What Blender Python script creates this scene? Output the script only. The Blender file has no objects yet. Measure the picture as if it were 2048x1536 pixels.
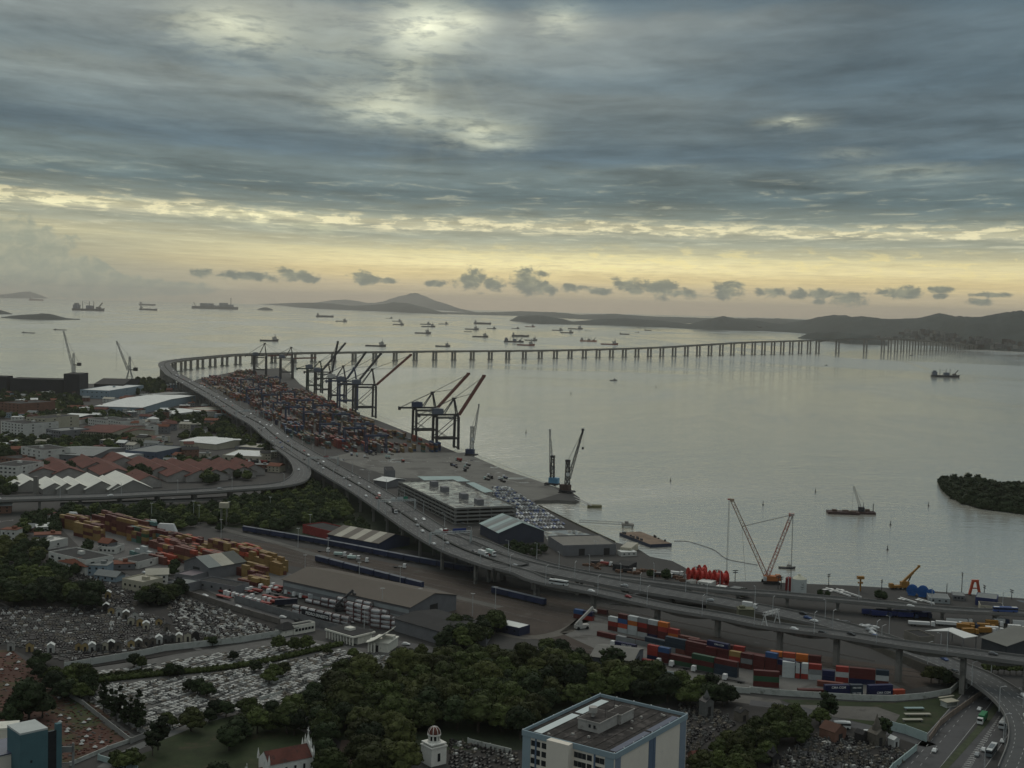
import bpy, math, random
import numpy as np
from mathutils import Vector, Matrix
R = math.radians
rng = random.Random(7)
# ------------------------------------------------------------------ camera (photo is 2048x1536; helpers turn its pixels into world points)
F, CX, CY, CAMZ = 2500.0, 1024.0, 768.0, 183.0
PIT = math.atan(156 / F); ROL = R(1.5)
cP, sP, cR, sR = math.cos(PIT), math.sin(PIT), math.cos(ROL), math.sin(ROL)
sc = bpy.context.scene
col = sc.collection
cam = bpy.data.cameras.new('camera'); camo = bpy.data.objects.new('camera', cam); col.objects.link(camo)
cam.sensor_width = 36; cam.lens = 36 * F / 2048; cam.clip_start = 1; cam.clip_end = 90000
UP = Vector((0, sP, cP)); X = Vector((1, 0, 0)); FW = Vector((0, cP, -sP))
cx_ = X * cR + UP * sR; cy_ = -X * sR + UP * cR
m = Matrix((( cx_.x, cy_.x, -FW.x, 0), (cx_.y, cy_.y, -FW.y, 0), (cx_.z, cy_.z, -FW.z, CAMZ), (0, 0, 0, 1)))
camo.matrix_world = m; sc.camera = camo
def ray(px, py):
    u, v = px - CX, CY - py
    a = u * cR - v * sR; b = u * sR + v * cR
    return Vector((a, F * cP + b * sP, -F * sP + b * cP))
def W(px, py, z=3.0):
    d = ray(px, py); t = (CAMZ - z) / max(-d.z, 1e-3)
    return Vector((d.x * t, d.y * t, z))
def eye(px): return 768 - (156 - (px - CX) * sR) / cR
def at_dist(px, py, dist):
    d = ray(px, py); h = math.hypot(d.x, d.y); t = dist / h
    return Vector((d.x * t, d.y * t, CAMZ + d.z * t))
# ------------------------------------------------------------------ render settings
sc.view_settings.view_transform = 'Standard'; sc.view_settings.look = 'None'; sc.view_settings.exposure = 0.0; sc.view_settings.gamma = 1
try:
    sc.cycles.use_denoising = True; sc.cycles.max_bounces = 5; sc.cycles.diffuse_bounces = 2; sc.cycles.glossy_bounces = 2
    sc.cycles.volume_bounces = 0; sc.cycles.transparent_max_bounces = 6; sc.cycles.use_adaptive_sampling = True; sc.cycles.adaptive_threshold = 0.012
except Exception: pass
# ------------------------------------------------------------------ world: overcast sunrise sky
def lin(c):
    f = lambda x: x / 12.92 if x <= .04045 else ((x + .055) / 1.055) ** 2.4
    return tuple(f(x / 255) for x in c)
world = bpy.data.worlds.new("World"); sc.world = world; world.use_nodes = True
nt = world.node_tree; nt.nodes.clear()
class NG:
    def __init__(s, t): s.t = t
    def n(s, ty, **k):
        o = s.t.nodes.new(ty)
        for a, b in k.items(): setattr(o, a, b)
        return o
    def put(s, sock, v):
        if hasattr(v, 'is_linked') or hasattr(v, 'links'): s.t.links.new(v, sock)
        elif v is not None:
            if hasattr(sock.default_value, '__len__') and not hasattr(v, '__len__'): v = [v] * len(sock.default_value)
            if hasattr(v, '__len__') and len(sock.default_value) == 4 and len(v) == 3: v = (*v, 1)
            sock.default_value = v
    def m(s, op, a, b=None, c=None, clamp=False):
        o = s.n('ShaderNodeMath', operation=op, use_clamp=clamp); s.put(o.inputs[0], a)
        if b is not None: s.put(o.inputs[1], b)
        if c is not None: s.put(o.inputs[2], c)
        return o.outputs[0]
    def v(s, op, a, b=None):
        o = s.n('ShaderNodeVectorMath', operation=op); s.put(o.inputs[0], a)
        if b is not None: s.put(o.inputs[1], b)
        return o.outputs['Value' if op in ('LENGTH', 'DOT_PRODUCT') else 'Vector']
    def xyz(s, a, b, c=0.0):
        o = s.n('ShaderNodeCombineXYZ'); s.put(o.inputs[0], a); s.put(o.inputs[1], b); s.put(o.inputs[2], c); return o.outputs[0]
    def noise(s, vec, scale, detail=5, rough=.55, dist=0.0):
        o = s.n('ShaderNodeTexNoise'); s.put(o.inputs['Vector'], vec); o.inputs['Scale'].default_value = scale
        o.inputs['Detail'].default_value = detail; o.inputs['Roughness'].default_value = rough; o.inputs['Distortion'].default_value = dist
        return o.outputs['Fac']
    def ss(s, v, a, b, lo=0.0, hi=1.0):
        o = s.n('ShaderNodeMapRange', interpolation_type='SMOOTHSTEP'); s.put(o.inputs[0], v); s.put(o.inputs[1], a); s.put(o.inputs[2], b)
        o.inputs[3].default_value = lo; o.inputs[4].default_value = hi; return o.outputs[0]
    def mix(s, f, a, b, bt='MIX'):
        o = s.n('ShaderNodeMix', data_type='RGBA', blend_type=bt); s.put(o.inputs[0], f); s.put(o.inputs[6], a); s.put(o.inputs[7], b); return o.outputs[2]
    def ramp(s, f, stops, interp='EASE'):
        o = s.n('ShaderNodeValToRGB'); s.put(o.inputs[0], f); r = o.color_ramp; r.interpolation = interp
        while len(r.elements) < len(stops): r.elements.new(.5)
        for e, (p, c) in zip(r.elements, sorted(stops)): e.position = p; e.color = (*c, 1)
        return o.outputs[0]
g = NG(nt)
SUN_AZ, SUN_EL = R(-12), R(42.0)
tc = g.n('ShaderNodeTexCoord'); sep = g.n('ShaderNodeSeparateXYZ'); g.put(sep.inputs[0], tc.outputs['Generated'])
sx, sy, sz = sep.outputs
hyp = g.m('SQRT', g.m('ADD', g.m('MULTIPLY', sx, sx), g.m('MULTIPLY', sy, sy)))
A = g.m('MULTIPLY', g.m('ARCTAN2', sx, sy), 2500.0)          # azimuth and elevation, 2500 units to the radian
E = g.m('MULTIPLY', g.m('ARCTAN2', sz, hyp), 2500.0)
def AE(px, py):
    d = ray(px, py); return math.atan2(d.x, d.y) * 2500, math.atan2(d.z, math.hypot(d.x, d.y)) * 2500
den = g.m('ADD', g.m('MAXIMUM', E, 0.0), 75.0)
SC = 1.0
U = g.m('DIVIDE', A, den); V = g.m('DIVIDE', 4200.0, den)
pl = g.xyz(g.m('MULTIPLY', U, 1.5), V, 0.0)
N1 = g.noise(pl, 1.0, 9, .60, .3)
N5 = g.noise(g.xyz(g.m('MULTIPLY', U, 3.4), g.m('MULTIPLY', V, 2.0), 3.0), 1.0, 9, .64, .5)
NE = g.m('SUBTRACT', N5, .5)
N2 = g.noise(g.v('ADD', pl, (7.3, 3.1, 4)), .42, 4, .5, .3)
N3 = g.noise(g.xyz(g.m('MULTIPLY', A, 1 / 60), g.m('MULTIPLY', E, 1 / 17)), 1.0, 7, .62, .3)
NL = g.noise(g.xyz(g.m('MULTIPLY', A, 1 / 420), g.m('MULTIPLY', E, 1 / 120)), 1.0, 3, .5)
NA = g.m('SUBTRACT', N1, .5); NB = g.m('SUBTRACT', N2, .5); NC = g.m('SUBTRACT', N3, .5); ND = g.m('SUBTRACT', NL, .5)
wob = g.m('MULTIPLY', g.m('ADD', g.m('MULTIPLY', NA, .5), g.m('MULTIPLY', NB, .35)), g.m('MULTIPLY', g.m('MINIMUM', E, 420.0), .38))
tilt = g.m('MULTIPLY', g.ss(A, -1000, -200, 1.0, 0.0), 24.0)
Ew = g.m('SUBTRACT', g.m('ADD', E, wob), tilt)
st = [(0, (192, 172, 146)), (30, (196, 178, 146)), (60, (212, 190, 142)), (82, (220, 203, 156)), (98, (212, 199, 156)), (112, (176, 170, 142)), (134, (156, 158, 142)),
      (146, (166, 165, 146)), (156, (190, 184, 156)), (168, (168, 170, 152)), (180, (132, 142, 136)), (215, (104, 123, 128)), (260, (116, 132, 135)), (300, (94, 114, 126)), (345, (116, 131, 137)),
      (400, (136, 147, 149)), (440, (120, 135, 142)), (500, (142, 151, 152)), (555, (150, 156, 154)), (588, (112, 127, 135)), (612, (82, 102, 115)), (700, (88, 108, 120))]
base = g.ramp(g.m('DIVIDE', Ew, 700.0), [(e / 700, lin(c)) for e, c in st])
# the right half of the sky is a heavier slate
mr = g.m('MULTIPLY', g.ss(g.m('ADD', A, g.m('MULTIPLY', ND, 900)), -150, 900), g.ss(E, 175, 420))
base = g.mix(g.m('MULTIPLY', mr, .85), base, lin((88, 108, 121)))
# the low left is greyer and duller
ml = g.m('MULTIPLY', g.ss(g.m('ADD', A, g.m('MULTIPLY', ND, 300)), -200, -900), g.ss(E, 150, 100))
base = g.mix(g.m('MULTIPLY', ml, .75), base, lin((146, 148, 134)))
con = g.m('ADD', g.m('ADD', 1.0, g.m('MULTIPLY', NE, g.ss(E, 90, 240, .35, .75))), g.m('ADD', g.m('MULTIPLY', NB, g.ss(E, 150, 260, .25, .95)), g.m('MULTIPLY', NA, g.ss(E, 60, 200, .35, 1.1))))
base = g.v('MULTIPLY', base, g.xyz(con, con, con))
# torn bright strip above the horizon
strip = g.m('MULTIPLY', g.ss(g.m('ADD', N3, g.m('MULTIPLY', NE, .5)), .46, .60), g.m('MULTIPLY', g.ss(Ew, 138, 150), g.ss(Ew, 180, 162)))
base = g.mix(g.m('MULTIPLY', strip, .95), base, lin((240, 228, 188)))
strip3 = g.m('MULTIPLY', g.ss(N5, .54, .68), g.m('MULTIPLY', g.ss(E, 90, 130), g.ss(E, 290, 200)))
base = g.mix(g.m('MULTIPLY', strip3, .5), base, lin((206, 200, 172)))
strip2 = g.m('MULTIPLY', g.ss(N3, .5, .64), g.m('MULTIPLY', g.ss(E, 60, 85), g.ss(E, 135, 105)))
base = g.mix(g.m('MULTIPLY', g.m('MULTIPLY', strip2, g.ss(A, -500, 200)), .5), base, lin((232, 212, 150)))
# gaps where the sun comes through
gaps = None
AEv = g.xyz(g.m('ADD', A, g.m('MULTIPLY', NC, 60)), g.m('ADD', E, g.m('ADD', g.m('MULTIPLY', NC, 34), g.m('MULTIPLY', NA, 30))))
for px, py, rx, ry, am in [(858, 46, 95, 52, .50), (455, 48, 120, 45, .36), (520, 75, 70, 25, .12), (940, 36, 60, 30, .22), (1128, 35, 70, 42, .22), (765, 210, 120, 42, .30), (840, 235, 120, 20, .13), (965, 262, 110, 40, .34), (1000, 285, 90, 16, .12),
                           (1590, 244, 70, 17, .22), (1585, 240, 16, 12, .25), (1700, 308, 90, 12, .12), (1820, 340, 150, 16, .13), (1330, 333, 100, 10, .08), (830, 130, 60, 110, .10), (800, 165, 26, 90, .07), (700, 100, 380, 120, .10),
                           (120, 400, 220, 14, .15), (520, 430, 180, 18, .18), (640, 455, 90, 10, .12), (90, 320, 180, 12, .10), (90, 105, 200, 60, .03), (1150, 530, 700, 40, .10), (430, 575, 60, 14, .06)]:
    a, e = AE(px, py)
    d = g.v('LENGTH', g.v('MULTIPLY', g.v('SUBTRACT', AEv, (a, e, 0)), (1 / rx, 1 / ry, 0)))
    k = g.m('MULTIPLY', g.m('POWER', g.m('MAXIMUM', g.m('SUBTRACT', 1.0, g.m('MULTIPLY', d, .62)), 0.0), 2.0), am)
    gaps = k if gaps is None else g.m('ADD', gaps, k)
ga_, ge_ = AE(858, 40)
da = g.m('SUBTRACT', A, ga_); de = g.m('SUBTRACT', ge_, E); ang = g.m('ARCTAN2', da, g.m('MAXIMUM', de, 1.0)); rr_ = g.m('SQRT', g.m('ADD', g.m('MULTIPLY', da, da), g.m('MULTIPLY', de, de)))
rayn = g.noise(g.xyz(g.m('MULTIPLY', ang, 2.3), 0.0, 5.0), 1.0, 3, .6)
rays = g.m('MULTIPLY', g.m('MULTIPLY', g.ss(rayn, .40, .72), g.m('MULTIPLY', g.ss(rr_, 20, 110), g.ss(rr_, 420, 150))), g.m('MULTIPLY', g.ss(g.m('ABSOLUTE', ang), 1.2, .5), g.ss(de, 0, 60)))
gaps = g.m('ADD', g.m('MULTIPLY', gaps, g.ss(g.m('ADD', N3, g.m('MULTIPLY', NE, .8)), .30, .58, .45, 1.25)), g.m('MULTIPLY', rays, .05))
gl = g.xyz(g.m('MULTIPLY', gaps, 1.35), g.m('MULTIPLY', gaps, 1.27), g.m('MULTIPLY', gaps, g.ss(E, 80, 260, .62, .84)))
base = g.v('ADD', base, gl)
# small dark cumulus along the horizon
N4 = g.noise(g.xyz(g.m('MULTIPLY', A, 1 / 26), g.m('MULTIPLY', E, 1 / 19)), 1.0, 7, .6, .4)
A4 = g.m('SUBTRACT', N4, .5); dm = None
for px, py, rx, ry in [(405, 545, 24, 8), (592, 551, 34, 12), (618, 558, 24, 7), (733, 556, 28, 13), (775, 562, 18, 6), (945, 560, 32, 18), (985, 567, 24, 13), (1055, 562, 32, 24), (1085, 575, 36, 12), (1140, 576, 24, 8), (1195, 580, 28, 8), (1252, 570, 24, 17),
                       (1270, 583, 22, 8), (1318, 576, 30, 18), (1365, 588, 44, 10), (1455, 582, 30, 14), (1472, 572, 16, 8), (1545, 585, 26, 9), (1595, 588, 18, 9), (1640, 590, 26, 10), (1690, 600, 40, 12), (1640, 603, 18, 6), (1808, 586, 34, 12), (1875, 579, 24, 7),
                       (1880, 592, 14, 5), (1965, 603, 26, 6), (1975, 590, 30, 5), (870, 568, 20, 7), (500, 553, 60, 8)]:
    a, e = AE(px, py)
    d = g.v('LENGTH', g.v('MULTIPLY', g.v('SUBTRACT', g.xyz(A, E), (a, e, 0)), (1 / rx, 1 / ry, 0)))
    dm = d if dm is None else g.m('MINIMUM', dm, d)
cm = g.ss(g.m('ADD', dm, g.m('ADD', g.m('MULTIPLY', A4, 2.9), g.m('MULTIPLY', NC, 1.9))), 1.35, .55)
base = g.mix(g.m('MULTIPLY', cm, .85), base, g.mix(g.ss(g.m('ADD', N4, g.m('MULTIPLY', NE, .3)), .4, .62), lin((92, 104, 102)), lin((130, 134, 120))))
dl = None
for px, py, rx, ry in [(20, 500, 110, 55), (90, 545, 120, 40), (180, 570, 140, 24), (300, 575, 120, 14)]:
    a, e = AE(px, py)
    d = g.v('LENGTH', g.v('MULTIPLY', g.v('SUBTRACT', g.xyz(A, E), (a, e, 0)), (1 / rx, 1 / ry, 0)))
    dl = d if dl is None else g.m('MINIMUM', dl, d)
cl = g.ss(g.m('ADD', dl, g.m('MULTIPLY', A4, .9)), 1.15, .9)
base = g.mix(g.m('MULTIPLY', cl, .7), base, g.mix(g.ss(N4, .35, .7), lin((132, 140, 130)), lin((160, 160, 142))))
# overhead and behind: the same overcast, a little brighter straight up
lowb = g.ss(E, 210, 110, .84, 1.22)
base = g.v('MULTIPLY', base, g.xyz(g.m('MULTIPLY', lowb, .975), g.m('MULTIPLY', lowb, 1.015), lowb))
upm = g.ss(E, 640, 1900)
base = g.mix(upm, base, g.mix(g.ss(N2, .35, .65), lin((172, 182, 184)), lin((214, 217, 214))))
back = g.ss(g.m('ABSOLUTE', A), 1300, 3600)
base = g.mix(g.m('MULTIPLY', back, g.ss(E, 700, 0)), base, lin((118, 130, 136)))
sky = g.n('ShaderNodeTexSky', sky_type='NISHITA', sun_disc=False, sun_elevation=SUN_EL, sun_rotation=SUN_AZ, air_density=1.5, dust_density=3.0)
skyc = g.v('MULTIPLY', sky.outputs[0], (.07, .07, .07))
low = g.ss(E, -20, 0)
final = g.v('ADD', g.v('MULTIPLY', base, (.97, .97, .97)), g.v('MULTIPLY', skyc, (.03, .03, .03)))
bg = g.n('ShaderNodeBackground'); g.put(bg.inputs[0], final); bg.inputs[1].default_value = 1.0
wo = g.n('ShaderNodeOutputWorld'); nt.links.new(bg.outputs[0], wo.inputs[0])
world.cycles.sampling_method = 'MANUAL'; world.cycles.sample_map_resolution = 512
sl = bpy.data.lights.new('sun', 'SUN'); sl.energy = 0.6; sl.angle = R(30); sl.color = (1, .93, .80)
so = bpy.data.objects.new('sun', sl); col.objects.link(so)
sd = Vector((math.sin(SUN_AZ) * math.cos(SUN_EL), math.cos(SUN_AZ) * math.cos(SUN_EL), math.sin(SUN_EL)))
so.rotation_euler = sd.to_track_quat('Z', 'Y').to_euler(); so.location = (0, 0, 600)
# ------------------------------------------------------------------ materials
_M = {}
def M(name, rgb, rough=.8, var=.18, scale=.25, metal=0.0, rnd=0.0, dirt_or_glare=None, puddle=None, bump=0.0, corr=None, spec=.3, world_tex=False):
    """procedural weathered surface; rgb is linear albedo, rnd varies it from one copy to the next"""
    if name in _M: return _M[name]
    mt = bpy.data.materials.new(name); mt.use_nodes = True; t = mt.node_tree; t.nodes.clear(); q = NG(t)
    o = q.n('ShaderNodeOutputMaterial'); b = q.n('ShaderNodeBsdfPrincipled'); t.links.new(b.outputs[0], o.inputs[0])
    c = q.n('ShaderNodeTexCoord')
    vec = c.outputs['Object']
    if world_tex: vec = q.n('ShaderNodeNewGeometry').outputs['Position']
    elif rnd: vec = q.v('ADD', vec, q.v('MULTIPLY', q.n('ShaderNodeObjectInfo').outputs['Location'], (.37, .41, .3)))
    f = q.noise(vec, scale, 6, .6); f2 = q.noise(vec, scale * 7.3, 3, .5)
    k = q.m('ADD', 1.0, q.m('ADD', q.m('MULTIPLY', q.m('SUBTRACT', f, .5), var * 4), q.m('MULTIPLY', q.m('SUBTRACT', f2, .5), var * 1.6)))
    if rnd:
        oi = q.n('ShaderNodeObjectInfo')
        k = q.m('MULTIPLY', k, q.m('ADD', 1 - rnd, q.m('MULTIPLY', oi.outputs['Random'], 2 * rnd)))
    k = q.m('MAXIMUM', k, .05)
    cc = q.v('MULTIPLY', rgb, q.xyz(k, k, k))
    if dirt_or_glare is not None:
        dcol, dlo, dhi, dscale = dirt_or_glare
        cc = q.mix(q.ss(q.noise(vec, dscale, 7, .65), dlo, dhi), cc, dcol)
    q.put(b.inputs['Base Color'], cc); b.inputs['Roughness'].default_value = rough; b.inputs['Metallic'].default_value = metal
    b.inputs['Specular IOR Level'].default_value = spec
    if puddle is not None:
        plo, phi, pscale = puddle
        pm = q.ss(q.noise(q.v('MULTIPLY', vec, (1, 1, 0)), pscale, 6, .6, .6), plo, phi)
        q.put(b.inputs['Roughness'], q.m('SUBTRACT', rough, q.m('MULTIPLY', pm, rough - .06)))
        q.put(b.inputs['Specular IOR Level'], q.m('ADD', spec, q.m('MULTIPLY', pm, 1 - spec)))
    if bump or corr:
        h = q.m('MULTIPLY', f2, bump) if bump else None
        if corr:
            ax, freq, amp = corr
            s3 = q.n('ShaderNodeSeparateXYZ'); q.put(s3.inputs[0], c.outputs['Object'])
            w = q.m('MULTIPLY', q.m('SINE', q.m('MULTIPLY', s3.outputs[ax], freq)), amp)
            h = w if h is None else q.m('ADD', h, w)
        bn = q.n('ShaderNodeBump'); q.put(bn.inputs['Height'], h); bn.inputs['Distance'].default_value = 1.0; bn.inputs['Strength'].default_value = .8
        t.links.new(bn.outputs[0], b.inputs['Normal'])
    _M[name] = mt; return mt
def L(r, g_, b): return lin((r, g_, b))
# ------------------------------------------------------------------ mesh helpers
class MB:
    def __init__(s): s.v = []; s.f = []; s.m = []
    def add(s, vs, fs, mi=0):
        o = len(s.v); s.v += [tuple(p) for p in vs]; s.f += [tuple(i + o for i in f) for f in fs]; s.m += [mi] * len(fs); return s
    def box(s, x, y, z, lx, ly, h, rz=0.0, mi=0, top=None):
        """footprint centred on x, y, standing on z; top scales the upper face"""
        c_, s_ = math.cos(rz), math.sin(rz); vs = []
        tx, ty = (top if top else (1, 1))
        for zz, kx, ky in ((z, 1, 1), (z + h, tx, ty)):
            for a, b in ((-1, -1), (1, -1), (1, 1), (-1, 1)):
                dx, dy = a * lx * kx / 2, b * ly * ky / 2
                vs.append((x + dx * c_ - dy * s_, y + dx * s_ + dy * c_, zz))
        return s.add(vs, [(0, 3, 2, 1), (4, 5, 6, 7), (0, 1, 5, 4), (1, 2, 6, 5), (2, 3, 7, 6), (3, 0, 4, 7)], mi)
    def prism(s, pts, z0, z1, mi=0, mt=None):
        n = len(pts); vs = [(p[0], p[1], z0) for p in pts] + [(p[0], p[1], z1) for p in pts]
        ar = sum(pts[i][0] * pts[(i + 1) % n][1] - pts[(i + 1) % n][0] * pts[i][1] for i in range(n))
        idx = list(range(n)) if ar > 0 else list(range(n))[::-1]
        s.add(vs, [tuple(i for i in idx[::-1])] + [(idx[i], idx[(i + 1) % n], idx[(i + 1) % n] + n, idx[i] + n) for i in range(n)], mi)
        return s.add([vs[i + n] for i in idx], [tuple(range(n))], mi if mt is None else mt)
    def beam(s, a, b, w, h=None, mi=0):
        a, b = Vector(a), Vector(b); h = h or w; d = (b - a)
        if d.length < 1e-6: return s
        d.normalize(); u = Vector((0, 0, 1)) if abs(d.z) < .95 else Vector((1, 0, 0))
        r = d.cross(u).normalized(); q = r.cross(d).normalized(); r *= w / 2; q *= h / 2
        vs = [p + i * r + j * q for p in (a, b) for i, j in ((-1, -1), (1, -1), (1, 1), (-1, 1))]
        return s.add(vs, [(0, 3, 2, 1), (4, 5, 6, 7), (0, 1, 5, 4), (1, 2, 6, 5), (2, 3, 7, 6), (3, 0, 4, 7)], mi)
    def cyl(s, a, b, r1, r2=None, n=10, mi=0):
        a, b = Vector(a), Vector(b); r2 = r1 if r2 is None else r2; d = (b - a).normalized()
        u = Vector((0, 0, 1)) if abs(d.z) < .95 else Vector((1, 0, 0)); r = d.cross(u).normalized(); q = r.cross(d)
        vs = [p + (r * math.cos(t) + q * math.sin(t)) * rr for p, rr in ((a, r1), (b, r2)) for t in [2 * math.pi * i / n for i in range(n)]]
        fs = [(i, (i + 1) % n, (i + 1) % n + n, i + n) for i in range(n)] + [tuple(range(n))[::-1], tuple(range(n, 2 * n))]
        return s.add(vs, fs, mi)
    def lattice(s, a, b, w1, w2, n, t, mi=0):
        """four chords with zigzag lacing between a and b"""
        a, b = Vector(a), Vector(b); d = (b - a).normalized(); u = Vector((0, 0, 1)) if abs(d.z) < .95 else Vector((1, 0, 0))
        r = d.cross(u).normalized(); q = r.cross(d).normalized(); ring = []
        for i in range(n + 1):
            k = i / n; p = a.lerp(b, k); w = (w1 + (w2 - w1) * k) / 2
            ring.append([p + (r * x + q * y) * w for x, y in ((-1, -1), (1, -1), (1, 1), (-1, 1))])
        for c in range(4): s.beam(ring[0][c], ring[-1][c], t, mi=mi)
        for i in range(n):
            for c in range(4):
                e = (c + 1) % 4
                s.beam(ring[i][c] if i % 2 else ring[i][e], ring[i + 1][e] if i % 2 else ring[i + 1][c], t * .6, mi=mi)
        return s
    def gable(s, x, y, z, lx, ly, he, hr, rz=0.0, mw=0, mr=1, over=.6, hip=0.0):
        """walls to the eaves he, ridge along local x at hr"""
        c_, s_ = math.cos(rz), math.sin(rz); T = lambda a, b, h: (x + a * c_ - b * s_, y + a * s_ + b * c_, z + h)
        X2, Y2 = lx / 2, ly / 2
        s.add([T(-X2, -Y2, 0), T(X2, -Y2, 0), T(X2, Y2, 0), T(-X2, Y2, 0), T(-X2, -Y2, he), T(X2, -Y2, he), T(X2, Y2, he), T(-X2, Y2, he), T(-X2 + hip, 0, hr - .02), T(X2 - hip, 0, hr - .02)],
              [(0, 1, 5, 4), (2, 3, 7, 6), (1, 2, 6, 9, 5), (3, 0, 4, 8, 7), (0, 3, 2, 1)], mw)
        X3, Y3 = X2 + over, Y2 + over; dz = (hr - he) * over / Y2; t = .18
        A_ = [T(-X3, -Y3, he - dz), T(X3, -Y3, he - dz), T(X3 - hip, 0, hr), T(-X3 + hip, 0, hr), T(-X3, Y3, he - dz), T(X3, Y3, he - dz)]
        B_ = [(p[0], p[1], p[2] + t) for p in A_]
        fs = [(6, 7, 8, 9), (9, 8, 11, 10), (0, 3, 2, 1), (3, 4, 5, 2), (0, 1, 7, 6), (5, 4, 10, 11), (1, 2, 8, 7), (2, 5, 11, 8), (3, 0, 6, 9), (4, 3, 9, 10)]
        return s.add(A_ + B_, fs, mr)
    def build(s, name, mats, parent=None, loc=None, rz=None, smooth=False):
        me = bpy.data.meshes.new(name); me.from_pydata(s.v, [], s.f)
        if not isinstance(mats, (list, tuple)): mats = [mats]
        for x in mats: me.materials.append(x)
        if len(mats) > 1: me.polygons.foreach_set('material_index', s.m)
        if smooth: me.polygons.foreach_set('use_smooth', [True] * len(me.polygons))
        me.update(); o = bpy.data.objects.new(name, me); col.objects.link(o)
        if parent is not None: o.parent = parent
        if loc is not None: o.location = loc
        if rz is not None: o.rotation_euler.z = rz
        return o
def tag(o, label=None, cat=None, group=None, kind=None):
    if label: o['label'] = label
    if cat: o['category'] = cat
    if group: o['group'] = group
    if kind: o['kind'] = kind
    return o
def thing(name, label, cat, loc=(0, 0, 0), rz=0.0, group=None):
    o = bpy.data.objects.new(name, None); col.objects.link(o); o.location = loc; o.rotation_euler.z = rz
    o.empty_display_size = 1; return tag(o, label, cat, group)
def dup(o, loc=None, rz=None, label=None, group=None, parent=None, kids=None, scale=None):
    c = o.copy(); col.objects.link(c); c.parent = parent
    if loc is not None: c.location = loc
    if rz is not None: c.rotation_euler.z = rz
    if scale is not None: c.scale = scale
    if label: c['label'] = label
    if group: c['group'] = group
    for ch in KIDS(o): dup(ch, parent=c)
    return c
def KIDS(o): return list(o.children)
ORD = ['first', 'second', 'third', 'fourth', 'fifth', 'sixth', 'seventh', 'eighth', 'ninth', 'tenth', 'eleventh', 'twelfth', 'thirteenth', 'fourteenth', 'fifteenth', 'sixteenth', 'seventeenth', 'eighteenth', 'nineteenth', 'twentieth']
def ordn(i):
    if i < 20: return ORD[i]
    n = i + 1; return '%d%s' % (n, 'th' if 10 < n % 100 < 14 else {1: 'st', 2: 'nd', 3: 'rd'}.get(n % 10, 'th'))
def sheet(name, pts, mat, z=3.02, kind='structure', px=True, **k):
    ps = [W(*p, z) if px else Vector((p[0], p[1], z)) for p in pts]
    b = MB(); b.add([(p.x, p.y, z) for p in ps], [tuple(range(len(ps)))])
    me = b.build(name, mat)
    if me.data.polygons[0].normal.z < 0: me.data.flip_normals()
    return tag(me, kind=kind, **k)
# ------------------------------------------------------------------ sea
def sea_mat():
    mt = bpy.data.materials.new('sea_water'); mt.use_nodes = True; t = mt.node_tree; t.nodes.clear(); q = NG(t)
    o = q.n('ShaderNodeOutputMaterial'); b = q.n('ShaderNodeBsdfPrincipled'); t.links.new(b.outputs[0], o.inputs[0])
    pos = q.n('ShaderNodeNewGeometry').outputs['Position']
    w1 = q.noise(q.v('MULTIPLY', pos, (1 / 15, 1 / 7.5, 0)), 1.0, 4, .55, .3)
    w3 = q.noise(q.v('MULTIPLY', pos, (1 / 7, 1 / 3.2, 0)), 1.0, 3, .6, .4)
    w2 = q.noise(q.v('MULTIPLY', pos, (1 / 90, 1 / 60, 0)), 1.0, 3, .5)
    sl_ = q.noise(q.v('MULTIPLY', pos, (1 / 900, 1 / 1500, 0)), 1.0, 7, .62, 1.2)
    sl2 = q.noise(q.v('ADD', q.v('MULTIPLY', pos, (1 / 2600, 1 / 3300, 0)), (3, 8, 1)), 1.0, 4, .55, .8)
    rough_ = q.m('ADD', q.ss(sl_, .40, .60), q.m('MULTIPLY', q.m('SUBTRACT', sl2, .5), 1.6))
    h = q.m('ADD', q.m('MULTIPLY', w1, q.m('ADD', .12, q.m('MULTIPLY', q.m('MAXIMUM', rough_, -.10), 1.05))), q.m('ADD', q.m('MULTIPLY', w2, .30), q.m('MULTIPLY', w3, .22)))
    bn = q.n('ShaderNodeBump'); q.put(bn.inputs['Height'], h); bn.inputs['Distance'].default_value = 1.5; bn.inputs['Strength'].default_value = .75
    t.links.new(bn.outputs[0], b.inputs['Normal'])
    q.put(b.inputs['Base Color'], (.60, .585, .51)); b.inputs['Metallic'].default_value = .5; q.put(b.inputs['Roughness'], q.m('ADD', .09, q.m('MULTIPLY', q.m('MAXIMUM', rough_, 0.0), .12)))
    b.inputs['IOR'].default_value = 3.0; b.inputs['Specular IOR Level'].default_value = .5
    return mt
b = MB()
xs = [-30000, -8000, 0, 8000, 30000]; ys = [-1200, 1500, 6000, 18000, 46000]
vs = [(x, y, 0) for y in ys for x in xs]; fs = [(j * 5 + i, j * 5 + i + 1, j * 5 + i + 6, j * 5 + i + 5) for j in range(4) for i in range(4)]
b.add(vs, fs); tag(b.build('sea', sea_mat()), kind='structure')
# haze: even pale air round the whole scene
hz = MB().box(0, 22400, -1.2, 61000, 48400, 476)
hm = bpy.data.materials.new('haze'); hm.use_nodes = True; t = hm.node_tree; t.nodes.clear()
ho = t.nodes.new('ShaderNodeOutputMaterial'); hv = t.nodes.new('ShaderNodeVolumePrincipled'); t.links.new(hv.outputs[0], ho.inputs['Volume'])
hv.inputs['Color'].default_value = (1.0, .96, .89, 1); hv.inputs['Density'].default_value = 2.7e-5; hv.inputs['Anisotropy'].default_value = .55
tag(hz.build('haze', hm), 'thin grey haze lying over the bay and harbour', 'haze', kind='stuff')
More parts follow.
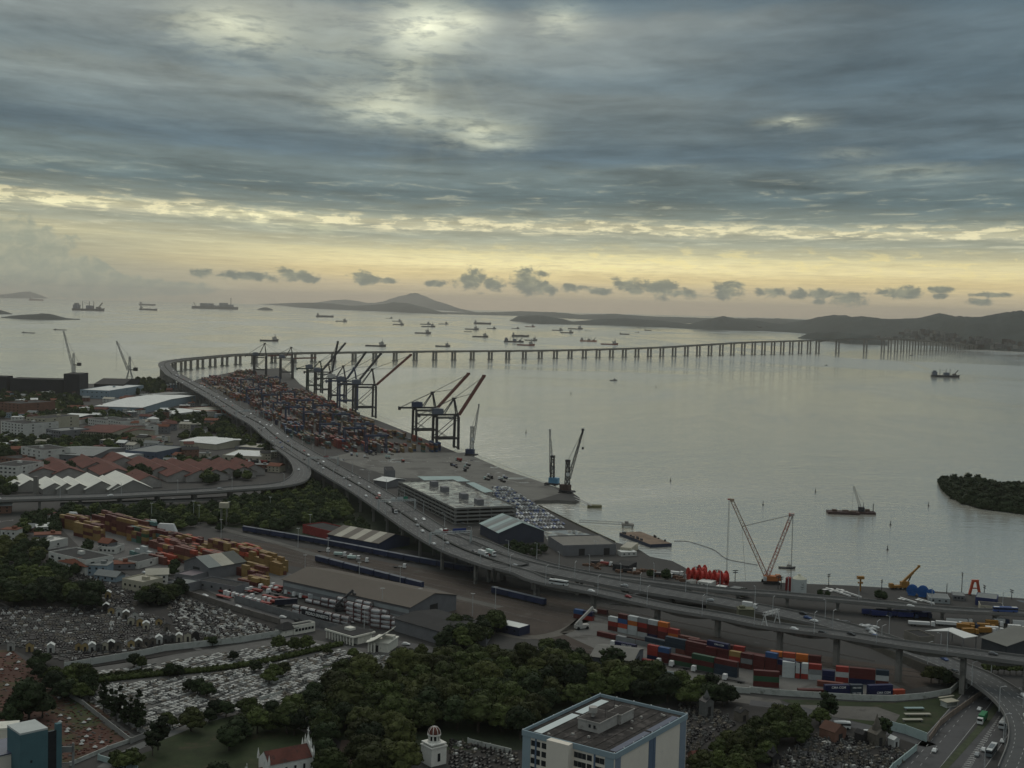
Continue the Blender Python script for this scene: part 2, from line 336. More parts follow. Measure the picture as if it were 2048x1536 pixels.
# ------------------------------------------------------------------ land and far hills
GROUND = M('yard_ground', (.038, .036, .034), .85, .16, .012, dirt_or_glare=((.035, .033, .030), .5, .66, .03), world_tex=True, puddle=(.66, .70, .035))
QUAY = M('quay_wall', (.12, .115, .105), .9, .25, .08)
shore = [(-700, 800), (-60, 775), (60, 770), (200, 767), (330, 764), (372, 766), (402, 757), (430, 751), (480, 741), (560, 736), (578, 744), (600, 768), (640, 793), (700, 823), (757, 841), (850, 878), (935, 914), (1000, 938), (1090, 967), (1146, 986), (1160, 996),
         (1150, 1002), (1118, 1000), (1068, 1001), (1075, 1012), (1120, 1032), (1165, 1054), (1230, 1084), (1275, 1097), (1300, 1113), (1345, 1122), (1368, 1134), (1390, 1150), (1440, 1163), (1520, 1163), (1600, 1167), (1700, 1171), (1800, 1177), (1900, 1185), (2048, 1197), (2300, 1216), (2900, 1260)]
pts = [W(*p, 3.0) for p in shore]
poly = [(-5200, 3000)] + [(p.x, p.y) for p in pts] + [(2600, 200), (2600, -900), (-5200, -900)]
# split sheet: one polygon top + quay skirt
b = MB(); n = len(poly)
b.add([(x, y, 3.0) for x, y in poly], [tuple(range(n))]); 
b.add([(x, y, 3.0) for x, y in poly] + [(x, y, -.9) for x, y in poly], [(i, (i + 1) % n, (i + 1) % n + n, i + n) for i in range(n)], 1)
land = b.build('ground', [GROUND, QUAY]); tag(land, kind='structure')
if land.data.polygons[0].normal.z < 0: land.data.flip_normals()
FOREST = M('far_forest', (.030, .040, .036), .95, .45, .004, world_tex=True)
def interp(pts, x):
    if x <= pts[0][0]: return pts[0][1]
    for (a, b_), (c, d) in zip(pts, pts[1:]):
        if x <= c: return b_ + (d - b_) * (x - a) / (c - a)
    return pts[-1][1]
def hill(name, top, basep, D, mat=FOREST, step=4, rough=.06, seed=0, tagk=True, K=12):
    r_ = random.Random(seed + 99); x0, x1 = top[0][0], top[-1][0]; nx = int((x1 - x0) / step) + 1; vs = []; 
    ph = [r_.uniform(0, 6.28) for _ in range(12)]
    for i in range(nx):
        px = x0 + (x1 - x0) * i / (nx - 1); yb = interp(basep, px); Bp = W(px, yb, 0); dist = Bp.to_2d().length; dr = Bp.to_2d() / dist
        c = at_dist(px, min(interp(top, px), yb - .3), dist + D); hc = max(c.z, 1)
        for k in range(K + 1):
            u = k / K * 2; prof = math.sin(min(u, 1) * math.pi / 2) ** .9 if u <= 1 else math.cos((u - 1) * math.pi / 2)
            nz = 1 + rough * (math.sin(px * .045 + u * 3 + ph[0]) + .8 * math.sin(px * .11 - u * 7 + ph[1]) + .35 * math.sin(px * .31 + u * 13 + ph[2]) + .22 * r_.uniform(-1, 1)) * (1.0 if u < .9 else .25)
            q_ = dr * (dist + D * u); z = max(hc * prof * nz, -.5) if 0 < k < K else -.9
            vs.append((q_.x, q_.y, z))
    fs = [(i * (K + 1) + k, (i + 1) * (K + 1) + k, (i + 1) * (K + 1) + k + 1, i * (K + 1) + k + 1) for i in range(nx - 1) for k in range(K)]
    b = MB(); b.add(vs, fs); o = b.build(name, mat, smooth=True)
    return tag(o, kind='structure') if tagk else o
hill('hills', [(520, 608), (560, 606.5), (600, 605), (650, 606), (700, 611), (740, 610), (790, 605.5), (815, 606), (850, 615), (895, 627)], [(520, 608.6), (560, 611), (600, 615), (640, 618), (740, 622), (895, 629)], 900, seed=1)
hill('hills', [(600, 608), (640, 604), (665, 600), (690, 599), (715, 602), (735, 606), (780, 606)], [(600, 609), (780, 612)], 4000, seed=2)
hill('mountain', [(735, 608), (770, 602), (800, 592), (830, 586), (850, 592), (868, 600), (890, 607), (915, 616), (950, 624)], [(735, 609), (950, 626)], 3000, seed=3)
hill('island', [(-60, 590), (0, 589), (20, 587), (40, 584), (60, 583), (75, 588), (96, 596)], [(-60, 596), (0, 596), (96, 597)], 2500, seed=4)
hill('hills', [(880, 626), (940, 625), (1000, 624), (1040, 622), (1060, 623), (1130, 626), (1160, 629), (1230, 628), (1290, 632), (1400, 636), (1560, 637), (1620, 640)], [(880, 628), (1040, 632), (1230, 642), (1620, 655)], 3500, rough=.1, seed=5)
hill('peninsula', [(1020, 641), (1035, 632), (1055, 630), (1090, 632), (1120, 637), (1145, 643), (1190, 639), (1230, 637), (1280, 638), (1320, 641), (1360, 646), (1400, 651)], [(1020, 642), (1080, 648), (1200, 650), (1280, 653), (1400, 657)], 700, rough=.08, seed=6)
hill('hills', [(1340, 652), (1380, 648), (1410, 640), (1446, 633), (1470, 636), (1500, 639), (1530, 644), (1580, 652), (1640, 660)], [(1340, 656), (1420, 660), (1520, 662), (1640, 668)], 900, rough=.08, seed=7)
hill('hills', [(1540, 652), (1565, 647), (1600, 642), (1640, 634), (1665, 629), (1690, 630), (1702, 634), (1722, 632), (1742, 635), (1762, 638), (1800, 637), (1830, 636), (1850, 632), (1876, 627), (1895, 630), (1912, 634), (1950, 633), (1990, 628), (2008, 624), (2048, 624), (2120, 619), (2300, 622)],
     [(1540, 662), (1620, 668), (1700, 676), (1800, 681), (1880, 686), (1925, 697), (2048, 704), (2300, 712)], 1700, rough=.05, seed=8, step=3, K=20)
hill('island', [(1596, 676), (1610, 669), (1640, 665), (1680, 664), (1720, 668), (1750, 674), (1775, 684)], [(1596, 677), (1640, 680), (1700, 688), (1775, 691)], 260, rough=.12, seed=9)
hill('island', [(2, 635), (25, 631), (60, 629), (85, 627.5), (110, 630), (132, 636), (160, 639)], [(2, 636), (60, 639), (132, 640), (160, 640)], 260, rough=.12, seed=10)
hill('island', [(-30, 618), (0, 620), (15, 624), (25, 628)], [(-30, 628), (25, 629)], 250, rough=.12, seed=11)
hill('island', [(514, 619), (525, 615), (535, 615), (546, 619)], [(514, 620), (546, 621)], 200, rough=.15, seed=12)
# ================================================================== elevated roads and the bridge
def cat(pts, step):
    """Catmull-Rom through pts, resampled every step metres"""
    P_ = [pts[0] * 2 - pts[1]] + pts + [pts[-1] * 2 - pts[-2]]; fine = []
    for i in range(1, len(P_) - 2):
        p0, p1, p2, p3 = P_[i - 1:i + 3]
        for k in range(24):
            t = k / 24
            fine.append(.5 * ((2 * p1) + (p2 - p0) * t + (2 * p0 - 5 * p1 + 4 * p2 - p3) * t * t + (3 * p1 - p0 - 3 * p2 + p3) * t ** 3))
    fine.append(P_[-2]); out = [fine[0]]; acc = 0; tot = sum((b - a).length for a, b in zip(fine, fine[1:]))
    n = max(2, round(tot / step)); st_ = tot / n; nxt = st_
    for a, b in zip(fine, fine[1:]):
        l = (b - a).length
        while acc + l >= nxt - 1e-6 and len(out) < n:
            out.append(a.lerp(b, (nxt - acc) / l)); nxt += st_
        acc += l
    out.append(fine[-1]); return out
def normals(p):
    ns = []
    for i in range(len(p)):
        d = (p[min(i + 1, len(p) - 1)] - p[max(i - 1, 0)]); d.z = 0; d.normalize(); ns.append(Vector((d.y, -d.x, 0)))
    return ns          # pointing right of travel
def offset(p, off):
    return [a + n * (off[i] if hasattr(off, '__len__') else off) for i, (a, n) in enumerate(zip(p, normals(p)))]
def sweep(b, p, prof, mi=0, close=True):
    """prof(i) -> list of (offset, dz), swept along p"""
    ns = normals(p); rings = []; 
    for i, (a, n) in enumerate(zip(p, ns)):
        rings.append([a + n * o + Vector((0, 0, z)) for o, z in (prof(i) if callable(prof) else prof)])
    k = len(rings[0]); vs = [v for r in rings for v in r]
    fs = [(i * k + j, i * k + (j + 1) % k, (i + 1) * k + (j + 1) % k, (i + 1) * k + j) for i in range(len(p) - 1) for j in range(k if close else k - 1)]
    if close: fs += [tuple(range(k))[::-1], tuple(range((len(p) - 1) * k, len(p) * k))]
    return b.add(vs, fs, mi)
ROAD = M('road_asphalt', (.062, .064, .064), .75, .14, .03, world_tex=True, dirt_or_glare=((.040, .041, .041), .5, .7, .09), puddle=(.70, .74, .05))
CONC = M('bridge_concrete', (.20, .19, .17), .85, .16, .05, world_tex=True, dirt_or_glare=((.07, .066, .06), .5, .72, .12))
CONC2 = M('barrier_concrete', (.17, .165, .155), .85, .15, .08, world_tex=True)
MED_DARK = M('median_dark', (.035, .037, .033), .9, .2, .1, world_tex=True)  # even dark tone for the strip between the carriageways
PAINT = M('road_paint', (.30, .30, .29), .7, .3, .3, world_tex=True)
def road_deck(root, p, w, depth=2.2, median=True, lanes=3, gird=None, dash=True, name='deck'):
    """slab + girder, barriers, median and lane lines; w is one number or one per point"""
    wl = w if hasattr(w, '__len__') else [w] * len(p)
    b = MB(); sweep(b, p, lambda i: [(-wl[i] / 2, -.5), (-wl[i] / 2, 0), (wl[i] / 2, 0), (wl[i] / 2, -.5)])
    o = b.build(name, ROAD, root)
    b = MB(); sweep(b, p, lambda i: [(-wl[i] * .30, -.52), (wl[i] * .30, -.52), (wl[i] * .24, -(gird(i) if gird else depth)), (-wl[i] * .24, -(gird(i) if gird else depth))]); b.build('girder', CONC, root)
    for s_ in (-1, 1):
        b = MB(); sweep(b, p, lambda i: [(s_ * (wl[i] / 2 - .02), -.9), (s_ * (wl[i] / 2 - .02), .95), (s_ * (wl[i] / 2 + .38), .95), (s_ * (wl[i] / 2 + .38), -.9)][::s_]); b.build('barrier', CONC2, root)
    if median:
        b = MB(); sweep(b, p, [(-.7, .01), (-.7, .95), (.7, .95), (.7, .01)]); b.build('median', MED_DARK, root)
    if dash:
        b = MB(); offs = []
        if median:
            half = wl[0] / 2
            for k in range(1, lanes): offs += [k * (half - 1) / lanes + .7, -(k * (half - 1) / lanes + .7)]
        else: offs = [(-.5 + k / lanes) * (wl[0] - 1) for k in range(1, lanes)]
        for of in offs:
            q = offset(p, of)
            for i in range(0, len(q) - 1):
                a, c = q[i], q[i].lerp(q[i + 1], .45); n_ = (q[i + 1] - q[i]); n_.z = 0; n_ = Vector((n_.y, -n_.x, 0)).normalized() * .12; e = Vector((0, 0, .02))
                b.add([a - n_ + e, a + n_ + e, c + n_ + e, c - n_ + e], [(0, 1, 2, 3)])
        b.build('lane_marking', PAINT, root)['kind'] = 'stuff'
    return o
def pier(root, p, d, h0, h1, wid, cols=2, cw=2.2, cl=2.2, gap=10, cap=True, pile=0):
    """columns under a point p of the deck; d = unit along the road"""
    n = Vector((d.y, -d.x, 0)); rz = math.atan2(d.y, d.x); b = MB()
    for c in range(cols):
        q = p + n * ((c - (cols - 1) / 2) * gap)
        b.box(q.x, q.y, h0, cl, cw, h1 - h0, rz)
        if pile: b.box(q.x, q.y, h0 - 1, pile, pile, 3.2, rz)
    if pile: b.box(p.x, p.y, h0 - 1, 2.5, gap, 2.4, rz)
    if cap: b.box(p.x, p.y, h1 - 1.3, cl + .6, wid, 1.3, rz)
    return b.build('pier', CONC, root)
# the bridge over the bay
bo = [Vector(v) for v in [(-704, 2530, 26.5), (-823, 2904, 28), (-840, 3100, 28), (-820, 3277, 28), (-767, 3512, 28.5), (-640, 3710, 28.5), (-504, 3865, 28.6), (-270, 4079, 30), (-3, 4322, 30.2), (228, 4560, 31), (541, 4900, 36),
                         (769, 5130, 45.7), (1014, 5380, 56), (1250, 5640, 60), (1449, 5860, 64), (1620, 6060, 67.5), (1787, 6250, 69), (1985, 6480, 66), (2180, 6720, 57), (2380, 6950, 45), (2576, 7180, 34), (2800, 7480, 22), (2990, 7790, 12), (3100, 8060, 9)]]
BR = offset(cat(bo, 20), 13.5)
br = thing('bridge', 'long concrete road bridge on twin piers sweeping across the bay', 'bridge', (0, 0, 0))
slen = [0]
for a, c in zip(BR, BR[1:]): slen.append(slen[-1] + (c - a).length)
imain = min(range(len(BR)), key=lambda i: abs(BR[i].x - 1640) if BR[i].y > 5000 else 9e9); smain = slen[imain]
pier_s = []
s_ = smain - 330
while s_ > 60: pier_s.append(s_); s_ -= 80
pier_s += [smain - 130, smain + 160, smain + 360]
s_ = smain + 440
while s_ < slen[-1]: pier_s.append(s_); s_ += 80
pier_s.sort()
def gird(i):
    s = slen[i]; ab = [q for q in pier_s]; k = max([q for q in ab if q <= s], default=s - 40); e = min([q for q in ab if q > s], default=s + 40)
    t = (s - k) / max(e - k, 1); big = (e - k) > 150
    return (4.6 + (7 if big else 1.6) * abs(2 * t - 1) ** 2)
road_deck(br, BR, 27, gird=gird, dash=False)
for s in pier_s:
    i = min(range(len(slen)), key=lambda k: abs(slen[k] - s)); d = (BR[min(i + 1, len(BR) - 1)] - BR[max(i - 1, 0)]); d.z = 0; d.normalize()
    if BR[i].z < 10: continue
    big = abs(s - smain) < 400
    pier(br, BR[i], d, -.5, BR[i].z - gird(i) + .3, 20, 2, 5.5, 6.5 if big else 5.2, 14.5, cap=False, pile=8.5)
for i in range(4, len(BR) - 40, 9):       # overhead signs and a few vehicles show on the skyline
    pass
# elevated highway over the port side
near = [(317, 727, 28), (330, 748, 27), (400, 788, 24), (462, 828, 20), (500, 850, 18), (535, 880, 18), (617, 932, 18), (700, 982, 18), (762, 1025, 18), (812, 1060, 18), (874, 1097, 18), (937, 1122, 18), (985, 1138, 17.5)]
hp = [Vector((-640, 2330, 25.5)) if 0 else W(*p) for p in near]
hp = [Vector((-704, 2530, 26.5))] + hp[2:]
HW = offset(cat(hp, 12), -15)
HW = [v for v in HW]
hw = thing('elevated_highway', 'wide two way elevated highway running from the port down to the bridge', 'highway')
road_deck(hw, HW, 30, depth=2.6, lanes=4)
for i in range(3, len(HW) - 1, 4):
    d = HW[i + 1] - HW[i]; d.z = 0; d.normalize(); pier(hw, HW[i], d, 2.5, HW[i].z - .7, 27, 3, 1.8, 1.8, 10.5)
# near viaduct (branch on haunched girders)
an = [(960, 1130.5, 17.7), (1022, 1146, 17), (1069, 1164, 16.5), (1184, 1187, 15), (1319, 1217, 14.5), (1436, 1237, 15), (1536, 1256, 17), (1673, 1274, 19.5), (1798, 1294, 22), (1911, 1309, 23), (2048, 1327, 24), (2250, 1350, 25)]
AV = offset(cat([W(*p) for p in an], 3.2), -6.3)
av = thing('viaduct', 'curved two lane viaduct on tall piers above the container yard', 'viaduct')
apx = [1075, 1188, 1319, 1436, 1565, 1680, 1798, 1922, 2050]
def to_px(v):
    d = Vector(v) - Vector((0, 0, CAMZ)); x_, y_, z_ = d.dot(cx_), d.dot(cy_), d.dot(FW); return CX + F * x_ / z_, CY - F * y_ / z_
api = [min(range(len(AV)), key=lambda k: abs(to_px(offset(AV, 6.3)[k] if 0 else AV[k])[0] - x)) for x in apx]
def agird(i):
    k = max([q for q in api if q <= i], default=0); e = min([q for q in api if q > i], default=len(AV)); t = (i - k) / max(e - k, 1)
    return 1.5 + 2.0 * (1 - math.sin(math.pi * t)) if 0 else 1.5 + 2.1 * math.sin(math.pi * t) * 1.0
road_deck(av, AV, 12, median=False, lanes=2, gird=agird)
for i in api:
    d = AV[min(i + 1, len(AV) - 1)] - AV[i - 1]; d.z = 0; d.normalize(); pier(av, AV[i], d, 2.5, AV[i].z - .8, 9.5, 1, 3.0, 2.4, 0)
# main carriageway coming down to grade, then over the avenue
bn_ = [(975, 1112, 17.4), (1040, 1129, 16.5), (1110, 1144, 15), (1225, 1166, 12), (1315, 1182, 10), (1429, 1201, 8), (1580, 1230, 6), (1691, 1256, 5.5), (1770, 1281, 6), (1837, 1306, 7), (1900, 1330, 8.5), (1952, 1352, 9.5), (2000, 1380, 10), (2036, 1412, 10), (2058, 1450, 10), (2060, 1492, 10), (2042, 1545, 10)]
BV = cat([W(*p) for p in bn_], 6)
bw = [max(16, 21 - .06 * i) for i in range(len(BV))]
bv = thing('ramp_road', 'busy main road descending beside the viaduct then curving over the avenue', 'road')
road_deck(bv, BV, bw, depth=1.6, median=False, lanes=5)
for i in range(2, len(BV) - 1, 5):
    d = BV[i + 1] - BV[i]; d.z = 0; d.normalize()
    if 8 > BV[i].z: continue
    if to_px(BV[i])[0] > 1925 and to_px(BV[i])[0] < 2020 and to_px(BV[i])[1] < 1395: continue
    pier(bv, BV[i], d, 2.5, BV[i].z - .8, bw[i] * .7, 2, 1.6, 1.6, 9)
# embankment where it is at grade
b = MB(); q = [v for v in BV if v.z < 8.3]; sweep(b, q, lambda i: [(-10.2, -.6), (10.2, -.6), (11.5, 2.6 - q[i].z), (-11.5, 2.6 - q[i].z)]); tag(b.build('embankment', M('soil', (.06, .055, .045), .95, .3, .1, world_tex=True)), kind='structure')
# far ramp by the water
cn = [(905, 1067, 18), (960, 1083, 17.8), (1030, 1111, 16.5), (1141, 1141, 13.5), (1299, 1163, 11), (1471, 1183, 10), (1536, 1187, 10), (1711, 1202, 10), (1911, 1220, 10), (2048, 1226, 10), (2250, 1240, 10)]
CV = cat([W(*p) for p in cn], 6); cv = thing('flyover', 'straight narrow flyover between the main road and the waterfront yard', 'flyover')
road_deck(cv, CV, 9.5, depth=1.7, median=False, lanes=2)
for i in range(14, len(CV) - 1, 5):
    d = CV[i + 1] - CV[i]; d.z = 0; d.normalize(); pier(cv, CV[i], d, 2.5, CV[i].z - .8, 7.5, 1, 2.2, 1.8, 0)
# left ramp
dn = [(556, 893, 18), (585, 915, 17.6), (600, 932, 17), (603, 948, 16), (588, 963, 15.5), (552, 971, 15), (512, 974.5, 15), (400, 982, 14), (300, 987, 14), (200, 992, 14), (0, 998, 14), (-220, 1005, 14)]
DV = cat([W(*p) for p in dn], 8); dw = [min(21, 12 + max(0, i - 12) * .35) for i in range(len(DV))]
dv = thing('loop_ramp', 'long curved ramp leaving the elevated highway towards the old red roofs', 'ramp')
road_deck(dv, DV, dw, depth=2.6, median=False, lanes=3)
for i in range(2, len(DV) - 1, 4):
    d = DV[i + 1] - DV[i]; d.z = 0; d.normalize(); pier(dv, DV[i], d, 2.5, DV[i].z - .8, dw[i] * .8, 2 if dw[i] > 15 else 1, 2.2, 2.0, dw[i] * .5)
d2 = [(120, 1009, 8), (200, 1007, 8), (300, 1003, 8), (400, 999, 7), (470, 995, 6)]
D2 = cat([W(*p) for p in d2], 10); d2o = thing('slip_road', 'low concrete slip road tucked under the long curved ramp', 'road'); road_deck(d2o, D2, 9, depth=1.2, median=False, lanes=2, dash=False)
for i in range(1, len(D2) - 1, 4):
    d = D2[i + 1] - D2[i]; d.z = 0; d.normalize(); pier(d2o, D2[i], d, 2.5, D2[i].z - .6, 6, 1, 1.5, 1.5, 0)
# avenue on the ground bottom right and smaller streets
AVE = M('avenue_asphalt', (.060, .059, .061), .75, .15, .04, world_tex=True, dirt_or_glare=((.035, .035, .035), .5, .7, .12))
PAVE = M('pavement', (.10, .095, .088), .9, .2, .1, world_tex=True)
def road(name, pts, w, mat=AVE, z=3.06, step=8, **k):
    p = cat([W(*q, z) for q in pts], step); b = MB(); wl = w if callable(w) else (lambda i: w); sweep(b, p, lambda i: [(-wl(i) / 2, 0), (wl(i) / 2, 0)], close=False)
    o = b.build(name, mat)
    if o.data.polygons[0].normal.z < 0: o.data.flip_normals()
    return tag(o, kind='structure'), p
_, AVP = road('road', [(1985, 1362), (1955, 1395), (1905, 1455), (1850, 1520), (1790, 1590)], 15)
_, AVQ = road('road', [(2040, 1375), (2030, 1400), (2003, 1440), (1975, 1480), (1925, 1545), (1880, 1600)], 13)
b = MB()      # hatched median between the carriageways
for i in range(26):
    t = i / 25; px, py = 2000 + (1935 - 2000) * t, 1434 + (1536 - 1434) * t; a = W(px - 4 - t * 9, py, 3.10); c = W(px + 1 + t * 7, py - 3, 3.10); e = (W(px, py + 1.2, 3.1) - W(px, py, 3.1))
    b.add([a, c, c + e, a + e], [(0, 1, 2, 3)])
for P_, of in ((AVP, 0), (AVP, 7.1), (AVP, -7.1), (AVP, 3.6), (AVQ, 6.1), (AVQ, -6.1), (AVQ, 0)):
    q = offset([v + Vector((0, 0, .04)) for v in P_], of)
    for i in range(len(q) - 1):
        a, c = q[i], q[i].lerp(q[i + 1], 1.0 if abs(of) > 5 else .4); n_ = Vector(((q[i + 1] - q[i]).y, -(q[i + 1] - q[i]).x, 0)).normalized() * .11; b.add([a - n_, a + n_, c + n_, c - n_], [(0, 1, 2, 3)])
tag(b.build('road_markings', PAINT), kind='structure')
# kerb island between carriageways
_, _x = road('verge', [(2000, 1400), (1975, 1438), (1930, 1490), (1875, 1550)], 3.0, M('verge_grass', (.045, .055, .028), .95, .4, .3, world_tex=True), z=3.15)
_, ST1 = road('street', [(60, 1060), (100, 1083), (160, 1112), (230, 1146), (300, 1170), (400, 1192), (512, 1222), (590, 1247), (680, 1262), (780, 1283), (890, 1305), (980, 1330), (1100, 1352)], 9)
_, ST2 = road('street', [(1500, 1405), (1600, 1418), (1660, 1440), (1720, 1452), (1800, 1470), (1860, 1492)], 8)
_, ST3 = road('street', [(1180, 1230), (1130, 1262), (1060, 1275), (985, 1262), (900, 1250)], 8, M('gravel_track', (.11, .10, .085), .95, .2, .1, world_tex=True))
_, ST4 = road('street', [(330, 1030), (420, 1052), (540, 1082), (640, 1112), (760, 1148), (900, 1190), (1000, 1215)], 7, M('gravel_track2', (.10, .095, .085), .95, .2, .1, world_tex=True))
_, ST5 = road('street', [(1930, 1560), (1700, 1535), (1600, 1500)], 8)
# lamp posts
GALV = M('galvanised_steel', (.48, .49, .48), .5, .15, .4, metal=.3)
def lamp_proto(h, arm, two=False):
    t = thing('street_lamp', 'tall grey street lamp', 'street lamp')
    MB().cyl((0, 0, 0), (0, 0, h), .22, .14, 6).beam((0, 0, h - .1), (arm, 0, h + .5), .16).build('pole', GALV, t)
    b = MB().box(arm + .3, 0, h + .42, 1.0, .35, .18); b.build('lamp_head', M('lamp_head', (.45, .46, .46), .4), t)
    if two: MB().beam((0, 0, h - .1), (-arm, 0, h + .5), .09).box(-arm - .3, 0, h + .42, 1.0, .35, .18).build('lamp_head', _M['lamp_head'], t)
    return t
LP1 = lamp_proto(11, 1.8); LP2 = lamp_proto(12, 2.0, True); used = set(); NL_ = {}
def lamp(proto, p, rz, label, group):
    if id(proto) in used: o = dup(proto, p, rz, label, group)
    else: used.add(id(proto)); proto.location = p; proto.rotation_euler.z = rz; proto['label'] = label; proto['group'] = group; o = proto
    return o
def lamps_along(P_, off, every, side, what, group, start=0, proto=LP1, tmax=None):
    q = offset(P_, off); k = 0
    for i in range(start, len(q), every):
        x, y = to_px(q[i])
        if not (-20 < x < 2070 and y < 1560): continue
        d = P_[min(i + 1, len(P_) - 1)] - P_[max(i - 1, 0)]; rz = math.atan2(d.y, d.x) + (math.pi / 2 if off < 0 else -math.pi / 2)
        rz += math.pi if side < 0 else 0
        if side: rz = math.atan2(d.y, d.x) + (math.pi / 2 if off > 0 else -math.pi / 2)
        k += 1; lamp(proto, q[i], rz, '%s lamp post %s' % (ordn(k - 1), what), group)
lamps_along(HW[40:], 15.2, 4, 1, 'on the near edge of the elevated highway, from the bridge end', 'lamp posts on the elevated highway')
lamps_along(HW[20:], -15.2, 5, 1, 'on the water edge of the elevated highway, from the bridge end', 'lamp posts on the elevated highway')
lamps_along(AV, 6.3, 11, 1, 'on the near edge of the curved viaduct, counted from the highway fork', 'lamp posts on the viaduct', 8)
lamps_along(BV, 10.2, 7, 1, 'on the near side of the descending main road, from the fork', 'lamp posts on the main road', 12)
lamps_along(BV, -9.4, 7, 1, 'on the far side of the descending main road, from the fork', 'lamp posts on the main road', 9)
lamps_along(CV, -4.9, 7, 1, 'on the waterside edge of the narrow flyover, from the highway fork', 'lamp posts on the flyover', 16)
lamps_along(DV, -7, 6, 1, 'on the long curved ramp, counted from the highway fork', 'lamp posts on the loop ramp', 6)
lamps_along(AVQ, -8.5, 5, 1, 'beside the lower avenue, counted from the underpass', 'lamp posts on the avenue', 2)
# sign gantries
SIGNG = M('sign_green', (.02, .16, .10), .5, .1); SIGNB = M('sign_blue', (.02, .04, .16), .5, .1); SIGNW = M('sign_white', (.55, .55, .52), .5, .1); SIGNR = M('sign_red', (.20, .03, .03), .5, .1); WGAL = M('painted_truss', (.42, .44, .43), .5, .15, .5)
def gantry(a, c, h, boards, label):
    """a, c are the feet on the deck"""
    mid = (a + c) / 2; d = c - a; w = Vector((d.x, d.y)).length; t = thing('sign_gantry', label, 'sign gantry', (mid.x, mid.y, min(a.z, c.z)), math.atan2(d.y, d.x), 'sign gantries over the roads')
    for s in (-1, 1): MB().lattice((s * w / 2, 0, 0), (s * w / 2, 0, h), 1.1, .9, 6, .3).build('post', WGAL, t)
    MB().lattice((-w / 2, 0, h - .6), (w / 2, 0, h - .6), 1.3, 1.3, max(8, int(w / 1.6)), .26).build('crossbeam', WGAL, t)
    for x, bw_, bh, mt in boards:
        o = MB().box(x * w, .8, h - .8, bw_, .15, bh).build('sign_board', mt, t)
        b = MB()
        for j in range(2): b.box(x * w, .90, h - .8 + bh * (.28 + .38 * j), bw_ * (.7 - .2 * j), .04, bh * .12)
        b.build('lettering', SIGNW if mt is not SIGNW else _M['yard_ground'], o)
def at_w(P_, px, off):
    i = min(range(len(P_)), key=lambda k: abs(to_px(P_[k])[0] - px) + (0 if to_px(P_[k])[1] > 700 else 999)); return offset(P_, off)[i]
for px, bs, lb in [(905, [(-.30, 5, 2.4, SIGNW), (-.12, 4, 2.4, SIGNR), (.22, 10, 2.6, SIGNB)], 'truss sign gantry with blue and cream boards over the highway, nearest the fork'),
                   (797, [(-.10, 3.6, 2.6, SIGNW), (.10, 6, 2.8, WGAL), (.24, 3.6, 3.0, SIGNG)], 'truss sign gantry with white and green boards over the highway'),
                   (645, [(.10, 5, 2, SIGNR)], 'truss sign gantry with one small red board over the highway'),
                   (492, [(.0, 9, 2.4, WGAL)], 'pale truss sign gantry over the highway, farthest from the camera')]:
    gantry(at_w(HW, px, 15.0), at_w(HW, px, -15.0), 8.5, bs, lb)
i = min(range(len(AV)), key=lambda k: abs(to_px(AV[k])[0] - 1542)); d = (AV[i + 1] - AV[i]).normalized()
gn = thing('sign_gantry', 'white A-frame sign gantry straddling the curved viaduct', 'sign gantry', AV[i], math.atan2(d.y, d.x) + math.pi / 2, 'sign gantries over the roads')
for s in (-1, 1): MB().beam((s * 6.1, -1.9, 0), (s * 6.1, 0, 7), .3).beam((s * 6.1, 1.9, 0), (s * 6.1, 0, 7), .3).beam((s * 6.1, -1.1, 3), (s * 6.1, 1.1, 3), .2).build('post', M('white_steel', (.6, .6, .58), .5, .1), gn)
MB().lattice((-7, 0, 7.2), (7, 0, 7.2), 1.5, 1.5, 9, .16).build('crossbeam', _M['white_steel'], gn)
# ================================================================== cranes, ships and things on the water
STEEL_D = M('crane_dark_steel', (.035, .034, .036), .6, .2, .1, rnd=.15); STEEL_B = M('crane_blue_steel', (.028, .042, .085), .6, .2, .1); BOOMR = M('boom_rust_red', (.12, .045, .035), .7, .2, .1)
CABW = M('cabin_white', (.45, .46, .45), .6, .15, .3); STEEL_G = M('crane_green_steel', (.025, .045, .035), .6, .2, .1); STEEL_Y = M('crane_yellow', (.28, .14, .03), .6, .2, .2); STEEL_W = M('crane_pale_steel', (.38, .37, .34), .6, .2, .2)
MACH = M('machine_house', (.085, .10, .13), .6, .2, .2); GLASS = M('dark_glass', (.012, .014, .016), .15, .1, spec=.6); RUBBER = M('rubber', (.015, .015, .015), .9, .1); HOUSE_G = M('deck_green', (.05, .08, .06), .7, .2, .2)
q0, q1 = W(640, 793, 3), W(1090, 967, 3); QD = (q1 - q0); QD.z = 0; QD.normalize(); QN = Vector((-QD.y, QD.x, 0)); QRZ = math.atan2(QN.y, QN.x)   # QD along the quay towards the camera, QN out over the water
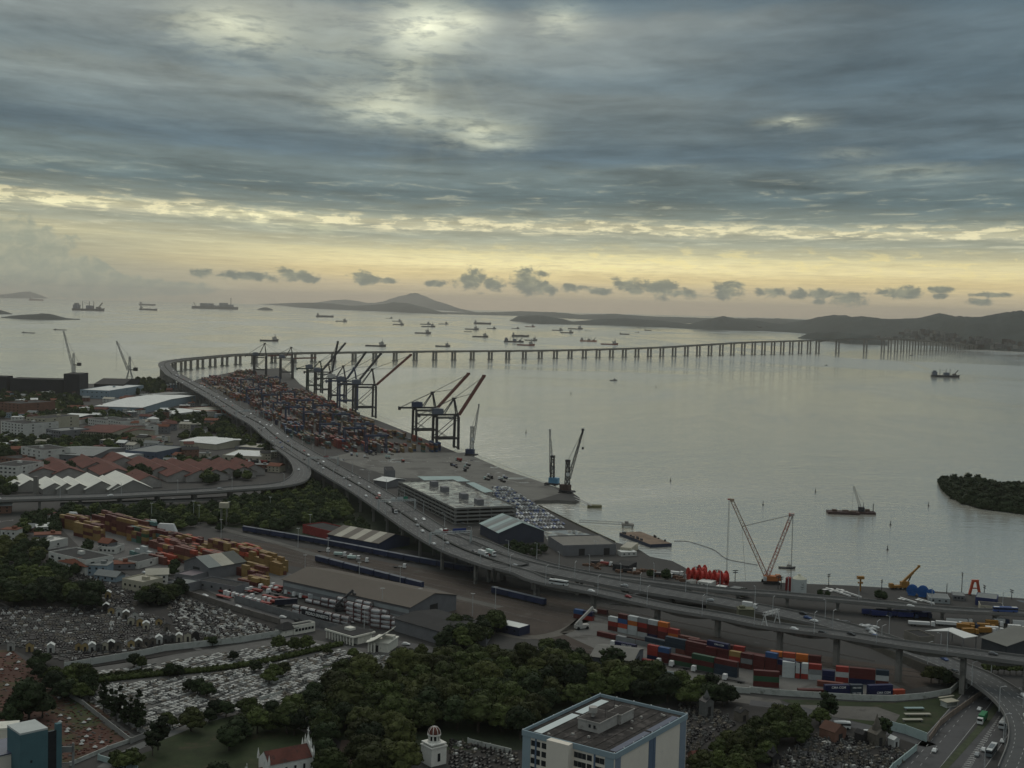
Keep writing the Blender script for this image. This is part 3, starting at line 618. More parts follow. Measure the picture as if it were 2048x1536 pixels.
def sts(px, py, boom, label, hg=40, ha=63, bl=58, back=22, gauge=28, half=9, boomm=BOOMR, mat=STEEL_D, hm=MACH, lat=False):
    """ship-to-shore crane; px, py = foot of the waterside rail centre. local x points over the water"""
    p = W(px, py, 3); t = thing('quay_crane', label, 'crane', p, QRZ, 'container cranes along the quay')
    g0, g1 = -gauge, 0; b = MB()
    for y in (-half, half):
        for x in (g0, g1):
            MB().beam((x, y, 1.5), (x, y * .86, hg), 2.7, 2.7).box(x, y, 0, 2.2, 5.5, 2.2).build('leg', mat, t)
        b.beam((g0, y, hg * .33), (g1, y, hg * .33), 1.5, 2.2); b.beam((g0, y * .9, hg * .95), (g1, y * .9, hg * .95), 1.3, 1.3)
        b.beam((g0, y, hg * .36), (g1, y * .9, hg * .93), .8); b.beam((g0 * .45, y, hg * .36), (g0, y * .9, hg * .6), .6)
    for x in (g0, g1):
        b.beam((x, -half, 2), (x, half, 2), 1.2, 1.6); b.beam((x, -half, hg * .33), (x, half, hg * .33), 1.2, 1.8); b.beam((x, -half * .9, hg), (x, half * .9, hg), 1.4, 2)
    for k in range(5): b.beam((g0 - 1.6, half * (.6 - .3 * (k % 2)), hg * (.05 + .16 * k)), (g0 - 1.6, half * (.3 + .3 * (k % 2)), hg * (.05 + .16 * (k + 1))), .5)
    b.build('portal_frame', mat, t)
    MB().box((g0 - back + g1 + 3) / 2, -2.3, hg + .6, g1 + 3 - g0 + back, 1.1, 2.0).box((g0 - back + g1 + 3) / 2, 2.3, hg + .6, g1 + 3 - g0 + back, 1.1, 2.0).box(g0 - back + 1, 0, hg - 1.2, 2, 7, 4.5).build('girder', mat, t)
    b = MB(); ax = g1 - 4
    for y in (-4, 4): b.beam((g1, y, hg + 1), (ax, y * .35, ha), 1.3); b.beam((g0 + 10, y, hg + 1.5), (ax, y * .35, ha), 1.0); b.beam((ax, y * .35, ha), (g0 - back + 3, y * .6, hg + 2.5), .45)
    b.box(ax, 0, ha - .6, 5, 4.4, 1.6).beam((g1 - 1, -3, hg + 12), (g1 - 1, 3, hg + 12), .7); b.build('a_frame', mat, t)
    o = MB().box(g0 + 3, 0, hg + 2.6, 13, 8, 6.2).box(g0 + 3, 0, hg + 8.8, 12, 7, .5).build('machine_house', hm, t); MB().box(g0 + 3, 0, hg + 9.3, 4, 3, 1).build('roof_vent', STEEL_W, o)
    MB().box(g1 - 9, -3.6, hg - 4.2, 3.2, 2.6, 2.8).build('cab', CABW, t)
    ca, sa = math.cos(R(boom)), math.sin(R(boom)); hx, hz_ = g1 + 3, hg + 1.4; tip = (hx + bl * ca, 0, hz_ + bl * sa)
    b = MB()
    if lat: b.lattice((hx, 0, hz_), tip, 4.6, 3.6, 12, .7)
    else:
        for y in (-2.2, 2.2): b.beam((hx, y, hz_), (tip[0], y, tip[2]), 1.4, 2.8)
        for k in range(9): f = (k + .3) / 9; b.beam((hx + bl * f * ca, -2.2, hz_ + bl * f * sa), (hx + bl * f * ca, 2.2, hz_ + bl * f * sa), .6)
        b.beam((hx, 0, hz_ + 1.6), (tip[0] - 6 * ca, 0, tip[2] + 1.4 - 6 * sa), .5); b.box(tip[0], 0, tip[2] - .8, 3, 6.2, 2.4)
    b.build('boom', boomm, t)
    b = MB()
    for f in ((.5, .97) if boom < 20 else (.52, .95)): b.beam((ax, 1.3, ha), (hx + bl * f * ca, 1.5, hz_ + bl * f * sa + 1), .28); b.beam((ax, -1.3, ha), (hx + bl * f * ca, -1.5, hz_ + bl * f * sa + 1), .28)
    b.build('forestay', mat, t); return t
sts(912, 897, 57, 'dark quay crane with raised rusty boom, nearest of the row', 41, 63, 58)
sts(869, 879, 47, 'dark quay crane with raised rusty boom, just behind the nearest one', 41, 63, 62, hm=STEEL_B)
sts(748, 835, 41, 'tall dark quay crane with red boom reaching across the bridge', 50, 76, 72, back=26, gauge=32, half=11)
sts(712, 819, 51, 'dark blue quay crane with steep boom beside the tall red boomed one', 46, 70, 60, gauge=30, mat=STEEL_B, boomm=STEEL_D)
sts(690, 806, 55, 'dark quay crane with thin raised boom and pale machine house', 42, 66, 58, hm=STEEL_W, boomm=STEEL_D)
sts(660, 795, 80, 'dark quay crane with thick boom folded nearly upright', 46, 62, 58, boomm=STEEL_D, mat=STEEL_D)
sts(643, 786, 50, 'greenish quay crane with broad raised boom behind the upright one', 46, 62, 66, mat=STEEL_G, boomm=STEEL_D)
sts(585, 757, 2, 'quay crane with lowered boom, second from the far end of the quay', 45, 72, 50)
sts(532, 752, 3, 'quay crane with lowered boom at the far end of the quay', 46, 77, 55)
# rubber-tyred yard gantries
def rtg_proto():
    t = thing('yard_gantry', 'blue yard gantry', 'gantry crane')
    for y in (-4.5, 4.5):
        for x in (-12, 12): MB().beam((x, y, 1.4), (x, y * .8, 21), 1.0, 1.2).build('leg', STEEL_B, t)
    for x in (-12, 12): MB().box(x, 0, .7, 1.4, 12, 1.6).build('sill_beam', STEEL_B, t)
    b = MB()
    for y in (-3.4, 3.4): b.box(0, y, 20.2, 25.5, 1.1, 1.8)
    b.build('girder', STEEL_B, t); MB().box(4, 0, 22, 5, 6, 2.4).build('trolley', MACH, t); MB().box(1, -2.4, 16.8, 2, 2, 2.6).build('cab', CABW, t); return t
rp = rtg_proto(); first = True
for k, (px, py, s) in enumerate([(752, 906, 1), (709, 893, 1.1), (659, 882, 1.05), (624, 853, 1), (589, 845, 1.1), (562, 833, 1), (540, 815, 1), (610, 828, 1.05), (508, 805, 1.1), (645, 838, 1), (575, 808, 1), (530, 790, 1), (682, 858, 1), (728, 880, 1), (494, 780, 1), (548, 775, 1)]):
    lb = '%s blue yard gantry among the container stacks, counting roughly from the camera side' % ordn(k)
    if first: o = rp; first = False; o.location = W(px, py); o.rotation_euler.z = QRZ + 0.0; o['label'] = lb; o['group'] = 'blue yard gantries over the container stacks'
    else: o = dup(rp, W(px, py), QRZ, lb)
    o.scale = (s, s, s)
# mobile harbour cranes
def mobile(px, py, rz, h, bl, ang, basem, towm, label, hook=0):
    t = thing('harbour_crane', label, 'crane', W(px, py), rz, 'mobile harbour cranes on the quay')
    MB().box(0, 0, .6, 14, 8, 1.6).box(-5, 6, 0, 2, 3, .8).box(5, 6, 0, 2, 3, .8).box(-5, -6, 0, 2, 3, .8).box(5, -6, 0, 2, 3, .8).build('chassis', STEEL_D, t)
    MB().box(-2, 0, 2.3, 10, 6, 5.4).box(-5, 0, 2.3, 3, 7, 4).build('superstructure', basem, t)
    MB().lattice((0, 0, 7), (0, 0, h), 3.6, 2.6, 6, .75).box(0, 0, h, 4, 3.6, 2.2).build('tower', towm, t)
    MB().box(1.8, -2.6, h * .55, 2.6, 2.4, 3.2).build('cab', CABW, t)
    x0, z0 = 1.5, h * .45; x1, z1 = x0 + bl * math.cos(R(ang)), z0 + bl * math.sin(R(ang))
    MB().lattice((x0, 0, z0), (x1, 0, z1), 2.4, 1.0, 14, .38).box(x1, 0, z1, 1.8, 2.6, 2.2).build('boom', towm if hook else STEEL_W, t)
    b = MB()
    for y in (-1, 1): b.beam((0, y, h + 1.5), (x1, y * .4, z1), .16)
    if hook: b.beam((x1 + .6, 0, z1), (x1 + .6, 0, z1 - hook), .14).box(x1 + .6, 0, z1 - hook - 2, 1.6, 1.6, 2.2)
    b.build('cable', STEEL_D, t)
LBLUE = M('crane_light_blue', (.10, .24, .36), .6, .15, .2)
mobile(943, 911, R(-20), 33, 46, 82, STEEL_B, STEEL_W, 'grey mobile harbour crane near the big quay cranes, boom almost vertical')
mobile(1104, 970, R(160), 28, 42, 87, LBLUE, STEEL_D, 'mobile harbour crane with light blue base and near vertical boom')
mobile(1134, 985, R(-30), 30, 50, 74, M('crane_brown', (.07, .045, .035), .7, .2, .2), STEEL_D, 'dark mobile harbour crane at the quay corner with boom tilted outward', hook=16)
# crawler crane with long boom and back mast (orange-red and cream lattice)
cp = W(1538, 1166); t = thing('crawler_crane', 'huge crawler crane with crossing cream and red lattice boom and mast', 'crane', cp, 0)
LATC = M('lattice_cream_red', (.34, .26, .19), .6, .1, dirt_or_glare=((.30, .07, .04), .48, .56, .12)); LATR = M('lattice_red_white', (.36, .14, .11), .6, .1, dirt_or_glare=((.42, .38, .34), .5, .56, .2))
def rel(px, py, base=cp):       # point in the vertical plane through the crane, square to the view
    d = ray(px, py); k = base.y / d.y; return Vector((d.x * k - base.x, 0, CAMZ + d.z * k - base.z))
for y in (-3.5, 3.5): MB().box(1, y, 0, 11, 1.6, 1.8, top=(.92, 1)).build('track', RUBBER, t)
MB().box(1, 0, 1.8, 9, 5, 3.2).box(6, 0, 2.0, 3, 5.4, 3.6).build('body', M('crane_orange', (.38, .13, .04), .6, .2, .2), t); MB().box(-3.4, -3, 2.2, 2, 2, 2.6).build('cab', CABW, t)
bt, mt_ = rel(1464, 1001), rel(1583, 1030)
MB().lattice((-1, 0, 2.5), bt, 2.6, 1.9, 26, .3).box(bt.x, 0, bt.z - .6, 2.6, 2, 1.8).box(bt.x - 1.6, 0, bt.z + .4, 2.6, 1.2, .8).build('boom', LATC, t)
MB().lattice((-2, 0, 2.6), mt_, 2.4, 1.8, 20, .3).box(mt_.x, 0, mt_.z - .5, 3.4, 2.4, 1.6).build('mast', LATR, t)
mb_ = rel(1484, 1053); b = MB()
for y in (-.8, .8): b.beam((mt_.x, y, mt_.z), (mb_.x, y, mb_.z), .16); b.beam((mt_.x + 1, y, mt_.z), (rel(1582, 1150).x, y, 4), .16)
b.beam((bt.x - 2, 0, bt.z), (bt.x - 2, 0, 2), .2); b.beam((bt.x - 1.2, .8, bt.z), (bt.x - 1.2, .8, 2), .12); b.beam((mb_.x, 0, mb_.z), (rel(1492, 1140).x, 0, 1), .14); b.box(rel(1582, 1158).x, 0, .2, 3, 3, 4)
b.build('cable', STEEL_D, t)
# telescopic mobile crane
t = thing('mobile_crane', 'yellow telescopic crane with raised boom on the waterfront yard', 'crane', W(1800, 1178), R(8))
MB().box(0, 0, 1.0, 15, 3, 1.6).box(-6.3, 0, 1.6, 2.6, 2.8, 2.2).build('chassis', STEEL_Y, t)
for x in (-5.5, -3, 0, 3, 5.5): MB().cyl((x, -1.7, .7), (x, 1.7, .7), .75, n=10).build('wheel', RUBBER, t)
MB().box(3, 0, 2.6, 5.5, 3, 2.4).build('turntable', STEEL_Y, t); MB().beam((1, 0, 4), (8.5, 0, 11), 1.3, 1.5).beam((7, 0, 9.6), (12.5, 0, 15), .95, 1.1).box(12.5, 0, 14.4, 1.5, 1.2, 1.5).build('boom', STEEL_Y, t); MB().beam((5, 0, 3.6), (7.5, 0, 9.2), .6).build('ram', STEEL_D, t)
# shipyard cranes far left
def lattice_crane(px, py, top, tipp, label, cab_side=1, portal=True, mat=STEEL_W):
    p = W(px, py); t = thing('shipyard_crane', label, 'crane', p, 0, 'cranes in the shipyard')
    def rl(x, y):
        d = ray(x, y); k = p.y / d.y; return Vector((d.x * k - p.x, 0, CAMZ + d.z * k - p.z))
    tp, ti = rl(*top), rl(*tipp); zt = tp.z
    b = MB()
    if portal:
        for x in (-9, 9):
            for y in (-7, 7): b.beam((x, y, 0), (x * .2, y * .2, zt * .5), 1.3)
        for k in (.15, .3): b.beam((-9 * (1 - k * 1.6), -6, zt * k), (9 * (1 - k * 1.6), -6, zt * k), .8)
    else: b.box(0, 0, 0, 7, 7, zt * .5)
    b.build('portal', mat, t)
    MB().box(cab_side * 12, 0, zt * .5, 8, 5, 7).box(cab_side * 5, 0, zt * .5 + 1, 12, 3, 2).build('counterweight', STEEL_D, t)
    MB().lattice((0, 0, zt * .5), (0, 0, zt), 4, 2.4, 4, .9).build('tower', mat, t)
    MB().lattice((-cab_side * 3, 0, zt * .52), ti, 3.6, 1.8, 12, .7).build('boom', mat, t)
    MB().beam((0, 0, zt), ti, .3).beam((0, 0, zt), (cab_side * 14, 0, zt * .55), .4).beam(ti, (ti.x, 0, ti.z - 60), .2).build('cable', STEEL_D, t)
lattice_crane(259, 770, (258, 713), (233, 682), 'grey portal crane with slanting boom at the shipyard, beside the dark sheds', 1)
lattice_crane(147, 757, (145, 706), (127, 662), 'tall pale lattice crane standing on the dark shipyard block', 1, False)
# ------------------------------------------------------------------ ships
HULLS = {k: M('hull_' + k, c, .6, .2, .05) for k, c in {'dark': (.035, .035, .04), 'red': (.15, .035, .025), 'grey': (.08, .085, .09), 'orange': (.26, .07, .03)}.items()}
SUPW = M('ship_superstructure', (.26, .25, .23), .6, .2, .05); MAST = M('ship_mast', (.12, .11, .10), .7, .1)
def ship(px, py, lpx, kind, hull, label, flip=False, group='ships anchored in the bay beyond the bridge'):
    p = W(px, py, 0); L_ = lpx * p.y / F; L_ = max(L_, 12); s = L_ / 80.0; t = thing('ship', label, 'ship', p, R(-6 if not flip else 174), group)
    if kind == 'boat': t['category'] = 'boat'; t.name = 'boat'
    def hl(x0, x1, h0, h1, bw, z0=-1):
        b = MB(); n = 10; vs = []
        for i in range(n + 1):
            u = i / n; x = x0 + (x1 - x0) * u; w = bw / 2 * (min(1, (1 - u) * 4.2) ** .6) * (1 if u > .05 else .85) + .05; sh = h0 + (h1 - h0) * max(0, (u - .6) / .4) ** 1.4
            vs += [(x, -w, sh), (x, w, sh), (x - (.0 if u < .9 else 2 * s), w * .8, z0), (x - (.0 if u < .9 else 2 * s), -w * .8, z0)]
        fs = []
        for i in range(n):
            for j in range(4): fs.append((i * 4 + j, i * 4 + 4 + j, i * 4 + 4 + (j + 1) % 4, i * 4 + (j + 1) % 4))
        fs += [(0, 1, 2, 3), (n * 4 + 3, n * 4 + 2, n * 4 + 1, n * 4)]
        return b.add(vs, fs)
    H = HULLS[hull]
    if kind == 'supply':       # low aft deck, house forward
        hl(-40 * s, 40 * s, 5 * s, 9.5 * s, 18 * s).build('hull', H, t)
        MB().box(22 * s, 0, 6 * s, 16 * s, 15 * s, 7 * s).box(23 * s, 0, 13 * s, 11 * s, 13 * s, 4 * s).box(24 * s, 0, 17 * s, 7 * s, 10 * s, 3 * s).box(14 * s, 0, 12 * s, 4 * s, 5 * s, 5 * s).build('superstructure', SUPW, t)
        MB().beam((24 * s, 0, 19 * s), (24 * s, 0, 31 * s), 1.2 * s).beam((24 * s, -3 * s, 25 * s), (24 * s, 3 * s, 25 * s), .8 * s).build('mast', MAST, t)
    elif kind == 'tanker':     # house aft
        hl(-40 * s, 40 * s, 6 * s, 8 * s, 13 * s).build('hull', H, t)
        MB().box(-32 * s, 0, 6 * s, 8 * s, 11 * s, 8 * s).box(-33 * s, 0, 14 * s, 4 * s, 4 * s, 4 * s).build('superstructure', SUPW, t)
        MB().box(-5 * s, 0, 6 * s, 40 * s, 3 * s, 1.2 * s).beam((5 * s, 0, 6 * s), (5 * s, 0, 13 * s), .8 * s).build('deck_gear', MAST, t)
    elif kind == 'barge':
        MB().box(0, 0, -1, 80 * s, 18 * s, 5 * s).build('hull', H, t); MB().box(-30 * s, 0, 4 * s, 7 * s, 9 * s, 4 * s).build('superstructure', SUPW, t)
    elif kind == 'crane':
        hl(-40 * s, 40 * s, 5 * s, 7 * s, 18 * s).build('hull', H, t); MB().box(-31 * s, 0, 5 * s, 13 * s, 14 * s, 9 * s).box(-31 * s, 0, 14 * s, 8 * s, 10 * s, 4 * s).box(2 * s, 0, 5 * s, 14 * s, 12 * s, 8 * s).build('superstructure', SUPW if hull != 'dark' else MACH, t)
        b = MB()
        for x in (-16, 1, 12): b.beam((x * s, 0, 5 * s), (x * s, 0, 23 * s), 1.2 * s)
        b.beam((22 * s, 0, 6 * s), (34 * s, 0, 20 * s), 2.4 * s).beam((1 * s, 0, 16 * s), (-12 * s, 0, 20 * s), .6 * s).box(24 * s, 0, 6 * s, 10 * s, 8 * s, 4 * s); b.build('mast', MAST, t)
    elif kind == 'rig':
        MB().box(0, 0, -1, 82 * s, 26 * s, 5 * s).build('hull', H, t)
        MB().box(-16 * s, 0, 4 * s, 20 * s, 20 * s, 6.5 * s).box(-2 * s, 0, 4 * s, 14 * s, 18 * s, 3 * s).box(17 * s, 0, 4 * s, 11 * s, 18 * s, 8 * s).box(28 * s, 0, 4 * s, 12 * s, 14 * s, 5 * s).build('superstructure', MACH, t)
        MB().beam((31 * s, 0, 5 * s), (31 * s, 0, 22 * s), 1.1 * s).beam((-38 * s, 0, 4 * s), (-42 * s, 0, 12 * s), 1 * s).build('mast', MAST, t)
    elif kind == 'boat':
        hl(-40 * s, 40 * s, 7 * s, 12 * s, 24 * s, z0=-.5).build('hull', H, t); MB().box(10 * s, 0, 8 * s, 22 * s, 14 * s, 12 * s).build('cabin', SUPW, t); MB().beam((8 * s, 0, 18 * s), (8 * s, 0, 34 * s), 2 * s).build('mast', MAST, t)
    return t
SH = [(73, 601, 30, 'tanker', 'red', 'dark red cargo ship by the hazy island far on the left'), (178, 621.5, 66, 'crane', 'dark', 'long dark work ship with bulky deck houses near the far left island'), (295, 611, 34, 'tanker', 'dark', 'dark tanker far out, the farther of two above the shipyard cranes'),
      (297, 620.5, 37, 'tanker', 'dark', 'dark tanker far out, the nearer of two above the shipyard cranes'), (430, 618, 84, 'rig', 'dark', 'large dark floating rig with two tall blocks far across the bay'), (57, 666, 26, 'barge', 'dark', 'small dark ship near the left edge, left of the tall shipyard boom'),
      (120, 660, 25, 'barge', 'dark', 'small dark ship right behind the tip of the shipyard crane boom'), (650, 634, 36, 'tanker', 'dark', 'dark tanker in front of the hazy central hills'), (683, 643, 23, 'supply', 'grey', 'pale grey ship just nearer than the tanker by the hazy hills'),
      (539, 682, 38, 'supply', 'dark', 'dark supply ship right above the farthest quay crane'), (752, 693, 42, 'supply', 'dark', 'big dark supply ship just beyond the bridge, left of its twin'), (886, 693, 30, 'supply', 'dark', 'dark supply ship just beyond the bridge, right of its bigger twin'),
      (846, 667, 33, 'supply', 'dark', 'dark supply ship left of the bright streak on the water'), (961, 674, 32, 'supply', 'dark', 'dark supply ship right of the bright streak on the water'), (794, 643, 19, 'supply', 'dark', 'small far ship, upper of a close pair mid bay'),
      (797, 649.5, 23, 'supply', 'dark', 'small far ship, lower of a close pair mid bay'), (779, 637, 14, 'supply', 'grey', 'tiny ship at the left end of the far anchorage'), (851, 649, 21, 'supply', 'dark', 'small dark ship behind another, mid anchorage'),
      (857, 654, 28, 'supply', 'dark', 'dark ship in front of a smaller one, mid anchorage'), (887, 648.5, 20, 'supply', 'grey', 'small grey ship with boxy house in the mid anchorage'), (944, 659, 28, 'supply', 'dark', 'dark ship low in the cluster left of the peninsula'),
      (936, 663.5, 16, 'barge', 'dark', 'small low barge under the cluster left of the peninsula'), (965, 648, 35, 'tanker', 'dark', 'long dark tanker at the top of the cluster left of the peninsula'), (983, 657.5, 19, 'supply', 'dark', 'small ship at the right of the cluster left of the peninsula'),
      (1031, 657.5, 16, 'supply', 'dark', 'tiny ship in front of the tip of the wooded peninsula'), (1060, 654, 20, 'supply', 'red', 'small reddish ship under the wooded peninsula, left one'), (1115, 661, 22, 'supply', 'dark', 'small dark ship under the wooded peninsula, middle one'),
      (1134, 666, 26, 'supply', 'dark', 'dark ship nearer than the row under the wooded peninsula'), (1151, 658.5, 30, 'supply', 'dark', 'dark ship under the wooded peninsula, right of the middle one'), (1177, 662, 14, 'barge', 'grey', 'tiny low vessel right of the row under the peninsula'),
      (1177, 683, 34, 'crane', 'orange', 'red work ship with deck gear beyond the bridge, left of the other red one'), (1219, 689.5, 35, 'supply', 'red', 'red supply ship beyond the bridge, right of the red work ship'), (1249, 669, 20, 'tanker', 'dark', 'small low ship alone right of the red ships'),
      (1274, 665, 8, 'supply', 'dark', 'tiny tug alone under the far shore'), (1296, 661, 14, 'tanker', 'dark', 'tiny low ship close to the far shore'), (1317, 660.5, 9, 'barge', 'dark', 'tiniest low vessel close to the far shore'),
      (1041, 673, 35, 'tanker', 'dark', 'long low ship at the back of the trio near the bridge'), (1028, 684.5, 40, 'crane', 'dark', 'dark work ship with tall mast, left of the trio near the bridge'), (1052, 691, 36, 'supply', 'red', 'reddish supply ship, nearest of the trio by the bridge'), (1062, 681, 26, 'supply', 'dark', 'dark supply ship behind the reddish one of the trio')]
for a in SH: ship(*a)
ship(1891, 754, 56, 'crane', 'dark', 'dark vessel with three masts lying alone right of the bridge', group=None)
ship(1227, 761, 15, 'boat', 'dark', 'small tug under way trailing a long thin wake', group=None)
ship(1822, 711, 8, 'boat', 'dark', 'small launch near the bridge main span with a curved wake', group=None)
ship(2021, 892, 15, 'barge', 'dark', 'small flat boat alone near the right edge above the wooded islet', group=None)
ship(1574, 1137, 17, 'boat', 'dark', 'small workboat on the water behind the white tank', group=None)
ship(1652, 731, 6, 'boat', 'dark', 'tiny boat on open water below the bridge', group=None)
for i, (px, py) in enumerate([(1052, 866), (1142, 788), (1312, 775), (1341, 962), (1631, 984), (1781, 1050), (1775, 1100), (1526, 1010), (1857, 1012), (1858, 986)][:9]):
    p = W(px, py, 0); big = .8 if py > 940 else 1.0; t = thing('buoy', '%s' % ['buoy alone left of the small mobile crane tips', 'slim buoy left of the tug wake', 'small buoy right of the tug', 'dark buoy midway between quay corner and open water', 'small buoy left of the crane barge', 'small buoy right of the crane barge', 'big dark buoy in front of the crane barge', 'faint buoy left of the red lattice boom', 'small buoy left of the wooded islet'][i], 'buoy', p, 0, 'channel buoys')
    t.scale = (big,) * 3; MB().cyl((0, 0, -.4), (0, 0, .9), 1.1, 1.0, 10).cyl((0, 0, .9), (0, 0, 3.4), .55, .2, 8).build('float', HULLS['dark'], t); MB().box(0, 0, 3.3, .9, .9, .9).beam((0, 0, 4), (0, 0, 6), .15).build('topmark', HULLS['dark'], t)
# crane barge
p = W(1703, 1028, 0); t = thing('crane_barge', 'dark barge pair carrying a small lattice crane near the wooded islet', 'barge', p, R(-4)); t.scale = (1.3, 1.3, 1.25)
MB().box(-6, 0, -.6, 22, 9, 2.4).box(9, 4, -.6, 16, 8, 2.2).build('hull', M('hull_rust_dark', (.05, .03, .028), .8, .3, .3), t); MB().box(-12, 0, 1.8, 3, 4, 1.2).box(-4, 1, 1.8, 4, 3, .9).box(0, -2, 1.8, 5, 3, .7).box(12, 5, 1.6, 3, 3, 1.6).build('deck_gear', M('rusty_gear', (.10, .07, .055), .9, .3, .5), t)
MB().box(7.5, 4, 1.6, 4, 3.4, 3.2).build('crane_house', HULLS['dark'], t); MB().lattice((7, 4, 3.6), (1.5, 4, 20), 1.5, .9, 12, .25).build('boom', STEEL_W, t); MB().beam((9, 4, 8), (1.5, 4, 20), .12).beam((9, 4, 4.6), (9, 4, 8), .3).beam((1.5, 4, 20), (1, 4, 2), .1).beam((16, 5, 0), (16, 5, 7.5), .5).build('cable', STEEL_D, t)
# deck barge at the quay
a, c = W(1240, 1066, 1), W(1322, 1098, 1); d = c - a; mid = W(1290, 1082, 0)
t = thing('barge', 'rusty flat deck barge moored against the rubble quay', 'barge', mid, math.atan2(d.y, d.x))
MB().box(0, 0, -.5, 52, 19, 3.0).build('hull', M('hull_blue_black', (.02, .028, .05), .7, .2, .2), t); MB().box(0, 0, 2.5, 51.6, 18.6, .12).build('deck', M('rusty_deck', (.17, .12, .085), .9, .35, .12), t)
for k in range(14): MB().box(rng.uniform(-24, 24), rng.choice((-8.4, 8.4)), 2.6, 1.4, 1.0, rng.uniform(.8, 2.2)).build('bollard', HULLS['dark'], t)
# jetties
t = thing('jetty', 'slim trestle jetty ending in a small square platform', 'jetty', (0, 0, 0)); A_, C_ = W(1158, 1042, 3), W(1246, 1047, 3); MB().lattice(A_, C_, 2.0, 2.0, 18, .25).build('walkway', STEEL_W, t)
MB().box(C_.x + 4, C_.y, 1.2, 10, 7, 1.8).box(C_.x + 3, C_.y, 3, 3, 3, 2).build('platform', CONC, t); [MB().cyl((C_.x + x, C_.y + y, -1), (C_.x + x, C_.y + y, 1.4), .4, n=6).build('pile', CONC, t) for x in (0, 8) for y in (-3, 3)]
t = thing('jetty', 'pair of narrow walkways leading to a mooring dolphin off the quay corner', 'jetty', (0, 0, 0))
for dy in (0, 3): A_, C_ = W(1148 + dy, 993 + dy * 2, 3), W(1180 + dy, 1008 + dy, 3); MB().beam(A_, C_, 1.0, .5).build('walkway', STEEL_W, t)
C_ = W(1189, 1013, 1); MB().box(C_.x, C_.y, 0, 13, 7, 2.4).build('platform', M('dolphin_ochre', (.12, .115, .06), .8, .2, .3), t)
# floating boom line on the water
b = MB(); q = cat([W(*v, .1) for v in [(1348, 1082), (1375, 1083), (1410, 1093), (1430, 1101), (1452, 1117), (1480, 1124), (1515, 1130)]], 3)
for u, v in zip(q, q[1:]): b.beam(u, v, .4, .35)
tag(b.build('floating_hose', HULLS['dark']), 'thin dark floating hose curving from the crane out over the water', 'hose')
# wakes: calm streaks where boats have passed
WK = M('wake_water', (.20, .20, .18), .14, .15, .02, spec=.6)
for nm_, pts_, w0, w1 in (('wake', [(1218, 761, .08), (1160, 759, .08), (1100, 757, .08), (1020, 754.5, .08)], 3, 26), ('wake', [(1819, 712, .08), (1800, 713, .08), (1788, 717, .08), (1793, 721, .08), (1815, 725, .08), (1860, 740, .08)], 5, 22), ('wake', [(872, 664, .08), (905, 666, .08), (950, 668, .08)], 60, 30)):
    q = cat([W(*v) for v in pts_], 25); b = MB(); n_ = len(q); sweep(b, q, lambda i: [(-(w0 + (w1 - w0) * i / n_) / 2, 0), ((w0 + (w1 - w0) * i / n_) / 2, 0)], close=False); tag(b.build(nm_, WK), kind='structure')
# wooded islet
def islet():
    rr = random.Random(3); b = MB(); vs = []; n = 40
    edge = [(1884, 963), (1886, 970), (1892, 982), (1908, 996), (1930, 1006), (1960, 1015), (2000, 1021), (2048, 1027), (2120, 1034), (2200, 1036), (2260, 1010), (2200, 985), (2048, 975), (1990, 972), (1930, 966), (1900, 961)]
    p = [W(*e, .6) for e in edge]; b.prism([(v.x, v.y) for v in p], -.9, .8); return tag(b.build('island', M('islet_mud', (.03, .03, .02), .95, .2, .1)), kind='structure'), edge
ISL, ISLE = islet()
# ================================================================== buildings
def G(px, py): return W(px, py, 3.0)
def rect3(a, b, c, fix=None):
    """ground corners from photo pixels: a-b is one wall, c lies on the wall opposite; returns centre, length, depth, angle"""
    A_, B_, C_ = [G(*p) if isinstance(p, tuple) else p for p in (a, b, c)]
    u = (B_ - A_); L_ = u.length; u.normalize(); n = Vector((-u.y, u.x, 0)); dep = (C_ - B_).dot(n); s = 1 if dep > 0 else -1
    if fix: dep = fix * s
    cen = (A_ + B_) / 2 + n * dep / 2; return cen, L_, abs(dep), math.atan2(u.y, u.x)
WALL_W = M('wall_offwhite', (.50, .49, .45), .85, .15, .2, dirt_or_glare=((.20, .19, .17), .55, .75, .25)); WALL_G = M('wall_grey', (.15, .15, .155), .85, .15, .2); WALL_D = M('wall_dark', (.03, .03, .034), .9, .3, .05)
WALL_C = M('wall_cream', (.38, .35, .27), .85, .15, .2, dirt_or_glare=((.22, .20, .16), .55, .75, .25)); WALL_B = M('wall_brick', (.17, .09, .065), .9, .25, .3); WALL_BL = M('wall_paleblue', (.22, .28, .32), .8, .12, .2)
RF_BR = M('roof_brown', (.105, .088, .072), .85, .10, .05, corr=(0, 4.0, .05)); RF_D = M('roof_dark', (.028, .027, .027), .9, .3, .2); RF_W = M('roof_white', (.58, .59, .56), .6, .14, .1, corr=(0, 5, .04), dirt_or_glare=((.28, .28, .26), .55, .75, .15))
RF_G = M('roof_grey', (.16, .17, .165), .7, .15, .1, corr=(0, 5, .04)); RF_R = M('roof_redtile', (.115, .040, .030), .9, .28, .12, dirt_or_glare=((.05, .03, .027), .52, .68, .2)); RF_C = M('roof_cream', (.34, .32, .26), .7, .15, .1); RF_T = M('roof_teal', (.24, .33, .32), .55, .15, .1, corr=(0, 5, .04)); RF_O = M('roof_orange', (.15, .055, .032), .9, .2, .2)
WIN = M('window_glass', (.02, .023, .026), .2, .3, .5, spec=.6); FRAME = M('window_frame', (.35, .36, .36), .6, .1)
_wm = {}
def win_mesh(w, h):
    k = (round(w, 1), round(h, 1))
    if k not in _wm:
        b = MB().box(0, 0, -h / 2, w, .12, h); _wm[k] = b.build('window', WIN); me = _wm[k].data; bpy.data.objects.remove(_wm[k]); _wm[k] = me
    return _wm[k]
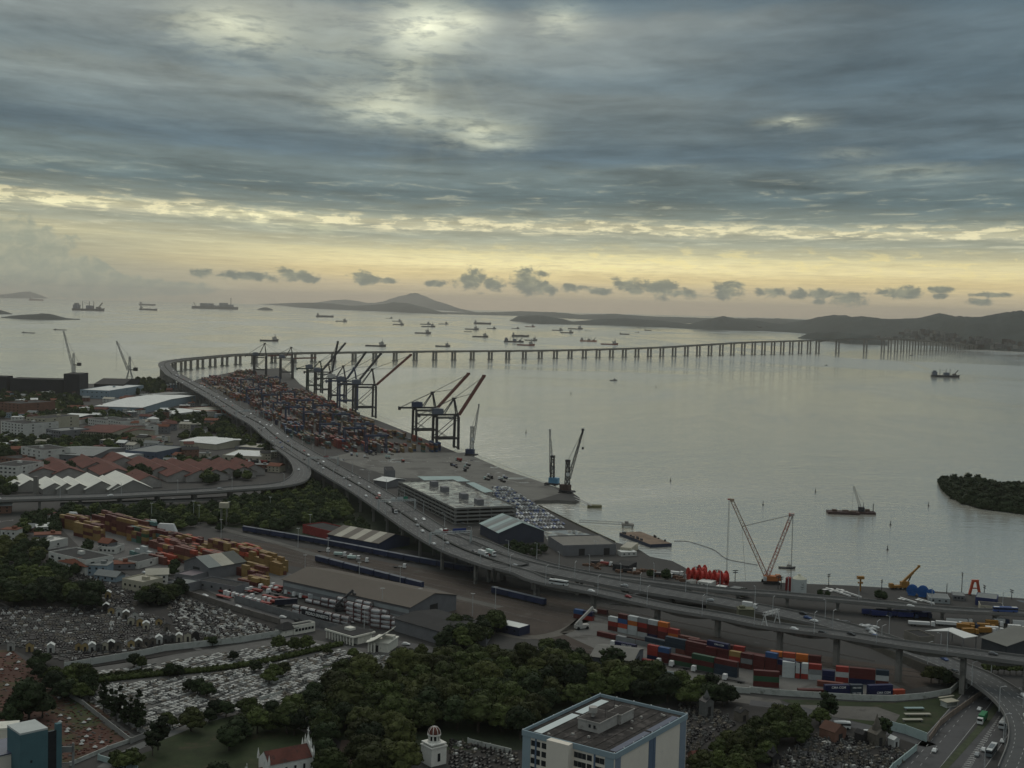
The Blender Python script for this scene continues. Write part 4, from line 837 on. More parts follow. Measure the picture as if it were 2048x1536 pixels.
def windows(par, x0, x1, y, zs, n, w, h, axis='x', name='window'):
    """a row of separate window parts on a wall; axis is the wall direction"""
    me = win_mesh(w, h); out = []
    for z in zs:
        for i in range(n):
            t = (i + .5) / n; v = x0 + (x1 - x0) * t; o = bpy.data.objects.new(name, me); col.objects.link(o); o.parent = par
            o.location = (v, y, z) if axis == 'x' else (y, v, z)
            if axis == 'y': o.rotation_euler.z = math.pi / 2
            out.append(o)
    return out
def doors(par, xs, y, w, h, axis='x', mat=None):
    for x in xs:
        b = MB().box(0, 0, 0, w, .16, h); o = b.build('door', mat or RF_D, par, (x, y, 0) if axis == 'x' else (y, x, 0), 0 if axis == 'x' else math.pi / 2)
def shed(name, label, cat, r, he, hr, mw, mr, segs=None, group=None, wins=0, drs=0, over=.8, base=3.0, hip=0, flip=False, open_end=False):
    cen, lx, ly, rz = r
    if flip: lx, ly, rz = ly, lx, rz + math.pi / 2
    t = thing(name, label, cat, (cen.x, cen.y, base), rz, group)
    b = MB(); X2, Y2 = lx / 2, ly / 2
    b.add([(-X2, -Y2, 0), (X2, -Y2, 0), (X2, Y2, 0), (-X2, Y2, 0), (-X2, -Y2, he), (X2, -Y2, he), (X2, Y2, he), (-X2, Y2, he), (-X2 + hip, 0, hr - .03), (X2 - hip, 0, hr - .03)], [(0, 1, 5, 4), (2, 3, 7, 6), (1, 2, 6, 9, 5), (3, 0, 4, 8, 7)]); b.build('wall', mw, t)
    mats = mr if isinstance(mr, (list, tuple)) else [mr]; n = segs or 1; b = MB(); X3, Y3 = X2 + over, Y2 + over; dz = (hr - he) * over / Y2; th = .25; hp = hip
    for i in range(n):
        xa, xb = -X3 + 2 * X3 * i / n, -X3 + 2 * X3 * (i + 1) / n; ra, rb = max(xa, -X3 + hp), min(xb, X3 - hp); mi = i % len(mats)
        b.add([(xa, -Y3, he - dz), (xb, -Y3, he - dz), (rb, 0, hr), (ra, 0, hr), (xa, Y3, he - dz), (xb, Y3, he - dz), (xa, -Y3, he - dz + th), (xb, -Y3, he - dz + th), (rb, 0, hr + th), (ra, 0, hr + th), (xa, Y3, he - dz + th), (xb, Y3, he - dz + th)],
              [(6, 7, 8, 9), (9, 8, 11, 10), (0, 3, 2, 1), (3, 4, 5, 2), (0, 1, 7, 6), (5, 4, 10, 11)], mi)
        if i == 0: b.add([(xa, -Y3, he - dz), (ra, 0, hr), (xa, Y3, he - dz), (xa, -Y3, he - dz + th), (ra, 0, hr + th), (xa, Y3, he - dz + th)], [(0, 3, 4, 1), (1, 4, 5, 2)] + ([(3, 4, 5)] if hp else []), mi)
        if i == n - 1: b.add([(xb, -Y3, he - dz), (rb, 0, hr), (xb, Y3, he - dz), (xb, -Y3, he - dz + th), (rb, 0, hr + th), (xb, Y3, he - dz + th)], [(0, 1, 4, 3), (1, 2, 5, 4)] + ([(3, 5, 4)] if hp else []), mi)
    b.build('roof', mats, t)
    if wins:
        windows(t, -X2 + 2, X2 - 2, -Y2 - .02, [he * .62], wins, min(2.4, lx / wins * .5), 1.3); windows(t, -X2 + 2, X2 - 2, Y2 + .02, [he * .62], wins, min(2.4, lx / wins * .5), 1.3)
    if drs:
        for s in (-1, 1): doors(t, [0], s * (X2 + .04), min(7, ly * .3), he * .8, 'y')
    return t
def block(name, label, cat, r, h, mw, mr=RF_D, rows=0, cols=0, colsy=0, ww=1.6, wh=1.4, par=.8, group=None, base=3.0, roofbox=True, seed=0):
    """flat-roofed building with parapet, window parts on all walls and a roof hut"""
    cen, lx, ly, rz = r; t = thing(name, label, cat, (cen.x, cen.y, base), rz, group); X2, Y2 = lx / 2, ly / 2
    b = MB(); b.box(0, 0, 0, lx, ly, h)
    for s in (-1, 1): b.box(0, s * (Y2 - .15), h, lx, .3, par); b.box(s * (X2 - .15), 0, h, .3, ly - .6, par)
    b.build('wall', mw, t); MB().box(0, 0, h + .01, lx - .7, ly - .7, .12).build('roof', mr, t)
    if rows:
        st = h / rows; zs = [st * (i + .55) for i in range(rows)]
        if cols: windows(t, -X2 + .6, X2 - .6, -Y2 - .02, zs, cols, ww, wh)
        if colsy: windows(t, -Y2 + .6, Y2 - .6, X2 + .02, zs, colsy, ww, wh, 'y'); windows(t, -Y2 + .6, Y2 - .6, -X2 - .02, zs, colsy, ww, wh, 'y')
    if roofbox:
        rr = random.Random(seed + int(lx * 10)); MB().box(rr.uniform(-.25, .25) * lx, rr.uniform(-.1, .2) * ly, h + .13, min(4, lx * .25), min(3, ly * .3), 2.2).build('roof_hut', mw, t)
    return t
# --- the big port sheds
shed('warehouse', 'very long warehouse with brown roof and pale strip windows beside the tank containers', 'warehouse', rect3((566, 1188), (820, 1246), (922, 1222)), 9, 13.5, WALL_G, RF_BR, drs=1)
cen, lx, ly, rz = rect3((566, 1188), (820, 1246), (922, 1222)); w0 = [o for o in bpy.data.objects if o.name.startswith('warehouse')][-1]
for z, h_ in ((5.2, 2.2), (1.5, 1.6)): MB().box(0, (-1) * (ly / 2 + .06), z, lx - 2, .1, h_).build('strip_window', M('strip_glazing', (.26, .28, .28), .5, .2, .05), w0)
shed('warehouse', 'blue walled shed with brown and cream striped roof by the blue wagons', 'warehouse', rect3((656, 1084), (757, 1103), (818, 1090)), 6, 10.5, M('wall_navy', (.03, .04, .075), .8, .15, .1), [M('roof_taupe', (.13, .115, .095), .8, .1, .1), RF_C], segs=7)
shed('warehouse', 'open fronted shed with grey, cream and dark roof bands among the yellow containers', 'warehouse', rect3((418, 1160), (490, 1147), (366, 1147)), 8, 13, WALL_G, [M('roof_greygreen', (.17, .19, .18), .7, .1, .1), RF_C, M('roof_slate', (.085, .09, .08), .8, .1, .1)], segs=3, drs=1)
shed('warehouse', 'grey arched shed at the corner of the red container yard', 'warehouse', rect3((1182, 1338), (1264, 1348), (1282, 1322)), 6.5, 9, M('wall_bluegrey', (.13, .14, .155), .8, .15, .2), M('roof_warmgrey', (.15, .145, .13), .8, .12, .2), drs=1)
shed('warehouse', 'low dark roofed shed in front of the long brown warehouse', 'warehouse', rect3((789, 1262), (882, 1290), (919, 1257)), 7, 8.4, WALL_G, RF_D)
block('building', 'low flat roofed building with pale roof next to the dark shed', 'building', rect3((905, 1288), (972, 1292), (982, 1276)), 5, WALL_G, RF_C, roofbox=False)
shed('warehouse', 'shed with teal and pale striped roof and navy gable beside the parking deck', 'warehouse', rect3((960, 1068), (997, 1088), (1092, 1086)), 8.5, 15.5, M('wall_navy2', (.045, .05, .07), .8, .12, .1), [RF_T, M('roof_teal_dark', (.15, .19, .19), .6, .1, .1), RF_G], segs=7)
block('building', 'long low grey building with two dark doors behind the small trees by the quay', 'building', rect3((1126, 1112), (1232, 1109), (1240, 1088)), 7, WALL_G, M('roof_warmgrey2', (.16, .15, .13), .8, .15, .2), roofbox=False)
cen, lx, ly, rz = rect3((1126, 1112), (1232, 1109), (1240, 1088)); doors(bpy.data.objects['building.001'], [-lx * .15, lx * .32], -ly / 2 - .05, 4.5, 5)
# --- parking deck
cs = [W(797, 964, 16), W(910, 1018, 16), W(1041, 1017, 16), W(926, 965, 16)]
u = (cs[1] - cs[0]); u.z = 0; LXp = u.length; u.normalize(); n_ = Vector((-u.y, u.x, 0)); LYp = (cs[2] - cs[1]).dot(n_); cen = (cs[0] + cs[1]) / 2 + n_ * LYp / 2; prz = math.atan2(u.y, u.x); LYp = abs(LYp)
pk = thing('parking_garage', 'large open sided parking deck with wet roof beside the highway', 'car park', (cen.x, cen.y, 3), prz)
WET_GLARE = M('wet_concrete_painted_glare', (.13, .13, .12), .8, .14, .05, puddle=(.46, .50, .13), dirt_or_glare=((.36, .355, .30), .53, .57, .11)); CP = M('deck_concrete', (.20, .195, .18), .85, .1, .1)  # pale patches paint the sky glare of puddles into the roof colour
for k in range(5):
    z = k * 3.1 + .2; b = MB().box(0, 0, z, LXp, LYp, .45); b.build('floor_slab', WET_GLARE if k == 4 else CP, pk); b = MB()
    for s in (-1, 1): b.box(0, s * (LYp / 2 + .1), z - .2, LXp + .4, .25, 1.5); b.box(s * (LXp / 2 + .1), 0, z - .2, .25, LYp, 1.5)
    if k: b.build('parapet', CP, pk)
b = MB(); n = 16
for i in range(n + 1):
    for s in (-1, 1): b.box(-LXp / 2 + .4 + (LXp - .8) * i / n, s * (LYp / 2 - .1), 0, .6, .6, 13)
for i in range(6):
    for s in (-1, 1): b.box(s * (LXp / 2 - .1), -LYp / 2 + 1 + (LYp - 2) * i / 5, 0, .6, .6, 13)
b.build('column', CP, pk)['kind'] = 'stuff'
for fx, fy in ((-.30, -.05), (-.08, -.08), (.18, -.02), (.38, .02)): MB().box(fx * LXp, fy * LYp, 12.9, 8, 6, 4.6).build('stair_tower', WALL_G, pk)
block('building', 'small concrete block with ribbed tower at the far corner of the parking deck', 'building', rect3((772, 966), (790, 966), (790, 958)), 12, WALL_G, roofbox=False)
shed('canopy', 'white pitched roof canopy beside the highway near the parking deck', 'canopy', rect3((748, 972), (775, 976), (790, 968)), 6, 8, WALL_G, RF_W)
def canopy(label, pts, z, mat, group=None):
    ps = [W(*p, 3 + z) for p in pts]; c = sum(ps, Vector()) / len(ps); t = thing('canopy', label, 'canopy', (c.x, c.y, 3), 0, group)
    MB().prism([(p.x - c.x, p.y - c.y) for p in ps], z, z + .3).build('roof', mat, t)
    for p in ps: MB().box((p.x - c.x) * .93, (p.y - c.y) * .93, 0, .4, .4, z).build('post', WALL_G, t)
    return t
canopy('wide pale teal corrugated canopy behind the parking deck', [(835, 953), (920, 953), (941, 963), (853, 964)], 5, RF_T)
canopy('narrow pale teal canopy beyond the far corner of the parking deck', [(932, 966), (948, 965), (987, 983), (968, 986)], 5, RF_T)
canopy('white sharp edged canopy roof over the truck yard on the right', [(1850, 1262), (1905, 1256), (1956, 1273), (1928, 1277), (1897, 1263)], 7, M('canopy_white', (.6, .6, .57), .6, .1))
shed('warehouse', 'dark grey gabled hall at the right edge under the viaduct', 'warehouse', rect3((1962, 1304), (2012, 1322), (2110, 1296)), 8, 12.5, M('wall_charcoal', (.05, .055, .06), .85, .15, .2), M('roof_ash', (.14, .14, .125), .8, .12, .1), flip=False)
block('building', 'sloping concrete ramp house in front of the white canopy', 'building', rect3((1838, 1302), (1868, 1300), (1870, 1284)), 7, M('wall_tan', (.17, .155, .13), .9, .15, .2), roofbox=False)
MB().box(0, 0, 0, 9, 7, 7.5).box(0, 0, 7.5, 9.6, 7.6, .5).box(-2, 0, 8, 3, 3, 1.2).build('hut_wall', M('hut_olive', (.11, .11, .07), .9, .15, .3), thing('building', 'small ribbed green and white hut at the far yard corner by the trees', 'building', G(1490, 1243)))
# white tank with emblem
t = thing('storage_tank', 'white cylindrical tank with a dark emblem on the waterfront', 'tank', G(1597, 1189)); TW = M('tank_white', (.46, .48, .46), .5, .08, .3)
MB().cyl((0, 0, 0), (0, 0, 10.5), 4.9, n=40).build('shell', TW, t, smooth=False); MB().cyl((0, 0, 10.5), (0, 0, 12.6), 4.9, .8, 40).cyl((0, 0, 12.6), (0, 0, 13.2), .8, n=10).build('roof', M('tank_roof', (.44, .43, .33), .6, .1), t)
b = MB()
def onc(a, z, r=5.0): return (r * math.sin(a), -r * math.cos(a), z)
def arc_strip(a0, z0, a1, z1, w, n=6):
    for i in range(n):
        k0, k1 = i / n, (i + 1) / n; p = [(a0 + (a1 - a0) * k, z0 + (z1 - z0) * k) for k in (k0, k1)]
        b.add([onc(p[0][0], p[0][1] - w / 2), onc(p[1][0], p[1][1] - w / 2), onc(p[1][0], p[1][1] + w / 2), onc(p[0][0], p[0][1] + w / 2)], [(0, 1, 2, 3)])
arc_strip(.10, 8.0, .22, 7.0, .35); arc_strip(.22, 7.0, .38, 8.2, .3); arc_strip(.38, 8.2, .46, 8.2, .25); arc_strip(.30, 7.6, .44, 6.7, .3); arc_strip(.0, 6.1, .12, 5.7, .35); arc_strip(.12, 5.7, .38, 5.7, .4); arc_strip(.38, 5.7, .48, 6.1, .35); arc_strip(.06, 4.6, .44, 4.6, .25)
b.build('emblem', M('emblem_ink', (.07, .08, .08), .7, .1), t); MB().beam((-4.9, -1.5, 0), (-4.9, -1.5, 12), .5).build('ladder', TW, t)
t = thing('storage_tank', 'short dark red tank standing beside the white tank', 'tank', G(1577, 1180)); MB().cyl((0, 0, 0), (0, 0, 8), 2.2, n=18).cyl((0, 0, 8), (0, 0, 8.6), 2.2, 1.2, 18).build('shell', M('tank_red', (.17, .02, .02), .6, .15), t); MB().beam((2.2, 0, 0), (2.2, 0, 8.6), .3).build('ladder', STEEL_D, t)
# cable reels
REDR = M('reel_red', (.42, .035, .025), .5, .15, .3); BLUR = M('reel_blue', (.02, .10, .30), .5, .15, .3)
def reel(px, py, rad, wid, rz, mat, label, group):
    t = thing('cable_reel', label, 'reel', G(px, py), rz, group)
    for s in (-1, 1):
        b = MB().cyl((s * wid / 2, 0, rad), (s * (wid / 2 + .25), 0, rad), rad, n=28)
        for k in range(8): a = k * math.pi / 4; b.beam((s * (wid / 2 + .35), 0, rad), (s * (wid / 2 + .35), rad * math.sin(a), rad + rad * math.cos(a)), .3)
        b.build('flange', mat, t)
    MB().cyl((-wid / 2, 0, rad), (wid / 2, 0, rad), rad * .62, n=24).build('drum', mat, t)
    MB().box(0, 0, 0, wid + 1.4, rad * 1.3, .5).build('cradle', mat, t)
for i, (px, py, r_) in enumerate([(1382, 1158, 4.6), (1392, 1160, 4.8), (1404, 1162, 4.8), (1414, 1163, 4.4), (1424, 1164, 4.2), (1434, 1165, 4.8), (1447, 1166, 4.8), (1404, 1152, 4.5)]):
    reel(px, py + 4, r_, 3.6, R(12), REDR, '%s bright red cable reel in the waterfront row, counted from the barge side' % ordn(i), 'red cable reels on the waterfront')
for i, (px, py, r_) in enumerate([(1824, 1190, 3.4), (1845, 1193, 3.5), (1861, 1195, 2.6)]):
    reel(px, py, r_, 2.6, R(62), BLUR, ['leftmost big blue cable reel on the right waterfront', 'middle big blue cable reel on the right waterfront', 'smaller blue reel with spoked rim next to the big blue ones'][i], 'blue cable reels on the waterfront')
t = thing('steel_frame', 'orange red A-shaped steel frame standing on the right waterfront', 'frame', G(1949, 1190)); MB().beam((-3.4, 0, 0), (-1.4, 0, 9), 1.5).beam((3.4, 0, 0), (1.4, 0, 9), 1.5).box(0, 0, 8.6, 4.4, 1.6, 1.4).beam((-2.2, 0, 4.5), (2.2, 0, 4.5), .7).build('frame', M('frame_orange', (.40, .07, .03), .6, .15), t); MB().box(-3.4, 0, 0, 2.4, 2.4, .5).box(3.4, 0, 0, 2.4, 2.4, .5).build('foot', STEEL_D, t)
for i, (px, py, a) in enumerate([(1672, 1185, 0), (1693, 1187, 0), (1814, 1202, .2), (1849, 1204, .2)]):
    t = thing('pipe_rack', ['white pipe with cross plate on the bare lot, left of its pair', 'white pipe with cross plate on the bare lot, right of its pair', 'shorter white pipe with cross plates near the blue reels, left one', 'shorter white pipe with cross plates near the blue reels, right one'][i], 'pipe', G(px, py), R(115)); wp = M('pipe_white', (.62, .61, .58), .6, .1)
    s = 1 if i < 2 else .6; MB().beam((-14 * s, 0, .8), (10 * s, 0, .8), .9).build('pipe', wp, t); MB().box(8 * s, 0, .3, 2.4, 8 * s, .3).box(3 * s, 0, .3, 2.0, 6 * s, .3).build('cross_plate', wp, t)
t = thing('floodlight_mast', 'yellow topped mast standing on the waterfront lot', 'mast', G(1720, 1182)); MB().box(0, 0, 0, 1, 1, 8).build('post', STEEL_Y, t); MB().box(0, 0, 8, 4.5, 2.5, 1.8).box(0, 0, 5, 3, 2, 1).build('head', STEEL_Y, t)
for i, (px, py, h) in enumerate([(1393, 1160, 9), (1432, 1163, 8), (1470, 1164, 8), (1556, 1178, 9), (1562, 1178, 8), (1657, 1172, 8), (1763, 1184, 8), (1893, 1192, 8), (1923, 1188, 14), (1968, 1195, 8), (2023, 1198, 6)]):
    t = thing('utility_pole', '%s dark pole with crossarms along the waterfront, counted from the red reels' % ordn(i), 'pole', G(px, py), R(10 * i), 'poles along the waterfront'); MB().cyl((0, 0, 0), (0, 0, h), .28, .2, 6).build('pole', STEEL_D, t); MB().box(0, 0, h - .5, 4, .4, .5).box(0, 0, h - 1.8, 3.4, .4, .5).build('crossarm', STEEL_D, t)
# small buildings on the waterfront
for i, (a, b_, c, h, mw, mr, lb) in enumerate([((1394, 1173), (1421, 1177), (1422, 1170), 3.4, WALL_W, RF_W, 'white cabin under the red reels'), ((1372, 1170), (1381, 1172), (1382, 1167), 3, WALL_W, RF_G, 'tiny white cabin left of the reel cabin'), ((1425, 1184), (1446, 1187), (1448, 1180), 3, WALL_G, RF_W, 'low white roofed cabin right of the reel cabin'),
    ((1455, 1186), (1478, 1190), (1480, 1183), 3, WALL_G, RF_G, 'grey roofed cabin near the big crawler crane'), ((1240, 1108), (1262, 1110), (1264, 1098), 5, WALL_C, RF_C, 'cream roofed shed by the rubble quay'), ((1242, 1113), (1274, 1112), (1275, 1107), 3, WALL_W, RF_W, 'long pale cabin by the rubble quay'),
    ((1225, 1140), (1257, 1144), (1258, 1134), 4, WALL_D, RF_D, 'dark blue low shed near the orange boat'), ((1950, 1210), (1993, 1215), (1994, 1205), 5, M('wall_blue', (.02, .03, .10), .7, .15), RF_G, 'blue walled shed beside the orange frame'), ((1905, 1200), (1930, 1202), (1931, 1195), 3, WALL_G, RF_G, 'low grey hut right of the small blue reel'),
    ((1960, 1222), (2008, 1226), (2010, 1218), 3.5, WALL_C, RF_D, 'long cream wall hut below the blue shed'), ((1858, 1205), (1900, 1208), (1902, 1198), 3, M('mesh_grey', (.28, .30, .30), .7, .2, 1), RF_G, 'grey stack of steel grids near the blue reels'), ((990, 1262), (1038, 1273), (1041, 1262), 4.5, M('wall_blue2', (.025, .03, .06), .7, .15), RF_W, 'blue block under the rail sidings behind the trees')]):
    block('cabin' if h < 4.2 else 'building', lb, 'cabin' if h < 4.2 else 'building', rect3(a, b_, c), h, mw, mr, rows=1, cols=3, roofbox=False, par=.2, ww=1.2, wh=1)
# --- old red roofed sheds and cream tents on the left
uu = (G(262, 972) - G(186, 930)); ra = math.atan2(uu.y, uu.x)
for i, (px, py, lx, ly) in enumerate([(70, 948, 90, 34), (120, 947, 90, 30), (178, 938, 70, 26), (212, 948, 95, 32), (300, 944, 90, 28), (338, 950, 100, 30), (372, 950, 100, 28), (404, 950, 90, 26), (432, 948, 80, 26), (462, 946, 80, 26), (490, 943, 60, 22), (285, 968, 50, 24), (236, 930, 50, 28)]):
    p = G(px, py); shed('old_shed', '%s old red tiled shed behind the long ramp, counted from the left' % ordn(i), 'shed', (p, lx, ly, ra), 6, 11.5, M('shed_wall_white', (.30, .28, .26), .9, .2, .2), RF_R, group='old red roofed sheds', over=1.0)
for i, (px, py, lx, ly, h) in enumerate([(28, 978, 30, 16, 9), (52, 977, 44, 22, 11), (100, 981, 44, 20, 10), (122, 980, 52, 17, 10), (147, 981, 50, 20, 10), (188, 979, 60, 28, 12), (220, 980, 60, 16, 10), (248, 978, 68, 34, 13)]):
    p = G(px, py); shed('tent_roof', '%s cream vaulted roof in the row along the ramp, from the left' % ordn(i), 'shed', (p, lx, ly, ra), 5, h, M('tent_wall', (.25, .24, .22), .9, .1), M('tent_cream', (.62, .61, .54), .7, .08, .1), group='cream roofs along the long ramp')
t = thing('chimney', 'square concrete tower rising beside the cream roofs', 'tower', G(72, 990)); MB().box(0, 0, 0, 3.6, 3.6, 16).build('shaft', CONC, t); MB().box(0, 0, 16, 4, 4, .8).build('cap', CONC, t)
# --- city on the left
CITY = [  # (a, b, c px ground corners, height, wall, roof, rows, cols, colsy, label, kind)
 ((-20, 962), (34, 966), (40, 952), 15, WALL_W, RF_D, 4, 6, 2, 'white office block with rows of square windows at the left edge', 'b'),
 ((42, 924), (84, 932), (92, 918), 16, WALL_W, RF_D, 4, 4, 2, 'white and brick block with open floors left of the grey warehouse', 'b'),
 ((98, 928), (186, 932), (192, 912), 14, WALL_G, RF_G, 1, 7, 1, 'long grey warehouse with ribbed wall in the left city', 'g'),
 ((196, 926), (240, 930), (246, 916), 9, WALL_W, RF_W, 1, 4, 2, 'white hall with sawtooth roof between two grey warehouses', 'g'),
 ((250, 920), (312, 924), (320, 908), 10, M('wall_steelblue', (.07, .09, .13), .8, .15), RF_G, 1, 6, 1, 'steel blue hall with grey roof right of the sawtooth hall', 'b'),
 ((360, 893), (432, 900), (470, 888), 9, WALL_C, RF_W, 1, 0, 0, 'pale gabled hall with clerestory roof by the highway trees', 'g'),
 ((445, 922), (522, 925), (526, 912), 6, WALL_C, RF_W, 1, 6, 0, 'long building with thin white roof near the ramp loop', 'b'),
 ((470, 902), (522, 906), (524, 896), 5, WALL_G, RF_C, 1, 3, 0, 'low pale canopied building behind the thin white roof', 'b'),
 ((190, 825), (284, 828), (262, 798), 13, WALL_BL, RF_W, 1, 6, 2, 'big pale ribbed hall with white walls in the shipyard', 'g'),
 ((160, 796), (218, 798), (222, 784), 14, WALL_BL, RF_W, 2, 6, 1, 'pale blue hall with flat white roof behind the big ribbed hall', 'b'),
 ((278, 800), (300, 803), (306, 784), 12, WALL_G, RF_G, 1, 3, 1, 'grey hall with small vaulted roofs near the shipyard trees', 'g'),
 ((310, 832), (350, 838), (352, 822), 10, WALL_W, RF_W, 2, 5, 2, 'white hall with ribbed roof and blue strip near the orange shed', 'g'),
 ((366, 828), (414, 834), (414, 822), 9, M('wall_rust', (.26, .06, .035), .8, .15), RF_C, 1, 4, 1, 'rusty orange clad shed under a cream roof by the highway', 'b'),
 ((2, 872), (48, 878), (52, 864), 18, WALL_W, RF_D, 5, 7, 2, 'stepped white apartment block at the left edge', 'b'),
 ((52, 870), (92, 873), (96, 860), 22, WALL_C, RF_D, 5, 5, 2, 'taller cream apartment block behind the stepped white one', 'b'),
 ((92, 880), (122, 884), (124, 872), 13, WALL_G, RF_G, 3, 6, 1, 'grey gridded block with many windows right of the cream tower', 'b'),
 ((152, 880), (222, 884), (228, 866), 15, WALL_C, RF_R, 4, 14, 2, 'long cream block with red roof and arched windows', 'g'),
 ((222, 876), (246, 880), (250, 866), 12, WALL_C, RF_R, 3, 4, 2, 'short cream block with red roof joined behind a big tree', 'g'),
 ((252, 870), (268, 873), (272, 862), 12, WALL_W, RF_D, 3, 3, 2, 'small pale apartment house right of the big dark tree', 'b'),
 ((176, 850), (212, 855), (214, 845), 9, WALL_W, RF_D, 2, 8, 1, 'low white school building with window bands, left wing', 'b'),
 ((216, 856), (242, 860), (244, 850), 11, WALL_W, RF_D, 3, 5, 1, 'low white school building with window bands, right wing', 'b'),
 ((92, 846), (150, 850), (152, 838), 8, WALL_W, RF_R, 1, 5, 1, 'low red roofed hall in the trees of the left city', 'g'),
 ((112, 845), (148, 848), (160, 838), 11, WALL_G, RF_W, 1, 3, 0, 'bright white pitched roof poking above the red roofed hall', 'g'),
 ((285, 858), (308, 861), (310, 852), 8, WALL_W, RF_D, 2, 3, 1, 'white two storey house near the round tank', 'b'),
 ((262, 886), (305, 889), (308, 881), 6, WALL_C, RF_R, 1, 8, 1, 'row of low cream arcades beneath the apartment house', 'b'),
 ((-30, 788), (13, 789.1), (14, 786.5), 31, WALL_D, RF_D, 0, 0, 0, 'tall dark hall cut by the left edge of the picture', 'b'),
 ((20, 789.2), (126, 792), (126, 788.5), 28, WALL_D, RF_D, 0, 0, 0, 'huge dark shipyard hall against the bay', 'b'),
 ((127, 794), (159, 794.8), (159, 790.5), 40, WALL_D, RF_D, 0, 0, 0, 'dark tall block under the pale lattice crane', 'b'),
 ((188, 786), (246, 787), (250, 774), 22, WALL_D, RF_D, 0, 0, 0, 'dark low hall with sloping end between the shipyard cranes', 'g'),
 ((0, 930), (36, 934), (40, 922), 8, WALL_B, RF_D, 2, 4, 1, 'small brick house under the left apartment blocks', 'b'),
 ((12, 946), (60, 950), (62, 940), 6, WALL_W, RF_W, 1, 5, 1, 'low white roofed sheds above the left office block', 'b'),
 ((60, 782), (90, 783), (92, 776), 12, WALL_B, RF_D, 3, 4, 1, 'brown building in front of the huge dark hall', 'b'),
 ((0, 832), (40, 836), (42, 824), 20, WALL_B, RF_D, 5, 5, 1, 'brick slab block at the far left above the trees', 'b'),
 ((276, 942), (330, 944), (332, 938), 4, M('wall_red', (.30, .035, .025), .7, .1), M('roof_red', (.30, .04, .03), .7, .1), 1, 4, 1, 'low bright red shed behind the old red roofs', 'b'),
 ((180, 948), (208, 950), (210, 942), 5, WALL_BL, RF_BR, 1, 3, 1, 'low bluish shed in front of the long grey warehouse', 'b'),
]
for k, (a, b_, c, h, mw, mr, rows, cols, cy_w, lb, kd) in enumerate(CITY):
    r = rect3(a, b_, c)
    if kd == 'b': block('building', lb, 'building', r, h, mw, mr, rows, cols, cy_w, ww=min(2.4, r[1] / max(cols, 1) * .5), wh=1.5, seed=k, roofbox=rows > 1)
    else:
        t = shed('hall', lb, 'hall', r, h * .75, h, mw, mr)
        if cols: windows(t, -r[1] / 2 + 1, r[1] / 2 - 1, -r[2] / 2 - .04, [h * .75 * (i + .5) / max(rows, 1) for i in range(rows)], cols, min(2.2, r[1] / cols * .5), 1.6)
t = thing('silo', 'round white tank among the trees of the left city', 'tank', G(306, 848)); MB().cyl((0, 0, 0), (0, 0, 8), 8.5, n=28).build('shell', WALL_W, t); MB().cyl((0, 0, 8), (0, 0, 10.5), 8.5, 1, 28).build('roof', RF_W, t)
# little houses scattered among the trees
HM = [WALL_W, WALL_C, WALL_B, WALL_G, WALL_BL]; HRM = [RF_D, RF_R, RF_G, RF_W, RF_O, RF_C]
HOUSE_SPOTS = []; hr = random.Random(11); k = 0
zones = [((0, 880), (150, 935), 34), ((125, 878), (340, 905), 34), ((250, 790), (450, 868), 60), ((0, 792), (150, 850), 60), ((160, 800), (300, 866), 22), ((330, 895), (450, 940), 16), ((320, 770), (390, 810), 10), ((0, 1015), (110, 1085), 10), ((190, 1100), (330, 1180), 14), ((1300, 1195), (1375, 1205), 0), ((520, 912), (575, 945), 5)]
grp = ['houses under the left apartment blocks', 'houses around the long cream block', 'small buildings left of the elevated highway', 'houses below the dark shipyard halls', 'houses near the ribbed hall', 'sheds near the thin white roof', 'sheds at the foot of the bridge', 'houses at the left edge above the cemetery', 'houses along the street below the yellow containers', '', 'sheds inside the ramp loop']
def tone(m): return {'wall_offwhite': 'white', 'wall_cream': 'cream', 'wall_brick': 'brick', 'wall_grey': 'grey', 'wall_paleblue': 'pale blue'}[m.name]
def rtone(m): return {'roof_dark': 'dark', 'roof_redtile': 'red', 'roof_grey': 'grey', 'roof_white': 'white', 'roof_orange': 'orange', 'roof_cream': 'cream'}[m.name]
for zi, ((x0, y0), (x1, y1), n) in enumerate(zones):
    for _ in range(n):
        px, py = hr.uniform(x0, x1), hr.uniform(y0, y1); p = G(px, py)
        if any((p - q).length < 17 for q in HOUSE_SPOTS): continue
        HOUSE_SPOTS.append(p); mw, mr = hr.choice(HM), hr.choice(HRM); lx, ly, h = hr.uniform(9, 20), hr.uniform(8, 13), hr.choice([3.5, 6.5, 6.5, 9])
        t = thing('house', '%s house with %s roof, %s of %s' % (tone(mw), rtone(mr), ordn(_), grp[zi]), 'house', p, hr.uniform(-.5, .5), grp[zi])
        if hr.random() < .55: MB().box(0, 0, 0, lx, ly, h).build('wall', mw, t); MB().gable(0, 0, h - .3, lx, ly, .3, 2.8, mw=0, mr=0).build('roof', mr, t)
        else: MB().box(0, 0, 0, lx, ly, h).build('wall', mw, t); MB().box(0, 0, h, lx + .5, ly + .5, .35).box(lx * .2, 0, h + .35, 3, 3, 1.8).build('roof', mr, t)
        windows(t, -lx / 2 + .5, lx / 2 - .5, -ly / 2 - .03, [h * .55] if h < 5 else [h * .3, h * .72], 3, 1.3, 1.3)
